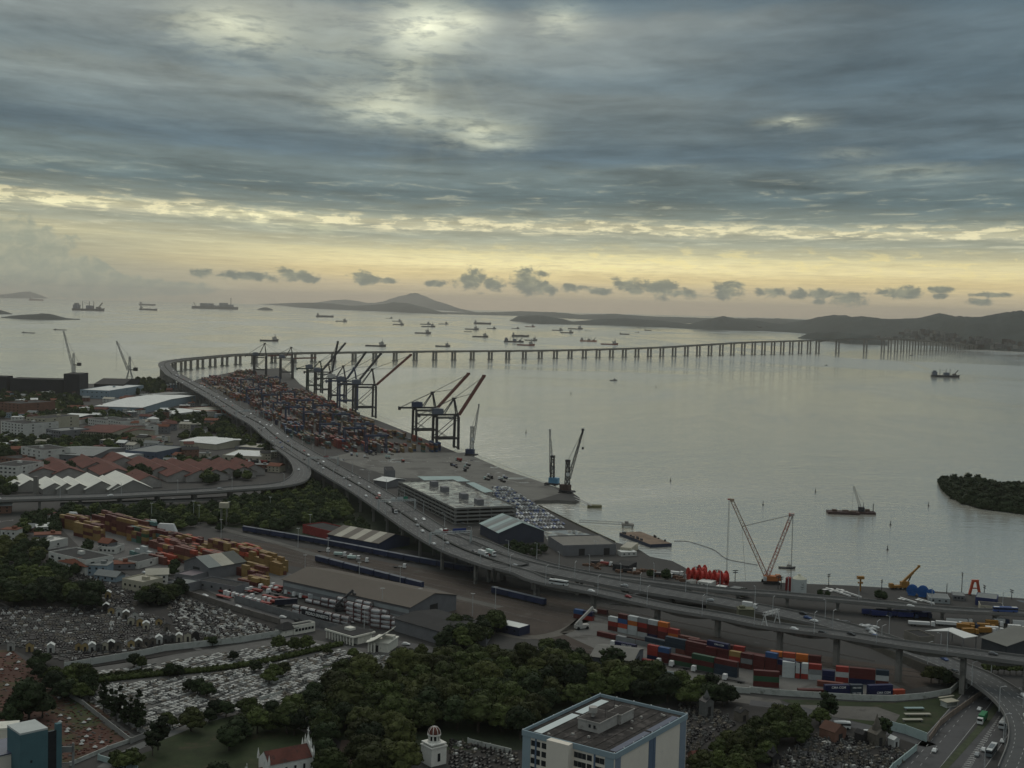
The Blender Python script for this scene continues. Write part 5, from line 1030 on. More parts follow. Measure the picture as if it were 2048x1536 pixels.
# --- houses by the cemetery
block('house', 'white L-shaped two storey building with dark roof beside the orange roofed one', 'house', rect3((97, 1132), (170, 1150), (176, 1128)), 9, WALL_W, RF_D, 2, 5, 2, ww=2.8, wh=1.5)
shed('house', 'white house with orange tiled hip roof', 'house', rect3((170, 1152), (196, 1147), (160, 1132)), 6, 9, WALL_W, RF_O, wins=2, hip=3)
block('house', 'cream flat roofed villa with upper storey beside the cemetery street', 'house', rect3((244, 1178), (286, 1186), (292, 1170)), 6, WALL_C, M('roof_cream2', (.33, .31, .25), .8, .1), 1, 4, 2)
block('house', 'small white flat roofed house at the left among cemetery trees', 'house', rect3((70, 1096), (96, 1100), (98, 1086)), 5, WALL_W, WALL_W, 1, 3, 1)
block('building', 'long white container-like office left of the pale stacked containers', 'building', rect3((196, 1106), (232, 1108), (234, 1100)), 4, WALL_W, RF_G, 1, 4, 1, roofbox=False)
block('building', 'dark flat roofed building with white edge below the white containers', 'building', rect3((236, 1132), (276, 1138), (292, 1120)), 4, WALL_W, RF_D, 1, 4, 1, roofbox=False)
for i, (a, b_, c, lb) in enumerate([((350, 1163), (385, 1168), (390, 1155), 'low mauve roofed office beside the banded shed'), ((335, 1180), (368, 1186), (372, 1172), 'long low grey roof in front of the mauve office'), ((395, 1176), (470, 1190), (474, 1178), 'long flat canopy at the truck yard gate')]):
    block('building', lb, 'building', rect3(a, b_, c), 4.5, WALL_G, [M('roof_mauve', (.17, .14, .15), .8, .1), RF_G, RF_D][i], 1, 4, 0, roofbox=False)
t = thing('water_tower', 'cream boxy tank on tall legs standing between the trees', 'water tower', G(448, 1050)); [MB().beam((x, y, 0), (x, y, 14), .5).build('leg', CONC, t) for x in (-2.2, 2.2) for y in (-2, 2)]; MB().box(0, 0, 14, 7, 6, 4).build('tank', WALL_C, t)
block('building', 'low brick building with red bays beside the striped shed', 'building', rect3((605, 1066), (660, 1080), (668, 1066)), 6, M('wall_redbays', (.22, .035, .03), .85, .25, .6), RF_D, 0, 0, 0, roofbox=False)
# white sail-like covers behind the yellow containers
for px, py, lx in ((305, 1048, 7), (333, 1056, 16), (146, 1032, 8)):
    t = thing('boat_hull', {305: 'small white tarpaulined shape behind the yellow containers', 333: 'long white tapered cover behind the yellow containers', 146: 'white angular cover at the left end of the yellow containers'}[px], 'cover', G(px, py + 16), R(-8)); wp = M('cover_white', (.6, .6, .58), .7, .08)
    MB().box(0, 0, 3.5, lx, 5, 6, top=(.7, .5)).build('cover', wp, t); MB().box(0, 0, 0, lx * .8, 3, 3.5).build('cradle', STEEL_D, t)
# --- cemetery chapels
t = thing('hall', 'long white colonnaded hall with dark roof and small lantern in the cemetery', 'hall', (0, 0, 0)); cen, lx, ly, rz = rect3((652, 1276), (706, 1292), (735, 1278)); t.location = (cen.x, cen.y, 3); t.rotation_euler.z = rz
PW = M('plaster_white', (.64, .62, .54), .8, .12, .4, dirt_or_glare=((.30, .28, .23), .56, .76, .5))
MB().box(0, ly * .1, 0, lx - 1, ly * .7, 4.2).build('wall', PW, t); MB().box(0, 0, 4.2, lx + 1, ly + 1.2, .9).build('cornice', PW, t); MB().box(0, 0, 5.1, lx - .4, ly - .2, .3).build('roof', RF_D, t); MB().box(0, 0, 5.4, 4.6, 4, 1.3).build('lantern', PW, t)
for i in range(10): MB().box(-lx / 2 + .5 + (lx - 1) * i / 9, -ly / 2 + .2, 0, .7, .7, 4.2).build('column', PW, t)
t = thing('chapel', 'white chapel with swooping curved concrete canopy in the cemetery', 'chapel', (0, 0, 0)); cen, lx, ly, rz = rect3((738, 1302), (776, 1306), (800, 1292)); t.location = (cen.x, cen.y, 3); t.rotation_euler.z = rz
MB().box(0, 0, 0, lx, ly, 4.6).box(0, 0, 4.6, lx + .8, ly + .8, .5).box(lx * .2, 2, 5.1, 6, 4, 1.6).build('wall', PW, t)
doors(t, [-lx * .3, -lx * .1], -ly / 2 - .06, 1.8, 3.4); b = MB(); NXc, NYc = 10, 4; vs = []
for i in range(NXc + 1):
    for j in range(NYc + 1):
        u_, v_ = i / NXc, j / NYc; vs.append((-lx * .62 + u_ * lx * 1.05, -ly * .75 + v_ * ly * 1.1 * (.55 + .45 * u_), 5.2 + 5.6 * u_ ** 1.7 + .35 * math.cos(v_ * 12) * (1 - .3 * u_)))
nn = len(vs); vs += [(x, y, z - .35) for x, y, z in vs]; fs = []
for i in range(NXc):
    for j in range(NYc):
        q = i * (NYc + 1) + j; fs += [(q, q + NYc + 1, q + NYc + 2, q + 1), (q + nn, q + 1 + nn, q + NYc + 2 + nn, q + NYc + 1 + nn)]
ed = [i * (NYc + 1) for i in range(NXc + 1)] + [NXc * (NYc + 1) + j for j in range(1, NYc + 1)] + [i * (NYc + 1) + NYc for i in range(NXc - 1, -1, -1)] + [j for j in range(NYc - 1, 0, -1)]
fs += [(ed[i], ed[(i + 1) % len(ed)], ed[(i + 1) % len(ed)] + nn, ed[i] + nn) for i in range(len(ed))]; b.add(vs, fs); b.build('canopy_roof', PW, t)
for x in (-.45, -.3, -.15): MB().box(lx * x, -ly * .62, 0, .8, .8, 5).build('column', PW, t)
block('gatehouse', 'white cemetery gatehouse with blue trim behind three round trees', 'gatehouse', rect3((588, 1270), (630, 1262), (628, 1256)), 4.2, PW, RF_D, 1, 6, 1, roofbox=False)
shed('gatehouse', 'small dark tiled pavilion attached to the cemetery gatehouse', 'pavilion', rect3((566, 1274), (594, 1268), (592, 1260)), 4, 6.5, PW, RF_D, hip=4)
# --- church with pinnacles, domed chapel
CHW = M('church_white', (.66, .65, .60), .8, .12, .4, dirt_or_glare=((.28, .27, .23), .56, .76, .6))
def chapel_church(px, py, rz, s, label):
    t = thing('church', label, 'church', G(px, py), rz); t.scale = (s,) * 3
    MB().add([(-11, -5.5, 0), (11, -5.5, 0), (11, 5.5, 0), (-11, 5.5, 0), (-11, -5.5, 9), (11, -5.5, 9), (11, 5.5, 9), (-11, 5.5, 9), (-11, 0, 13.4), (11, 0, 13.4)], [(0, 1, 5, 4), (2, 3, 7, 6), (1, 2, 6, 9, 5), (3, 0, 4, 8, 7)]).build('wall', CHW, t)
    b = MB(); b.add([(-10.8, -6, 8.7), (10.6, -6, 8.7), (10.6, 0, 13.5), (-10.8, 0, 13.5), (-10.8, 6, 8.7), (10.6, 6, 8.7)], [(0, 1, 2, 3), (3, 2, 5, 4)]); b.build('roof', RF_R, t)
    b = MB(); f = 10.8
    b.add([(f, -6.2, 0), (f + .8, -6.2, 0), (f + .8, 6.2, 0), (f, 6.2, 0), (f, -6.2, 9.6), (f + .8, -6.2, 9.6), (f + .8, 6.2, 9.6), (f, 6.2, 9.6), (f, 0, 15.6), (f + .8, 0, 15.6)], [(0, 3, 2, 1), (0, 1, 5, 4), (2, 3, 7, 6), (1, 2, 6, 9, 5), (0, 4, 8, 7, 3), (4, 5, 9, 8), (9, 6, 7, 8)]); b.build('facade', CHW, t)
    for y, z, h in ((-6, 9.4, 5), (6, 9.4, 5), (-3, 12.4, 4.6), (3, 12.4, 4.6)): MB().cyl((f + .4, y, z), (f + .4, y, z + h * .35), .55, n=6).cyl((f + .4, y, z + h * .35), (f + .4, y, z + h), .5, .05, 6).build('pinnacle', CHW, t)
    MB().cyl((f + .4, 0, 15.2), (f + .4, 0, 17.6), .8, .3, 6).box(f + .4, 0, 17.6, .35, .35, 3.2).box(f + .4, 0, 19.2, .35, 1.9, .4).build('cross', CHW, t)
    for y in (-6, 6): MB().cyl((-11, y, 8.6), (-11, y, 10.5), .55, n=6).cyl((-11, y, 10.5), (-11, y, 13.5), .5, .05, 6).build('pinnacle', CHW, t)
    windows(t, -9, 9, -5.55, [5], 4, 1.1, 2.6); windows(t, -9, 9, 5.55, [5], 4, 1.1, 2.6); windows(t, -3, 3, f + .86, [6], 2, 1, 2.6, 'y')
    return t
def ypos(px, ptop, zt): return W(px, ptop, zt)
c1 = ypos(572, 1492, 14.5); chapel_church(0, 0, R(35), .82, 'white church with red tiled roof and sharp pinnacles among the trees').location = (c1.x, c1.y, 3)
c2 = ypos(514, 1530, 9); chapel_church(0, 0, R(215), .36, 'little pale chapel with gable cross at the bottom edge near the church').location = (c2.x, c2.y, 3)
c3 = ypos(868, 1488, 10.5); t = thing('chapel', 'white square chapel topped by a small red dome on an arched lantern', 'chapel', (c3.x, c3.y, 3), R(38)); t.scale = (.94,) * 3
MB().box(0, 0, 0, 7.6, 7.6, 8).box(0, 0, 7.4, 8.2, 8.2, .5).box(0, 0, 8.6, 7.6, 7.6, .5).build('wall', CHW, t); b = MB()
for k in range(8): a = k * math.pi / 4; b.cyl((2.2 * math.cos(a), 2.2 * math.sin(a), 9.1), (2.2 * math.cos(a), 2.2 * math.sin(a), 12), .34, n=6)
b.cyl((0, 0, 9.1), (0, 0, 9.7), 2.8, n=16).cyl((0, 0, 12), (0, 0, 12.6), 2.9, n=16); b.build('lantern', CHW, t); MB().cyl((0, 0, 9.7), (0, 0, 12), 1.75, n=12).build('lantern_core', WIN, t)
b = MB(); [b.cyl((0, 0, 12.6 + 3 * math.sin(a0)), (0, 0, 12.6 + 3 * math.sin(a1)), 2.7 * math.cos(a0), max(2.7 * math.cos(a1), .1), 16) for a0, a1 in zip([R(x) for x in range(0, 90, 15)], [R(x) for x in range(15, 105, 15)])]; b.build('dome', RF_R, t, smooth=False)
b = MB(); [b.beam((2.75 * math.cos(R(e0)) * math.cos(a), 2.75 * math.cos(R(e0)) * math.sin(a), 12.6 + 3.05 * math.sin(R(e0))), (2.75 * math.cos(R(e0 + 30)) * math.cos(a), 2.75 * math.cos(R(e0 + 30)) * math.sin(a), 12.6 + 3.05 * math.sin(R(e0 + 30))), .2) for k in range(8) for a in [k * math.pi / 4] for e0 in (0, 30, 60)]; b.build('dome_rib', CHW, t)['kind'] = 'stuff'
windows(t, -2.4, 2.4, -3.86, [3.4], 1, 1.3, 3.4); windows(t, -2.4, 2.4, 3.86, [3.4], 1, 1.3, 3.4, 'y')
# --- foreground apartment block
zr = 32.0; ca_ = [W(1046, 1463, zr), W(1230, 1511, zr), W(1360, 1428, zr), W(1192, 1392, zr)]
u = ca_[1] - ca_[0]; u.z = 0; LX = u.length; u.normalize(); nV = Vector((-u.y, u.x, 0)); LY = (ca_[2] - ca_[1]).dot(nV); cen = (ca_[0] + ca_[1]) / 2 + nV * LY / 2; H_ = zr - 3
fb = thing('apartment_block', 'large white and pale blue apartment block with dark flat roof in the foreground', 'building', (cen.x, cen.y, 3), math.atan2(u.y, u.x)); X2, Y2 = LX / 2, LY / 2
FW_ = M('facade_white', (.68, .62, .53), .85, .05, .12, dirt_or_glare=((.44, .41, .37), .6, .8, .2)); FBL = M('facade_blue', (.25, .32, .35), .85, .06, .2, dirt_or_glare=((.14, .22, .30), .58, .8, .3)); FDB = M('facade_slate_blue', (.10, .14, .20), .85, .1, .2)
MB().box(0, 0, 0, LX, LY, H_ - 1.3).build('wall', FW_, fb)
b = MB(); b.box(0, -Y2 - .12, H_ - 1.3, LX + .5, .5, 2.0).box(0, Y2 + .12, H_ - 1.3, LX + .5, .5, 2.0).box(X2 + .12, 0, H_ - 1.3, .5, LY - .26, 2.0).box(-X2 - .12, 0, H_ - 1.3, .5, LY - .26, 2.0); b.build('parapet', FBL, fb)
RFK = M('roof_tar', (.026, .022, .020), .9, .5, .3, dirt_or_glare=((.075, .065, .06), .5, .62, .22)); MB().box(0, 0, H_ - 1.3, LX - .3, LY - .3, .9).build('roof', RFK, fb)
b = MB(); [b.box(-X2 + 2 + i * (LX - 4) / 8, 0, H_ - .38, .12, LY - 2, .12) for i in range(9)]; b.build('roof_seam', RFK, fb)['kind'] = 'stuff'
WHS = M('skylight_pale', (.50, .56, .55), .45, .05); MB().box(-X2 + 4.2, -Y2 * .40, H_ - .36, 3.4, LY * .48, .10).build('white_membrane', WHS, fb); MB().box(-X2 + 4.2, Y2 * .52, H_ - .36, 3.4, LY * .36, .10).build('white_membrane', WHS, fb)
SOL = M('solar_panel', (.06, .07, .11), .35, .2, .5, spec=.5); MB().box(X2 - 3, -Y2 * .40, H_ - .36, 2.6, LY * .46, .18).build('solar_panel', SOL, fb); MB().box(X2 - 3, Y2 * .5, H_ - .36, 2.6, LY * .38, .18).build('solar_panel', SOL, fb)
ph = MB().box(-1.5, -4, H_ - .4, 9, 13, 3.6).box(-1.5, -4, H_ + 3.2, 9.6, 13.6, .35).box(1.5, 7.5, H_ - .4, 5.5, 9.5, 3.4).box(1.5, 7.5, H_ + 3.0, 6.1, 10.1, .4).build('penthouse', M('penthouse_plaster', (.36, .34, .31), .9, .15, .4, dirt_or_glare=((.12, .11, .10), .56, .72, .5)), fb)
MB().box(-1.5, -4, H_ + 3.56, 9, 13, .06).box(1.5, 7.5, H_ + 3.41, 5.5, 9.5, .06).build('penthouse_roof', RFK, ph); MB().cyl((-2.5, -6, H_ + 3.6), (-2.5, -6, H_ + 5.2), .6, n=8).cyl((-2.5, -6, H_ + 5.2), (-2.5, -6, H_ + 7.2), 1.6, n=10).build('water_tank', _M['penthouse_plaster'], ph)
windows(ph, -2, 2, -10.55, [H_ + 1.6], 2, .9, 1.2)
tw = MB().box(-.06 * LX, -Y2 - 1.6, 0, LX * .24, 3.2, H_ + .6).build('stair_tower', FW_, fb)
for x in (-.455, .445): MB().box(x * LX, -Y2 - .06, 0, LX * .09, .14, H_ - 1.3).build('corner_panel', FBL, fb)
for x, w_ in ((-.36, .1), (.28, .1)): MB().box((x + .01) * LX, -Y2 - .07, 0, .7, .16, H_ - 1.3).build('pilaster', FDB, fb)
st = 3.15; nr = 8
for sx0, sx1, n in ((-.405, -.30, 2), (-.285, -.185, 2), (.07, .20, 3), (.215, .395, 0), (.29, .395, 2)):
    if n: windows(fb, sx0 * LX, sx1 * LX, -Y2 - .05, [H_ - 3.2 - st * k for k in range(nr)], n, (sx1 - sx0) * LX / n * .93, 1.95)
for k in range(nr):
    MB().box(.235 * LX, -Y2 - .05, H_ - 4.15 - st * k, .05 * LX, .1, 1.95).build('window', WIN, fb)
for y, w_ in ((-.46, .07), (-.02, .06), (.03, .03), (.445, .09)): MB().box(X2 + .06, y * LY, 0, .16, w_ * LY, H_ - 1.3).build('pilaster', FDB if abs(y) < .1 else M('facade_greyblue', (.20, .24, .29), .85, .1, .3), fb)
b = MB(); [b.box(sx_, sy_, H_ + .72, .3, .3, .25) for i in range(9) for sx_, sy_ in ((-X2, -Y2 + LY * i / 8), (X2 - .3, -Y2 + LY * i / 8))]; [b.box(-X2 + LX * i / 5, Y2, H_ + .72, .35, .35, .35) for i in range(6)]; b.build('roof_lamp', M('roof_lamp_white', (.7, .7, .68), .5, .1), fb)['kind'] = 'stuff'
vt = random.Random(2)
for k in range(9): MB().box(vt.uniform(-.3, .32) * LX, vt.uniform(-.45, .45) * LY, H_ - .4, vt.uniform(.5, 1.3), vt.uniform(.5, 1.1), vt.uniform(.4, .9)).build('roof_vent', _M['penthouse_plaster'], fb)
for x, y in ((-.02, .12), (.06, -.1)): MB().beam((x * LX, y * LY, H_ + 3), (x * LX, y * LY, H_ + 7.5), .12).beam((x * LX - .8, y * LY, H_ + 6.8), (x * LX + .8, y * LY, H_ + 6.8), .1).build('antenna', STEEL_D, fb)
for k in range(7):
    MB().box((-.37 + .11 * k + (.06 if k > 2 else 0)) * LX, -Y2 - .4, H_ - 4.7 - 3.15 * vt.randint(0, 6), .8, .55, .6).build('air_conditioner', _M['roof_lamp_white'], fb)
# --- teal building bottom left
TEAL = M('facade_teal', (.065, .135, .15), .85, .10, .2, dirt_or_glare=((.045, .10, .115), .55, .75, .3)); zt = 24
a_, b2, c2_ = W(40, 1471, zt), W(96, 1459, zt), W(120, 1456, zt); p0 = (a_ + b2) / 2
tb = thing('teal_building', 'tall blank teal wall with dark slot windows at the lower left corner', 'building', (p0.x, p0.y, 3), math.atan2((b2 - a_).y, (b2 - a_).x)); w_ = (b2 - a_).length
MB().box(0, 6, 0, w_, 12, zt - 3).build('wall', TEAL, tb); MB().box(0, 6, zt - 3, w_, 12, .7, top=(1, 1)).build('parapet', M('parapet_pale', (.42, .44, .42), .8, .1), tb); MB().box(w_ / 2 + 1.6, .6, 0, 3.2, 1.0, zt - 4).build('slot_wall', WIN, tb); MB().box(w_ / 2 + 4.2, 1, 0, 2.0, 2, zt - 1.8).build('fin_wall', TEAL, tb)
MB().box(-w_ * .1, -.1, 10, .8, .12, .9).build('window', WIN, tb)
p1 = W(15, 1500, 17); ob = thing('office_wing', 'pale wing with blue panelled roof and arches beside the teal wall', 'building', (p1.x - 4, p1.y + 3, 3), math.atan2((b2 - a_).y, (b2 - a_).x)); MB().box(0, 4, 0, 18, 16, 12).build('wall', FW_, ob); MB().box(0, 4, 12, 18.6, 16.6, .4).build('roof', SOL, ob)
for x in (-5, 1, 6): MB().cyl((x, -4.05, 3.6), (x, -3.9, 3.6), 1.5, n=16).box(x, -4.0, 0, 3, .14, 3.6).build('arch', WIN, ob)
p2_ = W(10, 1462, 14); MB().box(0, 0, 0, 16, 8, 11).box(0, 0, 11, 16.4, 8.4, .8).build('wall', PW, thing('building', 'white parapet building behind the pale wing at the left edge', 'building', (p2_.x - 5, p2_.y + 4, 3), .3))
p3_ = W(133, 1486, 16); gb = thing('arch_wall', 'grey end wall with arched opening right of the teal building', 'wall', (p3_.x, p3_.y, 3), .15); MB().box(-2.2, 0, 0, 1.2, .6, 11).box(2.4, 0, 0, .8, .6, 13).box(0, 0, 9.5, 5.2, .6, 2.2).box(0, 0, 5.2, 4, .4, .3).box(0, 0, 0, 4, .4, 1).build('wall', M('wall_ashgrey', (.22, .22, .21), .9, .1, .3), gb)
# ================================================================== containers
CC = {'R': ('maroon', (.085, .018, .016)), 'r': ('red', (.25, .03, .022)), 'B': ('navy', (.010, .014, .055)), 'b': ('blue', (.03, .075, .18)), 'O': ('orange', (.40, .11, .02)), 'G': ('green', (.03, .075, .04)), 'W': ('white', (.40, .42, .41)),
      'g': ('grey', (.19, .20, .20)), 'Y': ('yellow', (.27, .175, .065)), 'T': ('slate', (.022, .035, .05)), 'o': ('vermilion', (.34, .06, .03)), 'M': ('brown', (.13, .042, .030)), 't': ('teal', (.10, .19, .18)), 'y': ('ochre', (.24, .145, .05))}
CM = {k: M('container_' + v[0], v[1], .6, .16, .25, rnd=.16, corr=(0, 22.0, .03), dirt_or_glare=((.09, .06, .05), .66, .86, .35)) for k, v in CC.items()}
CMP = {}
DOORB = M('door_bar', (.12, .11, .11), .6, .2)
def cont_proto(k, L_):
    key = (k, L_)
    if key not in CMP:
        b = MB().box(0, 0, .02, L_ - .12, 2.44, 2.54); hl_ = L_ / 2
        for sx_ in (-1, 1):
            for sy_ in (-1, 1): b.box(sx_ * (hl_ - .12), sy_ * 1.17, 0, .24, .2, 2.6)
        me = b.build('container', CM[k]); d = MB()
        for y in (-.75, -.3, .3, .75): d.box(hl_ + .0, y, .25, .08, .07, 2.15)
        dm_ = d.build('door', DOORB); CMP[key] = (me.data, dm_.data); bpy.data.objects.remove(me); bpy.data.objects.remove(dm_)
    return CMP[key]
NCONT = 0
def txt(f):
    o = bpy.data.objects.new('lettering', f); col.objects.link(o); me = bpy.data.meshes.new_from_object(o); me.name = 'lettering'; bpy.data.objects.remove(o)
    o = bpy.data.objects.new('lettering', me); col.objects.link(o); return o
def container(k, L_, p, rz, label, group, door=True, text=None):
    global NCONT; NCONT += 1
    me, dm_ = cont_proto(k, L_); o = bpy.data.objects.new('container', me); col.objects.link(o); o.location = p; o.rotation_euler.z = rz; tag(o, label, 'container', group)
    if door: d = bpy.data.objects.new('door', dm_); col.objects.link(d); d.parent = o
    if text:
        f = bpy.data.curves.new('lettering', 'FONT'); f.body = text[0]; f.size = text[1]; f.align_x = 'CENTER'; f.extrude = .02; f.offset = .025; f.materials.append(M('letter_white', (.62, .62, .60), .6, .03)); to = txt(f); to.parent = o
        to.location = (text[2], -1.27, text[3]); to.rotation_euler = (math.pi / 2, 0, 0)
    return o
MASSB = []
LAY = ['bottom', 'second', 'third', 'fourth', 'fifth']
def crow(a, b_, cols, rowname, group, h=2.6, door=True, gap=.35, depth=0, texts={}):
    A_, B_ = W(*a), W(*b_); u = (B_ - A_).normalized(); n = Vector((-u.y, u.x, 0)); rz = math.atan2(u.y, u.x); s = 0
    for ci, (L_, cs_) in enumerate(cols):
        LL = 6.06 if L_ == 2 else 12.2; c = A_ + u * (s + LL / 2) + n * depth; s += LL + gap
        for li, k in enumerate(cs_):
            if k == ' ': continue
            if not rowname: MASSB.append((c.x, c.y, 3.05 + h * li, LL - .1, rz, k)); continue
            lb = '%s container, %s layer, %s stack in %s' % (CC[k][0], 'top' if li == len(cs_) - 1 and li else LAY[li], ordn(ci), rowname)
            container(k, LL, (c.x, c.y, 3.05 + h * li), rz, lb, group, door, texts.get((ci, li)))
YG = 'shipping containers in the yard under the viaduct'
cma = lambda s=1.3: ('CMA CGM', s, 1.0, 1.1)
crow((1218, 1259), (1290, 1274), [(2, 'RrW'), (2, 'WobR'), (2, 'WWOW'), (2, 'WRrg'), (2, 'BRRW'), (2, 'RRrO'), (2, 'BOr'), (4, 'RM')], 'the far row by the viaduct', YG)
crow((1376, 1296), (1480, 1312), [(4, 'RR'), (4, 'RR'), (2, 'gr'), (4, 'R')], 'the far row middle part', YG)
crow((1252, 1283), (1360, 1307), [(4, 'R'), (4, 'TT'), (4, 'MTT'), (4, 'RRR'), (4, 'RRRB')], 'the second row from the viaduct', YG, texts={(4, 3): cma(1.2)})
crow((1412, 1322), (1560, 1349), [(2, 'RRR'), (2, 'RRR'), (2, 'RrY'), (2, 'RgR'), (2, 'RRR'), (2, 'RRRb'), (4, 'RRB')], 'the middle row of the yard', YG, texts={(6, 2): cma(1.3)})
crow((1540, 1331), (1620, 1340), [(2, 'OTO'), (2, 'gWo'), (2, 'MOO'), (2, 'RRR')], 'the short back row with orange boxes', YG, texts={(0, 1): ('EVERGREEN', .8, 0, 1.1)})
crow((1564, 1353), (1740, 1369), [(2, 'WWW'), (2, 'rWW'), (2, 'Wgr'), (2, 'BB'), (2, 'rWr'), (4, 'BRR'), (2, 'RWT')], 'the row with white boxes', YG)
crow((1296, 1318), (1378, 1335), [(2, 'Brr'), (2, 'RRb'), (4, 'GR'), (4, 'GRG'), (4, 'TTR')], 'the front row by the parked trucks', YG)
crow((1506, 1371), (1560, 1375), [(4, 'RGR')], 'the lone stack before the middle row', YG)
crow((1231, 1301), (1280, 1311), [(4, 'MB')], 'the small stack behind the grey shed', YG, texts={(0, 1): cma(1.3)})
crow((1196, 1271), (1282, 1290), [(4, 'R'), (4, 'g'), (4, 'g'), (4, 'g')], 'the low line of flat boxes', YG)
crow((1149, 1235), (1176, 1240), [(2, 'Rb'), (2, 'rB')], 'the small stack by the reach stacker', YG)
crow((1634, 1371), (1690, 1377), [(4, 'M')], 'front of the white boxes', YG)
crow((1595, 1388), (1650, 1389), [(4, 'R'), (2, ' ')], 'the line along the white wall', YG)
crow((1648, 1391), (1790, 1389.5), [(4, 'BB'), (2, 'TT')], 'the pair beside the white wall', YG, texts={(0, 1): ('CMA CGM', 1.5, .5, 1.0), (1, 1): ('CMA CGM', .9, 0, 1.0), (1, 0): ('CMA CGM', .9, 0, 1.0)})
crow((1735, 1391.5), (1840, 1388), [(4, 'BB'), (2, 'o')], 'the last pair before the viaduct pier', YG, texts={(0, 0): ('CMA CGM', 1.5, 1.5, 1.1)})
crow((1100, 1324), (1140, 1325), [(4, 'Y')], 'open ground beside the trees', YG)
crow((1196, 1226), (1240, 1233), [(2, 'R')], 'shade under the viaduct', YG)
# left yard
LG = 'ochre and brown containers in the left yard'; lr = random.Random(5)
def lrow(a, b_, n, h, name, pal='YYyyMMRMo', seedh=1, depth=0, L_=2):
    cols = [(L_ if lr.random() < .75 else 4, ''.join(lr.choice(pal) for _ in range(max(1, h - (lr.random() < .35) - (lr.random() < .12))))) for _ in range(n)]
    crow(a, b_, cols, name, LG, depth=depth, door=False)
def lrow0(a, b_, n, h, pal, dk): crow(a, b_, [(2, ''.join(lr.choice(pal) for _ in range(max(1, h - (lr.random() < .4))))) for _ in range(n)], '', LG, depth=dk)
for a, b_, n, h, nm, pal in [((122, 1055), (160, 1063), 3, 4, 'the far left block of the left yard', 'YyMRMR'), ((150, 1071), (188, 1080), 3, 4, 'the lone front block', 'YYyMR'), ((186, 1055), (238, 1068), 5, 5, 'the tall ochre topped block', 'YyRRMM'),
                             ((226, 1066), (300, 1084), 5, 5, 'the block right of the tall one', 'YyMRMyt'), ((256, 1080), (320, 1096), 4, 4, 'the block behind the white boxes', 'YyMRGt'), ((290, 1078), (345, 1092), 4, 3, 'the block with the navy box', 'RRBRMy'),
                             ((318, 1108), (392, 1128), 6, 4, 'the wide brown block, far', 'MMoMYR'), ((340, 1118), (428, 1142), 7, 4, 'the wide brown block, near', 'MoMMYy'), ((382, 1096), (440, 1108), 3, 3, 'the block with a high ochre box', 'YMRM'),
                             ((462, 1118), (520, 1136), 4, 4, 'the block right of the banded shed', 'yMMYo'), ((500, 1132), (572, 1154), 5, 4, 'the block against the brown warehouse', 'YYyyMy'), ((462, 1146), (515, 1160), 4, 3, 'the low block by the banded shed', 'YyRM'), ((478, 1164), (535, 1178), 3, 2, 'the lowest block', 'RMyY'), ((300, 1122), (330, 1130), 2, 2, 'the corner block by the street', 'oMM')]:
    lrow(a, b_, n, h, nm, pal); lrow(a, b_, n, max(2, h - (n % 2)), '', pal, depth=2.7)
    for dk in (5.4, 8.1, 10.8)[:3 if 'wide' in nm or 'right' in nm else 2]: lrow(a, b_, n, h, '', pal, depth=dk)
for a, b_, n, h, pal in [((335, 1086), (405, 1106), 5, 3, 'MoMMy'), ((418, 1106), (470, 1120), 4, 4, 'yMMYR'), ((300, 1094), (350, 1108), 4, 3, 'MRMyo'), ((150, 1060), (190, 1068), 3, 4, 'YyMR')]:
    for dk in (0, 2.7, 5.4, 8.1): lrow0(a, b_, n, h, pal, dk)
crow((262, 1108), (300, 1118), [(2, 't'), (2, 'tW'), (2, 'WWW'), (2, 'WW')], 'the pale group by the street', LG, door=False)
crow((262, 1121), (290, 1127), [(4, 'W')], 'the pale group, nearest the street', LG, door=False)
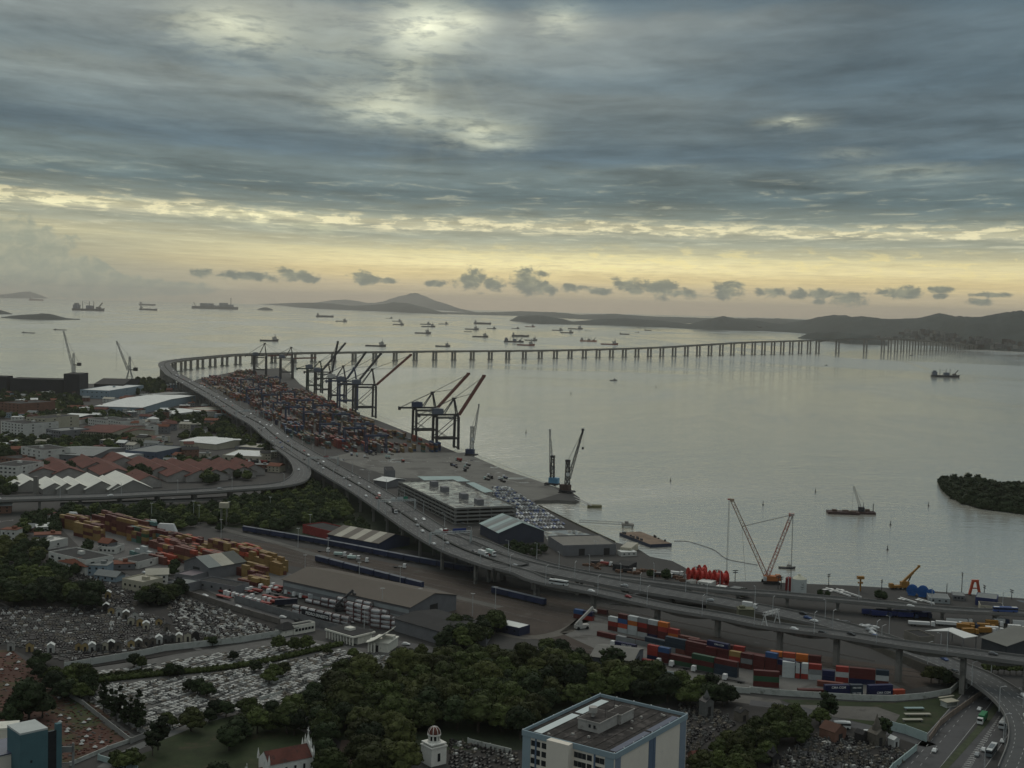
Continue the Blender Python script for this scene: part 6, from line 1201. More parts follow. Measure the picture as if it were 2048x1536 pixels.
# port stacks: far beyond three hundred more boxes, one mass
def many_boxes():
    pr = random.Random(21); vs, fs, ms = [], [], []; keys = list('YyMMRRroOrbBgWtTMoyGgRyM'); mats = list(CM.values()) + [M('stack_' + v[0], tuple(.55 * x + .012 for x in v[1]), .7, .2, .1) for v in CC.values()]; NK = len(CC); kidx = {k: i for i, k in enumerate(CM)}
    O0 = Vector((-457, 2692, 3)); s = -760
    def edge_ok(p):
        x, y = to_px(p); 
        if not (400 < x < 925): return False
        ylim = interp([(400, 770), (500, 812), (560, 868), (620, 893), (700, 905), (850, 905), (925, 905)], x); ytop = interp([(400, 760), (440, 752), (480, 747), (560, 742), (585, 760), (640, 800), (760, 858), (925, 915)], x)
        return ytop < y < ylim
    while s < 1330:
        blk = int(s / 92)
        for off in np.arange(50, 250 if s > 520 else 480, 2.62):
            g_ = int((off - 50) // 26); 
            if (off - 50) % 26 > 17: continue
            p = O0 + QD * s - QN * off
            if s % 92 > 78 or not edge_ok(p): continue
            rr = random.Random(blk * 31 + g_); dens = rr.choice([.2, .35, .7, .95, .9]); hb = rr.choice([1, 2, 3, 4, 4]); base = rr.choice(keys)
            if pr.random() > dens: continue
            for li in range(max(1, hb - pr.choice([0, 0, 1, 2]))):
                k = kidx[base if pr.random() < .35 else pr.choice(keys)]; z = 3.05 + li * 2.6; o = len(vs)
                for zz in (z, z + 2.55):
                    for a, c in ((-6.05, -1.2), (6.05, -1.2), (6.05, 1.2), (-6.05, 1.2)):
                        q = p + QD * a + QN * c; vs.append((q.x, q.y, zz))
                fs += [tuple(i + o for i in f) for f in ((4, 5, 6, 7), (0, 1, 5, 4), (1, 2, 6, 5), (2, 3, 7, 6), (3, 0, 4, 7))]; ms += [k + NK] * 5
        s += 12.9
    b = MB(); b.v = vs; b.f = fs; b.m = ms
    for x, y, z, l_, rz, k in MASSB: b.box(x, y, z, l_, 2.44, 2.55, rz, mi=kidx[k])
    o = b.build('container_stacks', mats); return tag(o, 'mass of coloured container stacks on the port and in the back ranks', 'containers', kind='stuff')
many_boxes()
# quayside group right behind the near cranes is part of the same mass of boxes
# ------------------------------------------------------------------ tank containers, truck park
SILV = M('tank_silver', (.42, .42, .42), .35, .2, .4, metal=.4, rnd=.25); FRM = M('tank_frame', (.10, .045, .045), .7, .2, .4, rnd=.3)
def tank_proto():
    t = thing('tank_container', 'x', 'tank container'); MB().cyl((-2.8, 0, 1.3), (2.8, 0, 1.3), 1.08, n=14).box(0, 0, 2.3, 3.4, .6, .15).build('tank', SILV, t)
    b = MB()
    for x in (-3, 3):
        for y in (-1.15, 1.15): b.beam((x, y, 0), (x, y, 2.58), .2)
        b.beam((x, -1.15, 2.5), (x, 1.15, 2.5), .16); b.beam((x, -1.15, .1), (x, 1.15, .1), .16); b.beam((x, -1.15, .1), (x, 1.15, 2.5), .1)
    for y in (-1.15, 1.15): b.beam((-3, y, .1), (3, y, .1), .16); b.beam((-3, y, 2.5), (3, y, 2.5), .12)
    b.build('frame', FRM, t); return t
tp_ = tank_proto(); tfirst = True
for nm, a, b_, n, hs in [('the front row above the lettered board', (586, 1226), (680, 1248), 7, [2, 2, 2, 2, 2, 2, 2]), ('the second row', (612, 1205), (690, 1222), 6, [1, 1, 2, 2, 3, 2]), ('the tall block beside the black boom', (694, 1238), (748, 1252), 3, [4, 4, 4]), ('the block by the strip windows', (655, 1196), (700, 1206), 4, [2, 3, 3, 3]),
                         ('the right hand row towards the dark shed', (742, 1254), (800, 1262), 3, [4, 3, 2]), ('the row behind the tall block', (712, 1224), (780, 1240), 5, [3, 3, 2, 2, 1])]:
    A_, B_ = W(*a), W(*b_); u = (B_ - A_).normalized(); rz = math.atan2(u.y, u.x)
    for i in range(n):
        for l_ in range(hs[i]):
            p = A_ + u * (3.1 + i * 6.4); p.z = 3.05 + l_ * 2.62; lb = 'silver tank container, %s layer, %s stack of %s' % (LAY[l_], ordn(i), nm)
            if tfirst: tfirst = False; tp_.location = p; tp_.rotation_euler.z = rz; tp_['label'] = lb; tp_['group'] = 'silver tank containers by the long warehouse'
            else: dup(tp_, p, rz, lb)
A_, B_ = W(628, 1237), W(682, 1250); u = (B_ - A_).normalized(); md = (A_ + B_) / 2; t = thing('name_board', 'long dark board with white letters below the front tank containers', 'sign', md - Vector((-u.y, u.x, 0)) * 9.6 + Vector((0, 0, 4.3)), math.atan2(u.y, u.x))
MB().box(0, 0, 0, (B_ - A_).length, .4, 3.2).build('board', M('board_black', (.02, .02, .024), .8, .2), t); f = bpy.data.curves.new('lettering', 'FONT'); f.body = 'PEDRO ERNESTO'; f.size = 2.3; f.align_x = 'CENTER'; f.extrude = .03; f.materials.append(M('letter_white', (.62, .62, .60), .6)); f.offset = .04
to = txt(f); to.parent = t; to.location = (1.5, -.25, .7); to.rotation_euler = (math.pi / 2, 0, 0)
# walls
def wall(label, pts, h, mat, thick=.35, posts=0, z=3.0, name='wall'):
    ps = [W(*p, z) for p in pts]; c = ps[0]; t = thing(name, label, 'wall', (c.x, c.y, z)); b = MB()
    for a, d in zip(ps, ps[1:]): 
        u_ = (d - a); b.box((a.x + d.x) / 2 - c.x, (a.y + d.y) / 2 - c.y, 0, u_.length + thick * .5, thick, h, math.atan2(u_.y, u_.x))
    b.build('panel', mat, t); b = MB(); k = 0
    for a, d in zip(ps, ps[1:]):
        n = max(1, int((d - a).length / 12)); 
        for i in range(n): q = a.lerp(d, i / n); b.box(q.x - c.x, q.y - c.y, 0, thick * 1.7, thick * 1.7, h + .2)
    b.build('post', mat, t)['kind'] = 'stuff'; return t
WW = M('wall_whitewash', (.40, .41, .38), .9, .15, .3, dirt_or_glare=((.17, .18, .15), .52, .72, .25)); WT = M('wall_turquoise_wash', (.34, .42, .40), .9, .15, .3, dirt_or_glare=((.2, .24, .22), .55, .75, .3)); WR = M('wall_ruddy', (.19, .15, .12), .9, .2, .3); WGy = M('wall_block_grey', (.15, .15, .15), .9, .2, .3)
wall('long curved white wall around the red container yard', [(1500, 1385), (1560, 1391), (1640, 1396), (1720, 1401), (1790, 1402), (1850, 1397), (1900, 1388), (1917, 1373), (1934, 1378)], 2.8, WW)
wall('whitewashed wall between the trucks and the tree tops', [(1335, 1360), (1380, 1371), (1440, 1383), (1500, 1387)], 2.8, WW)
wall('tall pale block wall in front of the grey shed lot', [(1312, 1356), (1352, 1361)], 4.2, M('wall_pale_panel', (.30, .33, .33), .8, .1))
wall('whitewashed low wall behind the big trees', [(1318, 1369), (1400, 1381)], 1.6, WW)
wall('ruddy brick wall dividing the green lot from the avenue', [(1962, 1392), (1905, 1432), (1880, 1452), (1858, 1484)], 2.6, WR)
wall('turquoise washed wall with faded painting at the corner of the green lot', [(1768, 1457), (1810, 1468), (1853, 1484)], 4.0, WT)
wall('curved pale cemetery wall ending at the avenue corner', [(1832, 1502), (1810, 1520), (1785, 1540), (1770, 1560)], 2.6, WT)
wall('grey block wall in front of the tank containers', [(470, 1203), (560, 1230), (640, 1254), (700, 1268), (745, 1274)], 4.0, WGy)
wall('brownish roadside wall along the cemetery street', [(335, 1178), (420, 1205), (470, 1222), (560, 1248)], 3.0, M('wall_brownish', (.13, .115, .10), .9, .2, .3))
wall('white wall with blue gratings crossing the cemetery', [(130, 1338), (280, 1313), (330, 1302), (420, 1292), (480, 1285), (540, 1275), (590, 1268)], 3.2, WW)
wall('white edged wall of the sunken lane, upper part', [(140, 1395), (165, 1410), (200, 1438), (262, 1487), (292, 1474)], 2.2, M('wall_lane', (.24, .235, .22), .9, .2, .3))
wall('second wall of the sunken lane beside the tombs', [(185, 1402), (235, 1436), (290, 1468)], 2.0, _M['wall_lane'])
wall('pale roadside wall at the bottom left', [(140, 1532), (215, 1500), (262, 1484), (298, 1470)], 1.6, WW)
wall('curved mint garden wall at the bottom edge', [(197, 1520), (230, 1530), (275, 1543)], 2.2, WT)
wall('short pale wall between tomb plots by the trees', [(520, 1402), (565, 1388)], 1.8, WW)
wall('pale wall at the foot of the dome chapel lot', [(936, 1486), (980, 1497), (1022, 1507)], 2.0, WW)
wall('ochre edged quay wall beside the car compound', [(1078, 1012), (1120, 1033), (1165, 1055), (1230, 1085)], 1.2, M('quay_kerb', (.12, .11, .08), .9, .2, .3))
wall('long low grey wall between the street and the yellow yard', [(300, 1150), (340, 1165), (380, 1172)], 2.4, WGy)
# ------------------------------------------------------------------ trains and rails
sheet('rail_bed', [(440, 1075), (640, 1100), (830, 1135), (960, 1160), (1120, 1195), (1300, 1240), (1500, 1290), (1700, 1320), (1830, 1338), (1880, 1365), (1780, 1388), (1560, 1383), (1400, 1368), (1260, 1330), (1100, 1285), (930, 1240), (830, 1200), (600, 1135), (430, 1100)], M('rail_ballast', (.055, .042, .034), .95, .25, .05, world_tex=True, dirt_or_glare=((.085, .08, .07), .55, .72, .06)), z=3.03)
b = MB(); RAILM = M('rail_steel', (.10, .085, .075), .5, .1)
for t0, t1, bend in [((470, 1072), (1160, 1205), 0), ((455, 1078), (1150, 1214), 0), ((450, 1084), (1140, 1226), 0), ((520, 1104), (1120, 1236), 0), ((540, 1112), (1100, 1246), 0), ((930, 1180), (1600, 1318), 0), ((940, 1190), (1560, 1318), 0), ((1000, 1262), (1380, 1345), 0), ((1180, 1300), (1560, 1380), 0), ((1560, 1315), (1850, 1345), 0), ((1560, 1325), (1850, 1355), 0), ((1160, 1205), (1750, 1322), 0)]:
    A_, B_ = W(*t0, 3.1), W(*t1, 3.1); d = (B_ - A_); n = Vector((-d.y, d.x, 0)).normalized()
    for s in (-.8, .8): b.beam(A_ + n * s, B_ + n * s, .3, .16)
tag(b.build('rails', RAILM), kind='structure')
WAG = M('wagon_blue', (.020, .028, .065), .7, .25, .15, rnd=.2, dirt_or_glare=((.07, .05, .04), .6, .8, .3)); WROOF = M('wagon_roof', (.14, .15, .17), .7, .15, .2)
def wagon_proto():
    t = thing('freight_wagon', 'x', 'wagon'); MB().box(0, 0, 1.1, 14.2, 3, 3.2).build('body', WAG, t); MB().box(0, 0, 4.3, 14.4, 3.1, .12).box(0, 0, 4.42, 14.3, 1.6, .3, top=(1, .5)).build('roof', WROOF, t)
    MB().box(0, 0, .75, 14.6, 2.4, .35).build('frame', STEEL_D, t)
    for x in (-5, 5): MB().box(x, 0, 0.1, 3.4, 2.2, .8).build('bogie', STEEL_D, t)
    return t
wp_ = wagon_proto(); wf = True
for nm, pts_, n in (('the long train nearest the highway', [(487, 1063), (657, 1092), (812, 1122), (945, 1146)], 17), ('the train behind the brown warehouse', [(632, 1123), (740, 1151), (880, 1187)], 7), ('the short train under the viaduct', [(985, 1187), (1090, 1212)], 3)):
    q = cat([W(*v, 3.05) for v in pts_], 15.2)
    for i in range(min(n, len(q) - 1)):
        p = (q[i] + q[i + 1]) / 2; d = q[i + 1] - q[i]; lb = 'blue freight wagon, %s from the left of %s' % (ordn(i), nm)
        if wf: wf = False; o = wp_; o.location = p; o.rotation_euler.z = math.atan2(d.y, d.x); o['label'] = lb; o['group'] = 'blue freight wagons on the sidings'
        else: dup(wp_, p, math.atan2(d.y, d.x), lb)
# ------------------------------------------------------------------ vehicles
PAINTS = {'white': (.62, .62, .60), 'silver': (.30, .31, .31), 'black': (.012, .012, .013), 'grey': (.09, .09, .095), 'red': (.22, .02, .02), 'blue': (.03, .06, .16)}
VP = {}
def car_data(c):
    if c not in VP:
        b = MB(); m_ = M('car_paint_' + c, PAINTS[c], .3, .05, spec=.6); vs = [(-2.15, .35), (-2.2, .85), (-1.9, 1.0), (-1.5, 1.42), (.3, 1.45), (1.0, .98), (1.95, .82), (2.15, .6), (2.15, .35)]
        n = len(vs); v3 = [(x, -.88 if z < 1.1 else -.68, z) for x, z in vs] + [(x, .88 if z < 1.1 else .68, z) for x, z in vs]
        b.add(v3, [tuple(range(n)), tuple(range(2 * n - 1, n - 1, -1))] + [(i, i + n, (i + 1) % n + n, (i + 1) % n) for i in range(n)]); body = b.build('car', m_)
        gl_ = MB().box(-.55, 0, 1.02, 2.5, 1.66, .30, top=(.8, .86)).build('window', GLASS); wh = MB()
        for x in (-1.35, 1.35):
            for y in (-.8, .8): wh.cyl((x, y - .1, .33), (x, y + .1, .33), .33, n=8)
        w_ = wh.build('wheel', RUBBER); VP[c] = [body.data, gl_.data, w_.data]
        for o in (body, gl_, w_): bpy.data.objects.remove(o)
    return VP[c]
def car(p, rz, c, label, group, s=1.0, full=True):
    d = car_data(c); o = bpy.data.objects.new('car', d[0]); col.objects.link(o); o.location = p; o.rotation_euler.z = rz; o.scale = (s, s, s); tag(o, label, 'car', group)
    if full:
        g_ = bpy.data.objects.new('window', d[1]); col.objects.link(g_); g_.parent = o
    return o
vr = random.Random(33); PALC = ['white', 'white', 'white', 'silver', 'silver', 'black', 'grey', 'grey', 'red', 'blue']
def traffic(P_, lanes, n, what, group, i0=0, i1=None, flip=False):
    i1 = i1 or len(P_) - 2; taken = []; cnt = 0; spots = []
    for _ in range(n * 3):
        i = vr.randint(i0, i1); l_ = vr.choice(lanes)
        if any(abs(i - a) < 2 and l_ == c for a, c in taken): continue
        taken.append((i, l_)); spots.append((i, l_)); 
        if len(spots) >= n: break
    for k, (i, l_) in enumerate(sorted(spots)):
        q = offset(P_, l_)[i]; d = P_[i + 1] - P_[max(i - 1, 0)]; c = vr.choice(PALC); car(q + Vector((0, 0, .02)), math.atan2(d.y, d.x) + (math.pi if l_ > 0 else 0), c, '%s car on %s, %s from its far end' % (c, what, ordn(k)), group, s=1.12)
traffic(HW, [-12.5, -9, -5.5, -2.6], 52, 'the water side lanes of the elevated highway', 'cars on the elevated highway')
traffic(HW, [12.5, 9, 5.5, 2.6], 44, 'the land side lanes of the elevated highway', 'cars on the elevated highway')
traffic(BV, [-7, -3.5, 0, 3.5, 7], 16, 'the descending main road', 'cars on the main road', 4, len(BV) - 12)
traffic(DV, [-3, 3], 7, 'the long curved ramp', 'cars on the ramp', 3)
traffic(BR, [-9, -5, 5, 9], 24, 'the bay bridge', 'cars on the bridge', 4, 130)
def place(P_, px, off, dz=.02):
    i = min(range(1, len(P_) - 1), key=lambda k: abs(to_px(P_[k])[0] - px)); d = P_[i + 1] - P_[i - 1]; return offset(P_, off)[i] + Vector((0, 0, dz)), math.atan2(d.y, d.x)
for px, off, c, s in [(1186, 3, 'white', 1), (1596, 2.5, 'white', 1), (1701, -2, 'black', 1), (1990, -2.5, 'grey', 1), (1250, -2, 'red', 1), (1650, 3, 'black', .9)]:
    p, a = place(AV, px, off); car(p, a, c, '%s car on the curved viaduct, %s' % (c, {1186: 'near the white bus', 1596: 'over the second tall pier', 1701: 'beside the tall lamp post', 1990: 'near the right edge', 1250: 'in the far lane past the bus', 1650: 'small and low by the barrier'}[px]), 'cars on the viaduct')
p, a = place(CV, 1830, 2); car(p, a, 'white', 'white car alone on the narrow flyover below the blue reels', None)
for x, y, c, a, lb in [(1959, 1420, 'white', 60, 'white car on the avenue just out of the underpass'), (2019, 1458, 'silver', 60, 'pale car beside the white bus on the lower avenue'), (2005, 1484, 'white', 62, 'white car between the two buses'), (1967, 1501, 'white', 62, 'white car just left of the grey bus'), (1954, 1511, 'silver', 62, 'pale car by the hatched median'),
                       (1869, 1503, 'white', 62, 'white and blue patrol car on the avenue at bottom right'), (1731, 1466, 'white', 170, 'white car on the side street behind the tombs'), (1990, 1392, 'silver', 40, 'pale car in shade under the flyover, left one'), (1975, 1400, 'grey', 40, 'grey car in shade under the flyover, nearer one'), (2040, 1402, 'white', 60, 'white car near the right edge under the lamp'),
                       (476, 1215, 'white', -20, 'white car on the cemetery street beneath the truck wall'), (566, 1236, 'white', -20, 'white car beside the low tree on the cemetery street'), (596, 1244, 'black', -20, 'dark red roofed car on the cemetery street'), (622, 1250, 'white', -20, 'white car by the gatehouse on the cemetery street'), (700, 1246, 'silver', -10, 'pale car near the lettered board'),
                       (812, 1290, 'white', -10, 'white van-like car beyond the chapel'), (64, 1130, 'white', 20, 'white car parked among the left cemetery trees'), (222, 1118, 'silver', -30, 'pale car on the street below the long office'), (290, 1147, 'white', -30, 'white car at the street bend below the yellow yard'), (410, 1193, 'white', -25, 'white car near the truck yard gate')]:
    car(W(x, y, 3.12), R(a), c, lb, None)
def bus(px, py, rz, colr, label, z=3.12, L_=12, P_=None):
    p = W(px, py, z) if P_ is None else P_; t = thing('bus', label, 'bus', p, rz); m_ = M('bus_' + colr, {'white': (.55, .56, .54), 'grey': (.13, .15, .16), 'blue': (.05, .09, .25)}[colr], .5, .1)
    MB().box(0, 0, .4, L_, 2.5, 2.7).box(0, 0, 3.1, L_ * .5, 1.8, .22).build('body', m_, t); MB().box(0, 0, 1.7, L_ + .04, 2.56, .85).build('window_band', GLASS, t); MB().box(0, 0, 3.1, L_ - .4, 2.2, .06).build('roof_panel', M('bus_roof', (.55, .56, .55), .5, .1), t)
    for x in (-L_ * .32, L_ * .32):
        for y in (-1.1, 1.1): MB().cyl((x, y - .16, .5), (x, y + .16, .5), .5, n=10).build('wheel', RUBBER, t)
p, a = place(AV, 1117, 1.5); bus(0, 0, a, 'white', 'white city bus on the curved viaduct where it leaves the highway', P_=p)
p, a = place(CV, 2020, 0); bus(0, 0, a, 'blue', 'blue and white bus on the narrow flyover at the right edge', P_=p, L_=14)
bus(2008, 1452, R(58), 'white', 'white city bus on the lower avenue'); bus(1983, 1507, R(58), 'grey', 'grey city bus with pale roof nearest the bottom right'); bus(1684, 1457, R(-4), 'white', 'white minibus parked on the side street behind the brick tomb', L_=7)
def truck(p, rz, label, cabc, boxm, L_=9, group=None, trailer=True, hb=2.6):
    t = thing('truck', label, 'truck', p, rz, group); MB().box(L_ / 2 + 1.2, 0, .6, 2.2, 2.4, 2.5, top=(.86, .95)).build('cab', cabc, t); MB().box(L_ / 2 + 2.2, 0, 1.9, .2, 2.1, .9).build('windscreen', GLASS, t)
    MB().box(0, 0, .7, L_ + 2, 1.2, .35).build('chassis', STEEL_D, t)
    if trailer: MB().box(-.6, 0, 1.1, L_, 2.5, hb).build('box', boxm, t)
    for x in (-L_ * .4, -L_ * .25, L_ / 2 + 1): MB().cyl((x, -1.1, .5), (x, 1.1, .5), .5, n=8).build('wheel', RUBBER, t)
    return t
TWH = M('truck_white', (.60, .60, .58), .5, .08); TGR = M('truck_green', (.02, .15, .06), .6, .1); TRD = M('truck_red', (.22, .03, .025), .6, .15); TMT = M('truck_mint', (.38, .48, .44), .6, .1)
truck(W(1965, 1443, 3.12), R(238), 'green box truck with white cab on the avenue', TWH, TGR, 8)
p, a = place(HW, 957, -2); truck(p, a, 'white box truck on the highway past the blue sign gantry', TWH, TWH, 7); p, a = place(HW, 968, -8); truck(p, a, 'mint box truck on the highway just beyond the white box truck', TWH, TMT, 7)
p, a = place(HW, 800, 5); truck(p, a, 'dark box truck with white roof on the highway before the green sign', TWH, STEEL_D, 7); p, a = place(BV, 1493, 3); truck(p, a, 'white box truck with raised frame on the main road', TWH, TWH, 6)
for i, (x, y) in enumerate([(1336, 1332), (1362, 1337), (1407, 1347), (1470, 1364), (1243, 1296), (1296, 1327)]):
    truck(W(x, y), R(150), '%s white cab truck in the line below the red container stacks' % ordn(i), TWH, TRD, 8, 'trucks in the container yard', trailer=i in (5,), hb=1.0)
tr = random.Random(8); k = 0
for (x, y) in [(462, 1193), (470, 1195), (478, 1197), (486, 1199), (494, 1201), (506, 1205), (514, 1207), (522, 1209), (530, 1211), (506, 1187), (513, 1185), (516, 1200), (532, 1180), (545, 1176), (552, 1184), (548, 1190), (556, 1178), (563, 1186), (541, 1206), (552, 1208), (585, 1191), (600, 1196), (614, 1199)]:
    truck(W(x, y), R(150 + tr.uniform(-8, 8)), '%s white cab truck parked in the lot before the long warehouse' % ordn(k), TWH, TRD, 7, 'white trucks in the truck park', trailer=k % 2 == 0, hb=1.1); k += 1
for i, (x, y, L_) in enumerate([(452, 1188, 12), (470, 1180, 13), (490, 1184, 13), (448, 1197, 12), (540, 1197, 12), (570, 1200, 10)]):
    t = thing('trailer', '%s flat red trailer in the truck park' % ordn(i), 'trailer', W(x, y), R(-35), 'red trailers in the truck park'); MB().box(0, 0, 1.1, L_, 2.5, .5).build('deck', TRD, t); MB().box(-L_ * .3, 0, 0, 3, 2.3, 1.1).build('axle', RUBBER, t)
t = thing('box_body', 'dark navy box trailer between the white cabs and the tank containers', 'trailer', W(572, 1212), R(20)); MB().box(0, 0, 1.1, 13, 2.6, 3.2).build('box', M('trailer_navy', (.012, .014, .03), .6, .1), t); MB().box(-3, 0, 0, 4, 2.2, 1.1).build('axle', RUBBER, t)
t = thing('box_body', 'pale grey box trailer beside the tank containers', 'trailer', W(636, 1200), R(20)); MB().box(0, 0, 1.1, 12, 2.6, 2.9).build('box', M('trailer_pale', (.40, .42, .42), .6, .1), t); MB().box(-3, 0, 0, 4, 2.2, 1.1).build('axle', RUBBER, t)
def stacker(px, py, rz, mat, label):
    t = thing('reach_stacker', label, 'reach stacker', W(px, py), rz); MB().box(0, 0, .7, 8, 3.4, 2).box(-1, 0, 2.7, 2.2, 2, 1.8).build('body', mat, t); MB().beam((-3.5, 0, 3), (7, 0, 12), 1.1, 1.3).box(7.5, 0, 9.6, 1.2, 6, 1.1).build('boom', mat, t)
    for x in (-2.8, 2.8): MB().cyl((x, -1.9, .9), (x, 1.9, .9), .9, n=10).build('wheel', RUBBER, t)
stacker(682, 1222, R(20), STEEL_D, 'dark reach stacker with raised boom behind the tank containers'); stacker(1163, 1258, R(25), STEEL_W, 'pale reach stacker with raised boom at the left end of the red yard'); 
# mixer trucks and flat cars between the trains
for i, (x, y) in enumerate([(645, 1104), (678, 1112), (690, 1116), (705, 1119), (722, 1124), (797, 1136)]): truck(W(x, y), R(-8), '%s white truck standing between the two blue trains' % ordn(i), TWH, TMT, 6, 'white trucks between the trains', trailer=i in (1, 3), hb=1.6)
# cars in the compounds beside the parking deck
A_, B_, C_, D_ = W(1056, 1006), W(1132, 1057), W(1030, 1012), W(1052, 1057); cd_ = (B_ - A_).normalized(); cn_ = Vector((cd_.y, -cd_.x, 0)); n_ind = 0; mass = MB(); mcols = ['white', 'silver', 'blue', 'grey']; crz = math.atan2(cd_.y, cd_.x)
nr_ = int((B_ - A_).length / 5.4); pr_ = []
for i in range(-24, nr_):
    for j in range(0, 26):
        p = A_ + cd_ * (i * 5.6) + cn_ * (j * 2.6 - 3)
        x, y = to_px(p)
        lo = interp([(960, 985), (1010, 1010), (1043, 1035), (1052, 1058)], x) if x < 1060 else 0
        if x < 985 or x > 1134 or y > interp([(985, 990), (1050, 1058), (1060, 1060), (1134, 1056)], x) or y < 975: continue
        loc = Vector((p.x - cen.x, p.y - cen.y, 0))
        q = Vector((p.x, p.y, 0)) - Vector((pk.location.x, pk.location.y, 0)); lxq = q.x * math.cos(prz) + q.y * math.sin(prz); lyq = -q.x * math.sin(prz) + q.y * math.cos(prz)
        if abs(lxq) < LXp / 2 + 3 and abs(lyq) < LYp / 2 + 4: continue
        if (p - W(1020, 1075)).length < 34 and y > 1040 and x < 1050: continue
        if i % 3 == 0 or vr.random() < .06: continue
        pr_.append((p, y, i, j))
pr_.sort(key=lambda a: -a[1])
for k, (p, y, ri, rj) in enumerate(pr_):
    c = vr.choice(['white', 'silver', 'silver', 'grey', 'blue', 'grey'])
    if k < 130: car(p, crz, c, '%s new car, %s in the %s tight row counted from the striped shed' % (c, ordn(rj), ordn(nr_ - ri)), 'new cars parked in rows by the quay', full=k < 40)
    else:
        for x0_, z0_, lx_, hh in ((0, .35, 4.3, .55), (-.5, .9, 2.4, .5)):
            mass.box(p.x + x0_ * math.cos(crz), p.y + x0_ * math.sin(crz), p.z + z0_, lx_, 1.75, hh, crz, mi=mcols.index(c))
if mass.v: tag(mass.build('parked_cars', [_M.get('car_paint_' + c) or M('car_paint_' + c, PAINTS[c], .3, .05, spec=.6) for c in mcols]), 'mass of closely parked new cars beyond the parking deck', 'cars', kind='stuff')
for i in range(34):      # cars in the strip between highway and parking deck
    t_ = i / 33; x, y = 842 + (925 - 842) * t_ + vr.uniform(-2, 2), 1001 + (1046 - 1001) * t_ + vr.uniform(-3, 3); c = vr.choice(PALC); car(W(x, y), R(vr.uniform(-40, -20)), c, '%s car in the strip beside the parking deck, %s from its far end' % (c, ordn(i)), 'cars in the strip beside the highway', full=False)
VX = sorted(vr.uniform(1560, 1760) for _ in range(26))
for i in range(26):
    x, y = VX[i], 0; y = 1226 + (x - 1560) * .17 + vr.uniform(-4, 5); c = vr.choice(['white', 'white', 'silver', 'grey']); car(W(x, y), R(vr.uniform(-30, 30)), c, '%s car in the verge lot beside the flyover, %s from its left' % (c, ordn(i)), 'cars parked beside the main road', full=False)
for i, (x, y) in enumerate([(1660, 1243), (1671, 1246), (1681, 1249), (1692, 1252), (1712, 1257), (1723, 1260), (1733, 1263), (1753, 1267), (1771, 1279)]): car(W(x, y), R(-30), 'white', 'white car in the evenly spaced diagonal line, %s from the left' % ordn(i), 'white cars in a diagonal line', s=1.1)
for i in range(14):
    x = vr.uniform(1740, 1860); y = 1232 + vr.uniform(-3, 5); p = W(x, y); truck(p, R(vr.choice([-5, 175]) + vr.uniform(-6, 6)), '%s dark blue bus or truck in the depot under the flyover' % ordn(i), STEEL_B, M('depot_blue', (.015, .025, .10), .6, .2), 9, 'blue trucks in the depot')
for i, (x, y, a) in enumerate([(1840, 1252, -8), (1895, 1252, -12), (1915, 1247, -8)]): truck(W(x, y), R(a), '%s white tanker truck beside the white canopy' % ordn(i), TWH, TWH, 12, 'white tanker trucks', hb=1.6)
for i in range(10):
    x = vr.uniform(1925, 2040); y = 1262 + vr.uniform(-10, 10) - (x - 1925) * .05; truck(W(x, y), R(vr.uniform(-20, 10)), '%s vehicle in the lot right of the white canopy' % ordn(i), vr.choice([TWH, STEEL_Y, STEEL_B]), vr.choice([TWH, STEEL_B, STEEL_Y]), 7, 'trucks right of the white canopy')
for i in range(24):       # port traffic on the apron
    x = vr.uniform(690, 1040); y = interp([(690, 915), (800, 925), (930, 935), (1040, 975)], x) + vr.uniform(-14, 10); k = vr.choice('wtb')
    if (W(x, y) - Vector((pk.location.x, pk.location.y, 3))).length < 95: continue
    truck(W(x, y), QRZ + math.pi / 2 + vr.uniform(-.3, .3), '%s work truck on the open apron between highway and quay' % ordn(i), vr.choice([TWH, TMT, STEEL_D]), vr.choice([TRD, STEEL_B, STEEL_D]), 8, 'trucks on the open apron', trailer=vr.random() < .6, hb=vr.choice([1, 2.4]))
for i in range(22):
    x = vr.uniform(450, 530); y = vr.uniform(925, 948); c = vr.choice(PALC); truck(W(x, y), R(vr.uniform(-20, 0)), '%s truck parked inside the ramp loop' % ordn(i), vr.choice([TWH, TRD, STEEL_D]), vr.choice([TRD, STEEL_D, TWH]), 8, 'trucks parked inside the ramp loop')
for i in range(26):
    x = vr.uniform(1150, 1370); y = 1122 + (x - 1150) * .16 + vr.uniform(-5, 8); k = vr.random()
    if k < .5: truck(W(x, y), R(vr.uniform(-30, 10)), '%s truck in the cluttered waterfront yard behind the main road' % ordn(i), TWH, vr.choice([TWH, TRD, STEEL_D]), 6, 'trucks in the cluttered waterfront yard', hb=1.5)
    else:
        t = thing('scrap_pile', '%s heap of rusty material in the waterfront yard' % ordn(i), 'scrap heap', W(x, y), vr.uniform(0, 3), 'rusty heaps in the waterfront yard'); b = MB(); [b.box(vr.uniform(-3, 3), vr.uniform(-2, 2), 0, vr.uniform(1, 5), vr.uniform(.5, 2), vr.uniform(.5, 2), vr.uniform(0, 3)) for _ in range(7)]; b.build('heap', M('scrap', (.13, .075, .05), .9, .4, .6), t)

print('NCONT', NCONT)
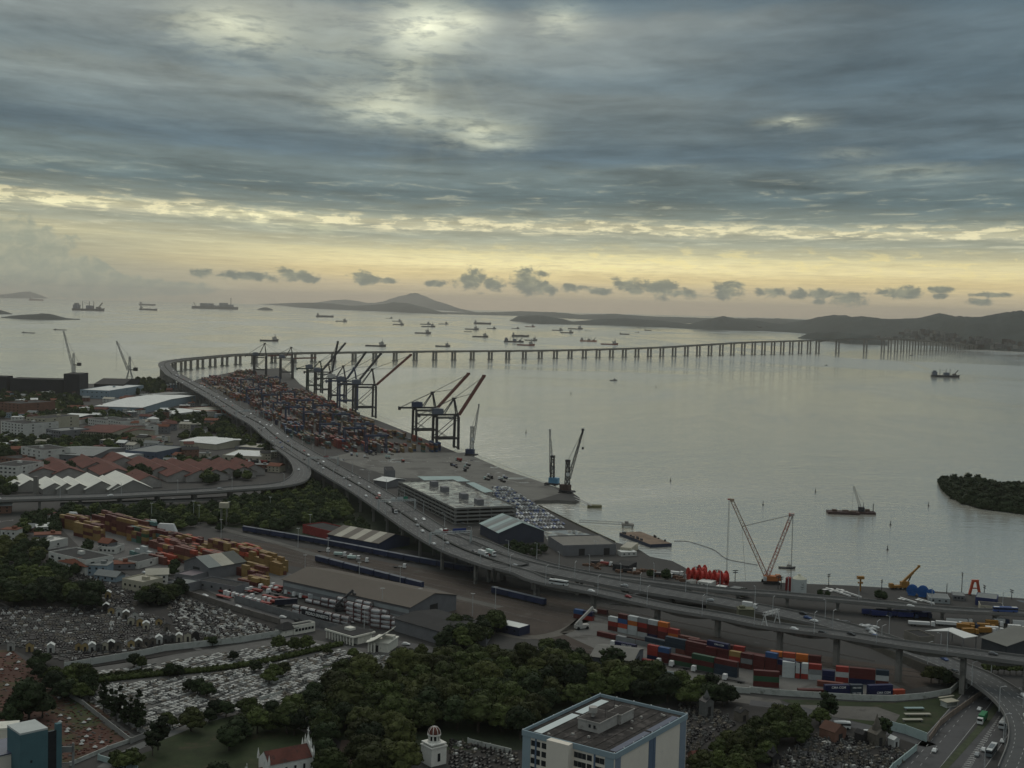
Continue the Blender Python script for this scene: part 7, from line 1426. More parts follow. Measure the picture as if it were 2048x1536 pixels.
# ================================================================== ground patches
LAWN = M('grass_lawn', (.024, .034, .012), .95, .35, .12, world_tex=True, dirt_or_glare=((.060, .045, .028), .52, .72, .09))
GRY = M('lot_gravel', (.105, .098, .088), .95, .22, .06, world_tex=True, dirt_or_glare=((.06, .055, .05), .5, .7, .12), puddle=(.64, .69, .09))
RED_E = M('red_earth', (.075, .036, .026), .95, .35, .07, world_tex=True, dirt_or_glare=((.045, .055, .02), .50, .64, .045))
CEMG = M('cemetery_ground', (.030, .027, .025), .95, .3, .15, world_tex=True); CEMP = M('cemetery_paving', (.10, .096, .09), .9, .25, .2, world_tex=True)
DARKG = M('undergrowth', (.022, .030, .014), .95, .4, .1, world_tex=True)
sheet('lawn', [(1560, 1399), (1640, 1400), (1720, 1404), (1790, 1405), (1850, 1400), (1900, 1391), (1915, 1377), (1935, 1381), (1945, 1395), (1905, 1432), (1880, 1452), (1853, 1484), (1768, 1457), (1700, 1440), (1600, 1415)], LAWN, 3.04)
sheet('lot', [(1560, 1408), (1690, 1412), (1755, 1414), (1800, 1430), (1790, 1445), (1700, 1438), (1640, 1430), (1570, 1418)], GRY, 3.05)
sheet('lot', [(1320, 1372), (1500, 1392), (1560, 1400), (1570, 1416), (1500, 1408), (1330, 1385)], GRY, 3.045)
sheet('container_yard', [(1170, 1225), (1240, 1240), (1420, 1300), (1600, 1325), (1760, 1355), (1800, 1375), (1790, 1396), (1640, 1394), (1500, 1383), (1335, 1355), (1240, 1320), (1120, 1265)], M('yard_concrete', (.13, .125, .115), .9, .2, .05, world_tex=True, dirt_or_glare=((.06, .055, .05), .5, .68, .05)), 3.06)
sheet('container_yard', [(110, 1045), (190, 1035), (330, 1065), (470, 1110), (590, 1150), (560, 1190), (470, 1205), (340, 1150), (160, 1095)], M('yard_concrete2', (.11, .105, .10), .9, .2, .05, world_tex=True), 3.04)
sheet('red_earth', [(-80, 1300), (24, 1300), (80, 1345), (155, 1402), (186, 1405), (262, 1470), (255, 1482), (140, 1522), (-60, 1600), (-140, 1420)], RED_E, 3.05)
sheet('lawn', [(300, 1478), (345, 1462), (470, 1430), (560, 1440), (640, 1480), (600, 1560), (260, 1560), (230, 1525), (305, 1500)], LAWN, 3.04)
sheet('cemetery_ground', [(-60, 1120), (170, 1110), (330, 1180), (560, 1248), (600, 1262), (300, 1318), (120, 1345), (24, 1298), (-80, 1298)], CEMG, 3.035)
sheet('cemetery_ground', [(130, 1342), (590, 1272), (735, 1300), (860, 1308), (960, 1350), (700, 1440), (640, 1475), (300, 1476), (165, 1402)], CEMP, 3.035)
sheet('cemetery_ground', [(1350, 1375), (1500, 1395), (1640, 1440), (1860, 1495), (1760, 1570), (1340, 1600), (1000, 1590), (860, 1500), (900, 1470), (1040, 1500)], CEMG, 3.035)
sheet('undergrowth', [(430, 1010), (640, 960), (700, 985), (880, 1085), (900, 1110), (700, 1085), (620, 1075), (430, 1050)], DARKG, 3.035)
sheet('undergrowth', [(640, 1330), (880, 1290), (1050, 1300), (1180, 1345), (1330, 1362), (1350, 1400), (1190, 1440), (1040, 1500), (860, 1500), (700, 1500), (640, 1450)], DARKG, 3.04)
sheet('apron', [(700, 905), (930, 905), (1010, 940), (1095, 968), (1125, 985), (1065, 1003), (1030, 1010), (930, 960), (790, 955), (660, 915)], M('apron_concrete', (.135, .13, .115), .85, .18, .02, world_tex=True, dirt_or_glare=((.075, .07, .062), .48, .66, .03), puddle=(.60, .64, .03)), 3.035)
sheet('apron', [(1085, 1062), (1150, 1060), (1225, 1082), (1190, 1090), (1100, 1090)], WET_GLARE, 3.05)
_, P5 = road('path', [(0, 1205), (60, 1235), (120, 1268), (170, 1290)], 1.6, PAVE, 3.08); _, P6 = road('path', [(140, 1150), (200, 1190), (290, 1245), (400, 1300)], 3.5, CEMP, 3.08)
_, P7 = road('path', [(205, 1536), (262, 1500), (330, 1472), (450, 1425), (560, 1395), (640, 1380)], 5, M('path_grey', (.12, .12, .115), .9, .15, .2, world_tex=True), 3.09); _, P8 = road('path', [(640, 1300), (700, 1296), (820, 1318)], 6, CEMP, 3.08); _, P9 = road('path', [(700, 1480), (690, 1520), (660, 1570)], 7, M('path_earth', (.085, .06, .05), .95, .2, .2, world_tex=True), 3.1)
road('path', [(212, 1440), (262, 1476), (278, 1478)], 5, PAVE, 3.08)
# quay kerb line, crane rails and yard lines on the port
b = MB()
for of, w_ in ((1.0, 1.0), (4.5, .35), (33, .35)):
    a, d = W(600, 768, 3.1), W(1146, 986, 3.1); n_ = -QN * of; b.add([a + n_ - QN * w_ / 2, a + n_ + QN * w_ / 2, d + n_ + QN * w_ / 2, d + n_ - QN * w_ / 2], [(0, 1, 2, 3)])
tag(b.build('road_markings', M('quay_line', (.18, .17, .13), .8, .2)), kind='structure')
# ================================================================== trees
def poly_in(p, poly):
    x, y = p; c = False; n = len(poly)
    for i in range(n):
        (x1, y1), (x2, y2) = poly[i], poly[(i + 1) % n]
        if (y1 > y) != (y2 > y) and x < (x2 - x1) * (y - y1) / (y2 - y1) + x1: c = not c
    return c
def leaf_mat(name, c):
    mt = bpy.data.materials.new(name); mt.use_nodes = True; t = mt.node_tree; q = NG(t); b = t.nodes['Principled BSDF']; tcn = q.n('ShaderNodeTexCoord'); oi = q.n('ShaderNodeObjectInfo')
    f = q.noise(q.v('ADD', tcn.outputs['Object'], q.v('MULTIPLY', oi.outputs['Location'], (.3, .3, 0))), .45, 5, .7)
    k = q.m('MULTIPLY', q.m('MAXIMUM', q.m('ADD', -.35, q.m('MULTIPLY', f, 2.7)), .12), q.m('ADD', .55, q.m('MULTIPLY', oi.outputs['Random'], .95)))
    cc = q.mix(q.m('MULTIPLY', oi.outputs['Random'], .5), (*c, 1), (c[0] * 1.15, c[1] * 1.08, c[2] * .9, 1)); q.put(b.inputs['Base Color'], q.v('MULTIPLY', cc, q.xyz(k, k, k))); b.inputs['Roughness'].default_value = .85; b.inputs['Specular IOR Level'].default_value = .15
    return mt
LEAF = leaf_mat('leaves_green', (.038, .050, .016)); LEAFD = leaf_mat('leaves_dark', (.017, .026, .011)); LEAFO = leaf_mat('leaves_olive', (.038, .044, .015)); BARK = M('bark', (.06, .05, .04), .95, .3, .8)
def ico():
    t = (1 + 5 ** .5) / 2; v = np.array([(-1, t, 0), (1, t, 0), (-1, -t, 0), (1, -t, 0), (0, -1, t), (0, 1, t), (0, -1, -t), (0, 1, -t), (t, 0, -1), (t, 0, 1), (-t, 0, -1), (-t, 0, 1)], float); v /= np.linalg.norm(v[0])
    f = [(0, 11, 5), (0, 5, 1), (0, 1, 7), (0, 7, 10), (0, 10, 11), (1, 5, 9), (5, 11, 4), (11, 10, 2), (10, 7, 6), (7, 1, 8), (3, 9, 4), (3, 4, 2), (3, 2, 6), (3, 6, 8), (3, 8, 9), (4, 9, 5), (2, 4, 11), (6, 2, 10), (8, 6, 7), (9, 8, 1)]
    vs = [tuple(x) for x in v]; mid = {}; nf = []
    def mp(a, c):
        k = (min(a, c), max(a, c))
        if k not in mid: m_ = (np.array(vs[a]) + np.array(vs[c])) / 2; m_ /= np.linalg.norm(m_); vs.append(tuple(m_)); mid[k] = len(vs) - 1
        return mid[k]
    for a, c, d in f: x, y, z = mp(a, c), mp(c, d), mp(d, a); nf += [(a, x, z), (c, y, x), (d, z, y), (x, y, z)]
    return np.array(vs), np.array(nf)
IV, IF = ico()
def crown_mesh(seed, r, h, nlobe, nleaf, leaf, shape='dome', core=True):
    """overlapping leaf clumps in a dome; returns verts, faces"""
    r_ = np.random.RandomState(seed); V_, F_ = [], []; o = 0; lobes = []
    for i in range(nlobe):
        a = r_.uniform(0, 6.283); q = r_.uniform(0, 1) ** .6
        if shape == 'dome': z = (1 - q ** 2.2) * h * r_.uniform(.72, 1.0) + h * .04; lr_ = r * r_.uniform(.26, .40)
        elif shape == 'cone': z = h * r_.uniform(0, 1); q *= (1 - z / h) * .9 + .12; lr_ = r * r_.uniform(.30, .5) * (1.1 - .7 * z / h)
        else: z = h * r_.uniform(.1, .95); q *= .75; lr_ = r * r_.uniform(.3, .5)
        c = np.array([r * .78 * q * math.cos(a), r * .78 * q * math.sin(a), z]); lobes.append((c, lr_))
        if core:
            v = IV * (lr_ * .9) * (1 + r_.uniform(-.2, .2, (len(IV), 1))); v[:, 2] *= .72; V_.append(v + c); F_ += [tuple(f + o) for f in IF]; o += len(IV)
    if core and shape == 'dome': v = IV * np.array([r * .72, r * .72, h * .5]) * (1 + r_.uniform(-.1, .1, (len(IV), 1))) + np.array([0, 0, h * .42]); V_.append(v); F_ += [tuple(f + o) for f in IF]; o += len(IV)
    for i in range(nleaf):
        c, lr_ = lobes[r_.randint(nlobe)]; d = r_.normal(size=3); d[2] = abs(d[2]) * .9 - .25; d /= np.linalg.norm(d); p = c + d * lr_ * np.array([1.0, 1.0, .78]) * r_.uniform(.88, 1.14)
        n = d + r_.normal(size=3) * .55; n /= np.linalg.norm(n); u_ = np.cross(n, r_.normal(size=3)); u_ /= np.linalg.norm(u_); w_ = np.cross(n, u_); s = leaf * r_.uniform(.6, 1.3)
        V_.append(np.array([p - u_ * s - w_ * s * .6, p + u_ * s * .9 - w_ * s * .7, p + u_ * s + w_ * s * .8, p - u_ * s * .7 + w_ * s])); F_.append((o, o + 1, o + 2, o + 3)); o += 4
    return np.vstack(V_), F_
def mk(V_, F_, name, mat):
    me = bpy.data.meshes.new(name); me.from_pydata(V_.tolist(), [], [tuple(int(i) for i in f) for f in F_]); me.materials.append(mat); return me
KINDS = {}
def tree_kind(key, seeds, r, h, trunk, mat, nl, nleaf, leaf, shape='dome'):
    out = []
    for s_ in seeds:
        V_, F_ = crown_mesh(s_, r, h, nl, nleaf, leaf, shape); b = MB().cyl((0, 0, -.3), (0, 0, trunk + h * .3), r * .07, r * .04, 7); rr = random.Random(s_)
        for k in range(4): a = rr.uniform(0, 6.28); b.cyl((0, 0, trunk * .8), (r * .5 * math.cos(a), r * .5 * math.sin(a), trunk + h * .35), r * .035, r * .015, 5)
        o = b.build('trunk', BARK); td = o.data; bpy.data.objects.remove(o); out.append((mk(V_, F_, 'crown', mat), td, trunk, V_, F_))
    KINDS[key] = out
tree_kind('round', [1, 2, 3, 4], 7.5, 7.0, 4.5, LEAF, 26, 1500, .36); tree_kind('dark', [5, 6, 7], 7.0, 8.0, 4.0, LEAFD, 24, 1300, .38); tree_kind('olive', [8, 9], 8.0, 7.5, 4.5, LEAFO, 26, 1500, .36)
tree_kind('wispy', [10, 11], 3.0, 11, 3.0, LEAFD, 16, 700, .30, 'cone'); tree_kind('small', [12, 13], 3.4, 3.2, 2.6, LEAF, 12, 500, .28); tree_kind('palm_like', [14], 4.2, 7.5, 4.0, LEAFD, 14, 600, .34, 'tall')
trr = random.Random(77); TREES = []
def tree_at(px, py, kind, s, zone, z=3.0): TREES.append((W(px, py, z), kind, s, zone))
def grove(poly, sp, kinds, zone, smin=.8, smax=1.15, cap=400, prob=1.0):
    ps = [W(*p) for p in poly]; xs = [p.x for p in ps]; ys = [p.y for p in ps]; pp = [(p.x, p.y) for p in ps]; put = []; 
    for _ in range(6000):
        x, y = trr.uniform(min(xs), max(xs)), trr.uniform(min(ys), max(ys))
        if not poly_in((x, y), pp) or any((x - a) ** 2 + (y - c) ** 2 < sp * sp for a, c in put): continue
        put.append((x, y)); 
        if trr.random() < (prob if y < 1150 else prob * .62): TREES.append((Vector((x, y, 3)), trr.choice(kinds), trr.uniform(smin, smax), zone))
        if len(put) >= cap: break
grove([(662, 1382), (700, 1362), (820, 1360), (850, 1348), (900, 1338), (1000, 1336), (1090, 1348), (1130, 1352), (1200, 1372), (1290, 1372), (1310, 1390), (1200, 1400), (1060, 1440), (1045, 1480), (1010, 1470), (880, 1462), (800, 1470), (720, 1470), (690, 1450), (670, 1410)], 8.6, ['round', 'round', 'dark', 'olive', 'round'], 'the big dark grove in the middle', .85, 1.2)
grove([(720, 1480), (840, 1478), (835, 1555), (735, 1560)], 9, ['olive', 'dark'], 'the trees between church and domed chapel', .9, 1.15)
grove([(330, 1510), (430, 1470), (560, 1462), (640, 1480), (700, 1500), (650, 1580), (480, 1580), (330, 1580)], 10.5, ['round', 'dark', 'round'], 'the trees around the white church', .8, 1.1, prob=.9)
grove([(560, 1440), (660, 1415), (700, 1440), (680, 1480), (600, 1490), (470, 1470)], 9, ['dark', 'round'], 'the dark belt behind the church', .7, 1.0)
grove([(1395, 1545), (1450, 1505), (1520, 1470), (1590, 1440), (1625, 1462), (1590, 1490), (1520, 1530), (1460, 1580), (1400, 1600)], 7.2, ['round', 'round', 'olive'], 'the clipped avenue right of the block', .62, .8)
grove([(1195, 1372), (1330, 1385), (1440, 1400), (1470, 1412), (1380, 1418), (1330, 1412), (1270, 1405)], 8.5, ['dark', 'round'], 'the trees behind the blue white block', .75, 1.05)
for px, py, k, s in [(1360, 1398, 'round', 1.0), (1425, 1402, 'palm_like', 1.1), (1445, 1412, 'dark', .8), (1655, 1446, 'palm_like', 1.15), (1640, 1450, 'round', .7), (1770, 1482, 'palm_like', .8), (1878, 1368, 'round', .75), (1892, 1372, 'dark', .6), (1862, 1366, 'olive', .6), (1232, 1352, 'palm_like', 1.3), (1212, 1350, 'palm_like', 1.0)]: tree_at(px, py, k, s, 'the scatter near the red yard')
for px in range(1972, 2046, 12): tree_at(px, 1346 + (px - 1972) * .06, 'small', .9, 'the row beneath the viaduct')
grove([(-30, 1150), (60, 1150), (120, 1160), (130, 1185), (200, 1205), (190, 1225), (90, 1215), (-30, 1215)], 9, ['dark', 'round', 'dark'], 'the trees at the cemetery left edge', .85, 1.15)
grove([(275, 1205), (320, 1190), (360, 1192), (330, 1212), (290, 1215)], 6, ['dark', 'round'], 'the clump right of the cream villa', .6, .8)
grove([(100, 1380), (150, 1365), (185, 1385), (165, 1405), (120, 1400)], 7, ['dark', 'round'], 'the clump above the red earth plots', .65, .9)
for px, py, s in [(58, 1438, 1.25), (35, 1440, .9), (85, 1436, .8), (20, 1452, .7), (68, 1346, .6), (80, 1360, .6), (90, 1330, .5), (75, 1318, .4)]: tree_at(px, py, 'dark', s, 'the red earth plots')
for i, (px, py) in enumerate([(178, 1402), (186, 1394), (207, 1425), (213, 1416), (232, 1440), (242, 1444), (250, 1452), (262, 1450), (272, 1462), (285, 1465), (222, 1432), (278, 1452)]): tree_at(px, py, 'wispy', .85 + .12 * (i % 3), 'the row along the sunken lane')
for px, py, k, s in [(316, 1500, 'palm_like', 1.2), (305, 1512, 'palm_like', .9), (335, 1455, 'round', .5), (345, 1458, 'small', .9), (382, 1462, 'olive', .75), (430, 1432, 'dark', .6), (452, 1434, 'dark', .6), (418, 1445, 'dark', .5), (490, 1428, 'round', .6), (502, 1440, 'round', .7), (250, 1545, 'small', 1.4), (265, 1540, 'small', 1.4), (232, 1535, 'small', 1.0)]: tree_at(px, py, k, s, 'the mixed trees by the lawn path')
for px, py, k, s in [(558, 1303, 'round', .62), (588, 1306, 'round', .58), (613, 1303, 'round', .62), (268, 1335, 'dark', .55), (283, 1340, 'small', 1.1), (467, 1322, 'dark', .42), (395, 1388, 'dark', .62), (413, 1396, 'dark', .6), (378, 1384, 'dark', .5), (548, 1362, 'round', .65), (538, 1368, 'round', .6), (706, 1318, 'round', .45), (828, 1318, 'dark', .6), (842, 1316, 'olive', .5), (425, 1292, 'dark', .45), (415, 1290, 'olive', .35), (340, 1355, 'dark', .5), (356, 1352, 'dark', .45), (655, 1312, 'small', .8), (510, 1345, 'dark', .5), (566, 1352, 'olive', .5), (630, 1405, 'dark', .7), (608, 1412, 'dark', .6)]: tree_at(px, py, k, s, 'the single trees among the pale tombs')
grove([(885, 1275), (930, 1258), (990, 1262), (985, 1285), (930, 1305), (880, 1300)], 7, ['dark', 'round'], 'the clump beside the dark shed', .6, .95)
grove([(1080, 1310), (1120, 1312), (1170, 1345), (1130, 1350), (1090, 1335)], 7, ['dark', 'round'], 'the trees left of the grey arched shed', .6, .9)
grove([(450, 1015), (560, 995), (620, 975), (650, 985), (680, 1010), (700, 1035), (640, 1055), (600, 1052), (560, 1068), (450, 1050)], 8.5, ['dark', 'round', 'dark', 'round'], 'the wood between highway and ramp', .8, 1.15)
grove([(700, 1050), (760, 1060), (800, 1082), (830, 1098), (740, 1080), (690, 1068)], 8, ['dark', 'round'], 'the trees in the shade of the highway', .6, .9)
grove([(60, 1042), (130, 1030), (250, 1026), (440, 1022), (445, 1048), (360, 1062), (240, 1040), (130, 1040), (110, 1075), (30, 1080)], 9, ['dark', 'dark', 'round'], 'the belt below the ramp', .7, 1.1)
grove([(-20, 1095), (55, 1085), (90, 1100), (80, 1140), (20, 1145), (-20, 1140)], 10, ['dark', 'olive'], 'the trees at the left edge below the ramp', .6, .9)
for px, py, s in [(176, 1102, .8), (172, 1108, .7), (205, 1128, .5), (330, 1160, .6), (345, 1150, .6), (350, 1140, .7), (150, 1150, .7), (130, 1152, .6), (110, 1120, .5), (640, 1244, .4), (440, 1062, .6)]: tree_at(px, py, 'dark', s, 'the small trees along the cemetery street')
grove([(1002, 1098), (1060, 1092), (1092, 1105), (1075, 1116), (1020, 1112)], 6, ['dark', 'small'], 'the low trees beside the striped teal shed', .5, .7)
for px, py, s in [(1332, 1160, .7), (1300, 1155, .5), (1484, 1196, .6), (1492, 1194, .5), (1640, 1192, .4), (1757, 1198, .55), (1768, 1200, .5), (1655, 1193, .35)]: tree_at(px, py, 'dark', s, 'the bushes in the waterfront yards')
grove([(355, 880), (440, 850), (520, 880), (560, 905), (530, 905), (470, 892), (400, 880)], 8, ['dark', 'round'], 'the belt below the highway near the pale hall', .7, 1.0)
grove([(380, 850), (450, 842), (470, 862), (400, 868)], 8, ['dark'], 'the dark clump beneath the highway bend', .7, 1.0)
for zp, zn in (([(0, 812), (130, 812), (190, 826), (260, 840), (255, 852), (120, 846), (0, 842)], 'the dark belt before the shipyard'), ([(225, 878), (270, 882), (300, 895), (230, 902), (60, 900), (60, 888)], 'the trees behind the grey warehouse'), ([(0, 880), (160, 886), (190, 880), (190, 908), (0, 925)], 'the trees below the apartment blocks'),
               ([(248, 764), (322, 764), (335, 790), (270, 790)], 'the wooded mound by the bridge end'), ([(260, 950), (300, 948), (298, 968), (262, 966)], 'the big round tree among red roofs'), ([(400, 958), (500, 950), (510, 962), (420, 970)], 'the trees in front of the red roofs'), ([(60, 945), (150, 940), (150, 950), (60, 955)], 'the trees before the red roofs'),
               ([(0, 790), (130, 795), (160, 800), (160, 812), (0, 812)], 'the trees under the dark halls'), ([(318, 830), (420, 838), (380, 850), (318, 848)], 'the trees beside the round tank'), ([(-20, 968), (22, 972), (30, 992), (-20, 995)], 'the tree at the left edge by the ramp'), ([(330, 930), (480, 925), (480, 938), (330, 940)], 'the bushes on the open ground by the red roofs')):
    grove(zp, 10.5, ['dark', 'dark', 'round'], zn, .75, 1.2)
def _ok(t):
    x, y = to_px(t[0])
    if 488 < x < 622 and y > 1478: return False
    if 822 < x < 905 and y > 1470: return False
    if 780 < x < 830 and y < 1350 or 735 < x < 800 and y < 1368: return False
    if 300 < x < 430 and y > 1470 and 'church' in t[3]: return False
    if (t[0] - Vector((fb.location.x, fb.location.y, 3))).length < 36: return False
    return True
TREES = [t for t in TREES if _ok(t)] + [(W(552, 1590), 'round', .75, 'the trees around the white church')]
TREES.sort(key=lambda t: t[0].length); far = {}; zc = {}
KN = {'round': 'round crowned green tree', 'dark': 'dark green tree', 'olive': 'yellowish green tree', 'wispy': 'wispy narrow tree', 'small': 'small bush', 'palm_like': 'tall shaggy tree'}
mass = {LEAF: ([], []), LEAFD: ([], []), LEAFO: ([], [])}; mo = {LEAF: 0, LEAFD: 0, LEAFO: 0}
LOD = {k: crown_mesh(50 + i, *{'round': (7.5, 7), 'dark': (7, 8), 'olive': (8, 7.5), 'wispy': (3, 11), 'small': (3.4, 3.2), 'palm_like': (4.2, 7.5)}[k], 12, 260, .55, 'dome') for i, k in enumerate(KN)}
for i, (p, k, s, zone) in enumerate(TREES):
    if i < 295:
        v = KINDS[k][trr.randrange(len(KINDS[k]))]; zc[zone] = zc.get(zone, 0) + 1
        t = thing('tree', '%s, %s nearest in %s' % (KN[k], ordn(zc[zone] - 1), zone), 'tree', p, trr.uniform(0, 6.28), 'trees'); t.scale = (s, s, s * trr.uniform(.85, 1.1))
        o = bpy.data.objects.new('crown', v[0]); col.objects.link(o); o.parent = t; o.location = (0, 0, v[2]); o = bpy.data.objects.new('trunk', v[1]); col.objects.link(o); o.parent = t
    else:
        V_, F_ = LOD[k]; mt = {'round': LEAF, 'olive': LEAFO}.get(k, LEAFD); a = trr.uniform(0, 6.28); ca2, sa2 = math.cos(a), math.sin(a); Q = V_.copy(); Q[:, 0], Q[:, 1] = (V_[:, 0] * ca2 - V_[:, 1] * sa2), (V_[:, 0] * sa2 + V_[:, 1] * ca2); Q = Q * s + np.array([p.x, p.y, 3 + 1.5 * s])
        mass[mt][0].append(Q); mass[mt][1].extend([tuple(int(x) + mo[mt] for x in f) for f in F_]); mo[mt] += len(Q)
AV_, AF_, AM_ = [], [], []; off_ = 0
for mi, mt in enumerate((LEAF, LEAFD, LEAFO)):
    if mass[mt][0]: q = np.vstack(mass[mt][0]); AV_.append(q); AF_ += [tuple(x + off_ for x in f) for f in mass[mt][1]]; AM_ += [mi] * len(mass[mt][1]); off_ += len(q)
me = bpy.data.meshes.new('woodland'); me.from_pydata(np.vstack(AV_).tolist(), [], AF_); [me.materials.append(m_) for m_ in (LEAF, LEAFD, LEAFO)]; me.polygons.foreach_set('material_index', AM_); o = bpy.data.objects.new('woodland', me); col.objects.link(o); tag(o, 'far dark tree masses between the buildings of the left city', 'trees', kind='stuff')
# mangroves on the islet read as one mass
ep = [W(*e, .6) for e in ISLE]; pp = [(p.x, p.y) for p in ep]; xs = [p[0] for p in pp]; ys = [p[1] for p in pp]; Vm, Fm = [], []; om = 0; n = 0; mr_ = random.Random(4)
while n < 150:
    x, y = mr_.uniform(min(xs), max(xs)), mr_.uniform(min(ys), max(ys))
    if not poly_in((x, y), pp): continue
    V_, F_ = crown_mesh(300 + n % 7, 6.0, 6.0, 9, 330, .42); s = mr_.uniform(1.0, 1.9); Vm.append(V_ * s + np.array([x, y, .2])); Fm += [tuple(int(i) + om for i in f) for f in F_]; om += len(V_); n += 1
for k in range(len(pp)):
    a, c = Vector(pp[k]), Vector(pp[(k + 1) % len(pp)])
    for j in range(int((c - a).length / 5) + 1):
        q = a.lerp(c, j * 5 / max((c - a).length, 1)); V_, F_ = crown_mesh(310 + j % 5, 4.5, 5.0, 8, 240, .4); Vm.append(V_ * mr_.uniform(.8, 1.3) + np.array([q.x, q.y, 0])); Fm += [tuple(int(i) + om for i in f) for f in F_]; om += len(V_)
o = bpy.data.objects.new('mangroves', mk(np.vstack(Vm), Fm, 'mangroves', LEAFD)); col.objects.link(o); tag(o, 'dense dark mangroves covering the islet at the right edge', 'trees', kind='stuff')
# hedges
def hedge(label, pts, w, h):
    q = cat([W(*p) for p in pts], 2.2); V_, F_ = [], []; o_ = 0; r_ = np.random.RandomState(9)
    for i, p in enumerate(q): v, f = crown_mesh(400 + i % 6, w * .62, h * .8, 5, 70, .26); V_.append(v + np.array([p.x - q[0].x, p.y - q[0].y, 0])); F_ += [tuple(int(x) + o_ for x in ff) for ff in f]; o_ += len(v)
    o = bpy.data.objects.new('hedge', mk(np.vstack(V_), F_, 'hedge', LEAF)); col.objects.link(o); o.location = (q[0].x, q[0].y, 3); tag(o, label, 'hedge')
hedge('long clipped hedge crossing the pale tomb plots', [(190, 1366), (260, 1358), (340, 1350), (430, 1342), (510, 1330), (560, 1320), (620, 1306), (680, 1292)], 4, 3.4)
hedge('low hedge on the near side of the pale tomb plots', [(300, 1345), (240, 1350), (195, 1357)], 3, 2.2)
# ================================================================== cemetery
TM = {'pale': M('stone_pale', (.36, .355, .33), .7, .2, .6, rnd=.2), 'grey': M('stone_grey', (.095, .095, .09), .8, .25, .6, rnd=.25), 'dark': M('stone_dark', (.028, .026, .027), .5, .3, .6, rnd=.3), 'white': M('stone_white', (.42, .42, .40), .7, .12, .6), 'tan': M('stone_tan', (.12, .105, .085), .85, .25, .6, rnd=.2)}
def tomb_data():
    out = {}
    for k, mt in TM.items():
        b = MB().box(0, 0, 0, 2.3, 1.15, .45).box(.05, 0, .45, 2.0, .9, .16); b.box(-1.0, 0, .45, .16, .9, .55); o = b.build('tomb', mt); out[('slab', k)] = o.data; bpy.data.objects.remove(o)
        b = MB().box(0, 0, 0, 2.3, 1.3, .7).box(-.8, 0, .7, .5, .9, 1.2).box(-.8, 0, 1.9, .16, .16, 1.2).box(-.8, 0, 2.5, .16, .7, .16); o = b.build('tomb', mt); out[('cross', k)] = o.data; bpy.data.objects.remove(o)
        b = MB().box(0, 0, 0, 1.5, 1.3, 1.1).cyl((0, 0, 1.1), (0, 0, 2.6), .3, .22, 8).box(0, 0, 2.6, .5, .5, .7, top=(.4, .4)); o = b.build('tomb', mt); out[('statue', k)] = o.data; bpy.data.objects.remove(o)
    return out
TD = tomb_data(); TOMBS = []; cr_ = random.Random(41)
def plot(poly, ang_px, sx_, sy_, kinds, tones, name, fill=.92, jit=.15, lane=0):
    ps = [W(*p) for p in poly]; a, c = W(*ang_px[0]), W(*ang_px[1]); u = (c - a).normalized(); n = Vector((-u.y, u.x, 0)); c0 = sum(ps, Vector()) / len(ps); pp = [(p.x, p.y) for p in ps]; rad = max((p - c0).length for p in ps); rz = math.atan2(u.y, u.x)
    for i in range(-int(rad / sx_), int(rad / sx_)):
        for j in range(-int(rad / sy_), int(rad / sy_)):
            if lane and (j % lane == 0): continue
            if cr_.random() > fill: continue
            p = c0 + u * (i * sx_ + cr_.uniform(-jit, jit)) + n * (j * sy_ + cr_.uniform(-jit, jit))
            if not poly_in((p.x, p.y), pp) or any(abs(p.x - h.x) + abs(p.y - h.y) < 7 for h in BLK): continue
            TOMBS.append((p, rz + cr_.uniform(-.06, .06) * (1 + jit * 3), cr_.choice(kinds), cr_.choice(tones), name))
BLK = []
PAL = ['pale', 'pale', 'grey', 'pale', 'tan', 'grey', 'white']; OLD = ['dark', 'dark', 'grey', 'dark', 'grey', 'tan', 'dark', 'dark', 'dark', 'grey', 'dark', 'tan', 'dark', 'white']
A1 = ((300, 1470), (650, 1352)); 
plot([(190, 1362), (175, 1348), (420, 1310), (590, 1285), (640, 1290), (560, 1314), (430, 1336), (300, 1348)], A1, 2.9, 1.75, ['slab'], PAL, 'the pale plots above the long hedge', .93, .12, 9)
plot([(175, 1402), (200, 1372), (430, 1348), (560, 1325), (680, 1300), (735, 1308), (850, 1325), (800, 1340), (690, 1345), (650, 1372), (635, 1400), (540, 1412), (440, 1430), (330, 1465), (292, 1474)], A1, 2.9, 1.75, ['slab', 'slab', 'slab', 'slab', 'cross'], PAL, 'the big pale plot below the long hedge', .93, .12, 11)
plot([(520, 1406), (565, 1392), (640, 1402), (690, 1440), (640, 1470), (590, 1455)], ((540, 1440), (640, 1405)), 2.7, 3.0, ['slab'], ['pale', 'pale', 'white', 'grey'], 'the slanting rows beside the short pale wall', .95, .05)
plot([(940, 1345), (1010, 1350), (1000, 1370), (930, 1362)], A1, 3.2, 2.2, ['slab'], ['white', 'pale'], 'the small gap in the big grove', .8)
plot([(0, 1215), (150, 1215), (230, 1205), (330, 1240), (345, 1290), (240, 1305), (130, 1325), (60, 1300), (-20, 1285)], ((0, 1270), (200, 1262)), 3.0, 2.2, ['slab', 'slab', 'cross', 'statue'], OLD, 'the dark old plots on the left', .9, .5)
plot([(345, 1190), (430, 1215), (520, 1248), (545, 1262), (480, 1278), (400, 1288), (350, 1262), (335, 1220)], ((340, 1230), (500, 1262)), 2.8, 2.0, ['slab', 'cross', 'statue', 'slab'], ['dark', 'dark', 'grey', 'dark', 'pale', 'dark', 'tan', 'white'], 'the crowded plot below the street wall', .9, .5)
plot([(150, 1140), (200, 1160), (290, 1195), (270, 1215), (200, 1200), (140, 1160), (20, 1130), (40, 1120)], ((150, 1150), (250, 1190)), 3.0, 2.2, ['slab', 'cross', 'statue'], OLD, 'the grey plot left of the cream villa', .85, .6)
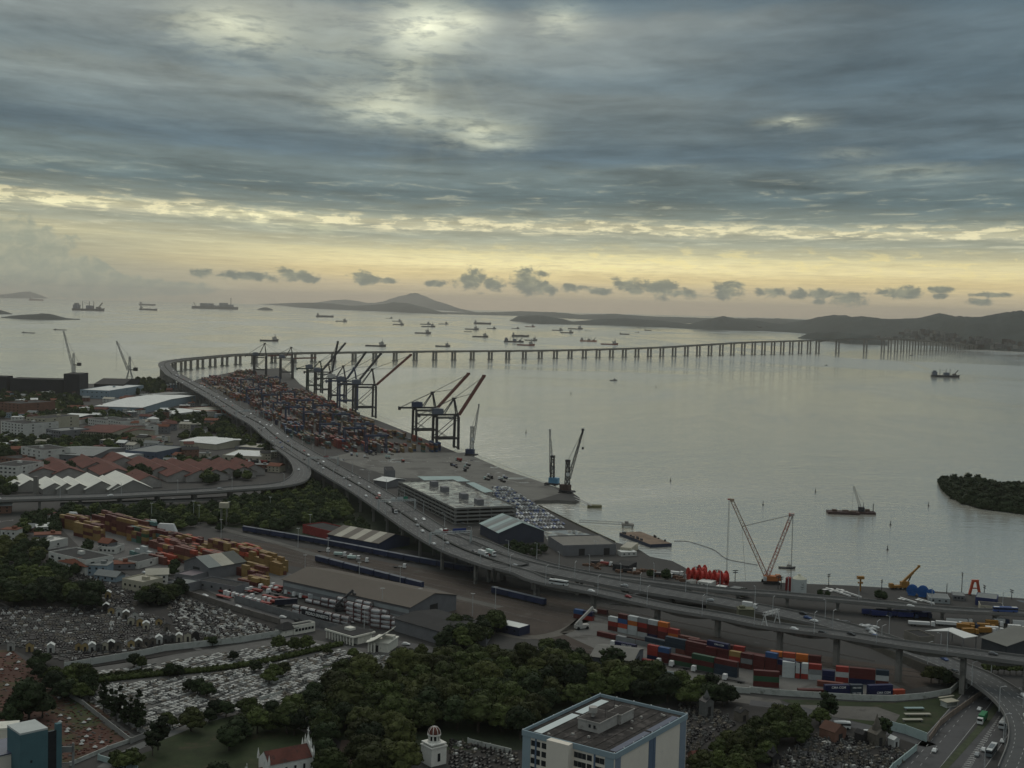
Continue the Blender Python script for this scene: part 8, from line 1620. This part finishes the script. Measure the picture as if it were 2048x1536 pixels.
plot([(1360, 1398), (1440, 1420), (1470, 1450), (1400, 1500), (1370, 1540), (1345, 1500)], ((1360, 1500), (1440, 1440)), 2.9, 2.3, ['cross', 'slab', 'statue', 'statue'], ['grey', 'tan', 'grey', 'dark', 'tan', 'dark'], 'the plot right of the blue block', .85, .6)
plot([(1640, 1470), (1700, 1475), (1790, 1500), (1820, 1510), (1770, 1560), (1560, 1580), (1500, 1570), (1580, 1500)], ((1600, 1540), (1740, 1500)), 2.9, 2.3, ['cross', 'slab', 'statue', 'statue'], ['grey', 'tan', 'grey', 'dark', 'tan', 'dark', 'dark', 'tan', 'grey', 'pale'], 'the old plot beside the avenue', .85, .6)
plot([(900, 1480), (960, 1488), (1040, 1508), (1040, 1560), (900, 1560)], A1, 3, 2.3, ['slab', 'cross'], OLD + ['pale'], 'the plots near the domed chapel', .8, .4)
TOMBS.sort(key=lambda t: t[0].length); mv = {k: (MB()) for k in TM}; NT = 0; NC_ = {}; mmb = MB(); tk = list(TM)
for p, rz, kd, tn, nm in TOMBS:
    x, y = to_px(p)
    if y > 1545: continue
    if NT < 296:
        NT += 1; o = bpy.data.objects.new('tomb', TD[(kd, tn)]); col.objects.link(o); o.location = p; o.rotation_euler.z = rz; o.scale = (1, 1, 1) if kd == 'slab' else (.85, .85, cr_.uniform(.5, .95)); NC_[(tn, kd, nm)] = NC_.get((tn, kd, nm), 0) + 1; tag(o, '%s %s, %s nearest in %s' % (tn, {'slab': 'slab tomb', 'cross': 'tomb with a cross', 'statue': 'tomb with column'}[kd], ordn(NC_[(tn, kd, nm)] - 1), nm), 'tomb', 'tombs in ' + nm)
    else:
        mi = tk.index(tn); mmb.box(p.x, p.y, p.z, 2.2, 1.1, .5 if kd == 'slab' else .8, rz, mi=mi)
        if kd != 'slab': mmb.box(p.x, p.y, p.z + .8, .5, .7, cr_.uniform(.4, 1.2), rz, mi=mi)
tag(mmb.build('tombs', [TM[k] for k in tk]), 'countless further tombs filling the cemetery plots', 'tombs', kind='stuff')
def mausoleum(px, py, rz, w, h, mat, rf, label, spire=0):
    t = thing('mausoleum', label, 'mausoleum', W(px, py), rz, 'mausoleums in the cemetery'); MB().gable(0, 0, 0, w, w, h, h + w * .32, mw=0, mr=1, over=.2).build('wall', [mat, rf], t); MB().box(w / 2 + .0, 0, 0, .1, w * .34, h * .7).build('door', RF_D, t)
    if spire: MB().box(0, 0, h, w * .5, w * .5, spire * .4).cyl((0, 0, h + spire * .4), (0, 0, h + spire), w * .28, .05, 8).build('spire', mat, t)
MA = [(158, 1300), (171, 1302), (184, 1303), (198, 1302), (210, 1300), (222, 1299), (236, 1298), (262, 1294), (277, 1293), (292, 1291), (305, 1289), (318, 1287), (331, 1285), (345, 1283), (358, 1282), (375, 1282), (392, 1278), (212, 1222), (222, 1228), (238, 1232), (252, 1238), (270, 1240), (280, 1252), (292, 1258), (318, 1250), (262, 1250), (102, 1305), (60, 1302), (22, 1300), (216, 1196), (334, 1262)]
mm_ = [TM['tan'], TM['grey'], WALL_C, TM['pale'], M('plaster_ochre', (.30, .22, .10), .85, .15, .3), TM['dark']]; mn = ['tan', 'grey', 'cream', 'pale', 'ochre', 'dark']
for i, (x, y) in enumerate(MA): j = cr_.randrange(6); j = 4 if (x, y) in ((216, 1196), (318, 1250)) else j; mausoleum(x, y, R(-75 + cr_.uniform(-5, 5)), 3.4, 3.4 + cr_.uniform(-.4, .6), mm_[j], [RF_D, TM['grey'], RF_W][i % 3], '%s small house-like mausoleum, %s %s' % (mn[j], ordn(i if i < 17 else i - 17), 'in the row along the cemetery wall' if i < 17 else 'among the old dark plots'))
mausoleum(1787, 1492, R(-60), 3.2, 3.2, TM['white'], RF_W, 'small white house-like tomb with gable near the avenue wall'); mausoleum(1752, 1488, R(-60), 5.2, 5.0, TM['tan'], TM['tan'], 'tall pale tomb tower with pointed spires near the avenue', 8)
mausoleum(1665, 1476, R(-50), 8, 4.2, WALL_B, M('roof_rust', (.10, .05, .035), .9, .2), 'red brown brick chapel with hipped roof among the old tombs'); mausoleum(1412, 1432, R(-60), 4.6, 7, TM['grey'], TM['dark'], 'tall weathered grey tomb tower between two trees', 5); mausoleum(1482, 1440, R(-60), 4.6, 4, TM['tan'], RF_D, 'small gabled chapel with arched door behind the tree avenue', 2)
mausoleum(1722, 1484, R(-50), 4, 4, TM['dark'], RF_D, 'dark square tomb house left of the spired tower', 1.5); mausoleum(1545, 1530, R(-60), 4, 4.2, TM['dark'], RF_D, 'dark roofed tomb house at the bottom beside the tree avenue', 4); mausoleum(1395, 1530, R(20), 6, 4, WALL_B, RF_R, 'low red roofed chapel at the bottom edge beside the block')
# white pots and shelters on the red earth plots
for i, (x, y) in enumerate([(16, 1312), (20, 1309), (3, 1341), (37, 1326), (33, 1340), (47, 1367), (37, 1370), (14, 1372), (70, 1368), (78, 1376), (119, 1397), (100, 1408), (121, 1433), (138, 1439), (168, 1447), (178, 1441), (136, 1460), (134, 1465), (178, 1461), (173, 1475), (165, 1484), (163, 1490), (204, 1487), (190, 1496), (120, 1446)]):
    t = thing('grave_canopy', '%s little white domed grave cover on the red earth' % ordn(i), 'grave cover', W(x, y), 0, 'white grave covers on the red earth plots'); MB().cyl((0, 0, .5), (0, 0, 1.1), 1.0, .25, 10).build('cover', TM['white'], t); MB().box(-.5, 0, 0, .14, .14, .55).box(.5, 0, 0, .14, .14, .55).build('support', TM['grey'], t)
rm = MB()
for i in range(1500):
    x, y = cr_.uniform(-10, 262), cr_.uniform(1305, 1520); p = W(x, y)
    if poly_in((x, y), [(0, 1302), (24, 1302), (80, 1347), (155, 1404), (186, 1408), (258, 1470), (250, 1480), (140, 1518), (0, 1535)]): rm.box(p.x, p.y, 3.05, cr_.uniform(.5, 1.4), cr_.uniform(.3, .6), cr_.uniform(.15, .45), cr_.uniform(-.3, .3), mi=cr_.choice([0, 0, 1, 2]))
tag(rm.build('grave_mounds', [M('mound_earth', (.09, .035, .025), .95, .3), TM['grey'], LAWN]), 'hundreds of low earth grave mounds on the red slope', 'graves', kind='stuff')
# hut and bench racks on the green lot
t = thing('hut', 'small white edged open hut on the green lot beside the avenue wall', 'hut', W(1898, 1412), R(25)); MB().box(0, 0, 0, 7, 4, .3).box(-3.2, 0, .3, .3, 4, 2.2).box(3.2, 0, .3, .3, 4, 2.2).build('frame', WW, t); MB().box(0, 0, 2.5, 7.6, 5, .3).box(2, 4, 2.9, 9, 1.2, .3).build('roof', WALL_C, t)
for i, (x, y) in enumerate([(1828, 1420), (1835, 1432), (1825, 1443)]): t = thing('bench_rack', ['teal topped low table on the green lot', 'longest low bench row on the green lot', 'lowest bench row on the green lot'][i], 'bench', W(x, y), R(5)); MB().box(0, 0, .9, 12 - 3 * (i != 1), 2.0, .25).build('top', RF_T if i == 0 else RF_C, t); MB().box(-4, 0, 0, .4, 1.6, .9).box(4, 0, 0, .4, 1.6, .9).build('leg', WALL_G, t)
for i, (x, y, h) in enumerate([(540, 1030, 15), (620, 1060, 12), (596, 1095, 14), (718, 1175, 16), (764, 1232, 16), (990, 1240, 19), (945, 1232, 13), (387, 1042, 16), (398, 1048, 15), (458, 1040, 15), (303, 1044, 15), (728, 1268, 14), (840, 1218, 12), (800, 1170, 12), (1190, 1110, 10), (442, 1085, 17), (656, 1110, 12), (610, 1140, 10), (878, 1085, 12)]):
    t = thing('light_pole', '%s tall thin pole in the yards between ramp and cemetery' % ordn(i), 'pole', W(x, y), 0, 'thin poles in the yards'); MB().cyl((0, 0, 0), (0, 0, h), .22, .12, 6).build('pole', GALV, t); MB().box(0, 0, h, 2.4, .5, .3).build('crossarm', GALV, t)
# far town specks on the opposite shore
tw = MB(); 
for i in range(420):
    x = cr_.choice([cr_.uniform(1680, 2060), cr_.uniform(1830, 1990), cr_.uniform(1380, 1560)]); yb = interp([(1380, 656), (1560, 661), (1640, 668), (1700, 676), (1800, 681), (1880, 686), (1925, 697), (2048, 704)], x) - cr_.uniform(2, 22 if x > 1800 else 5); 
    B0 = W(x, interp([(1380, 657), (1560, 663), (1620, 669), (1700, 677), (1800, 682), (1880, 687), (1925, 698), (2048, 705)], x), 0); dist = B0.to_2d().length + cr_.uniform(60, 700); q = at_dist(x, yb, dist); zz = max(q.z, 2); w_ = cr_.uniform(12, 40)
    if zz < 95: tw.box(q.x, q.y, max(zz - 14, 0), w_, 15, cr_.uniform(16, 32), cr_.uniform(0, 3), mi=cr_.choice([0, 1, 2]))
tag(tw.build('distant_town', [M('town_pale', (.17, .165, .15), .9), M('town_grey', (.09, .09, .088), .9), M('town_brown', (.08, .065, .055), .9)]), 'pale specks of a town at the foot of the far hills', 'buildings', kind='stuff')
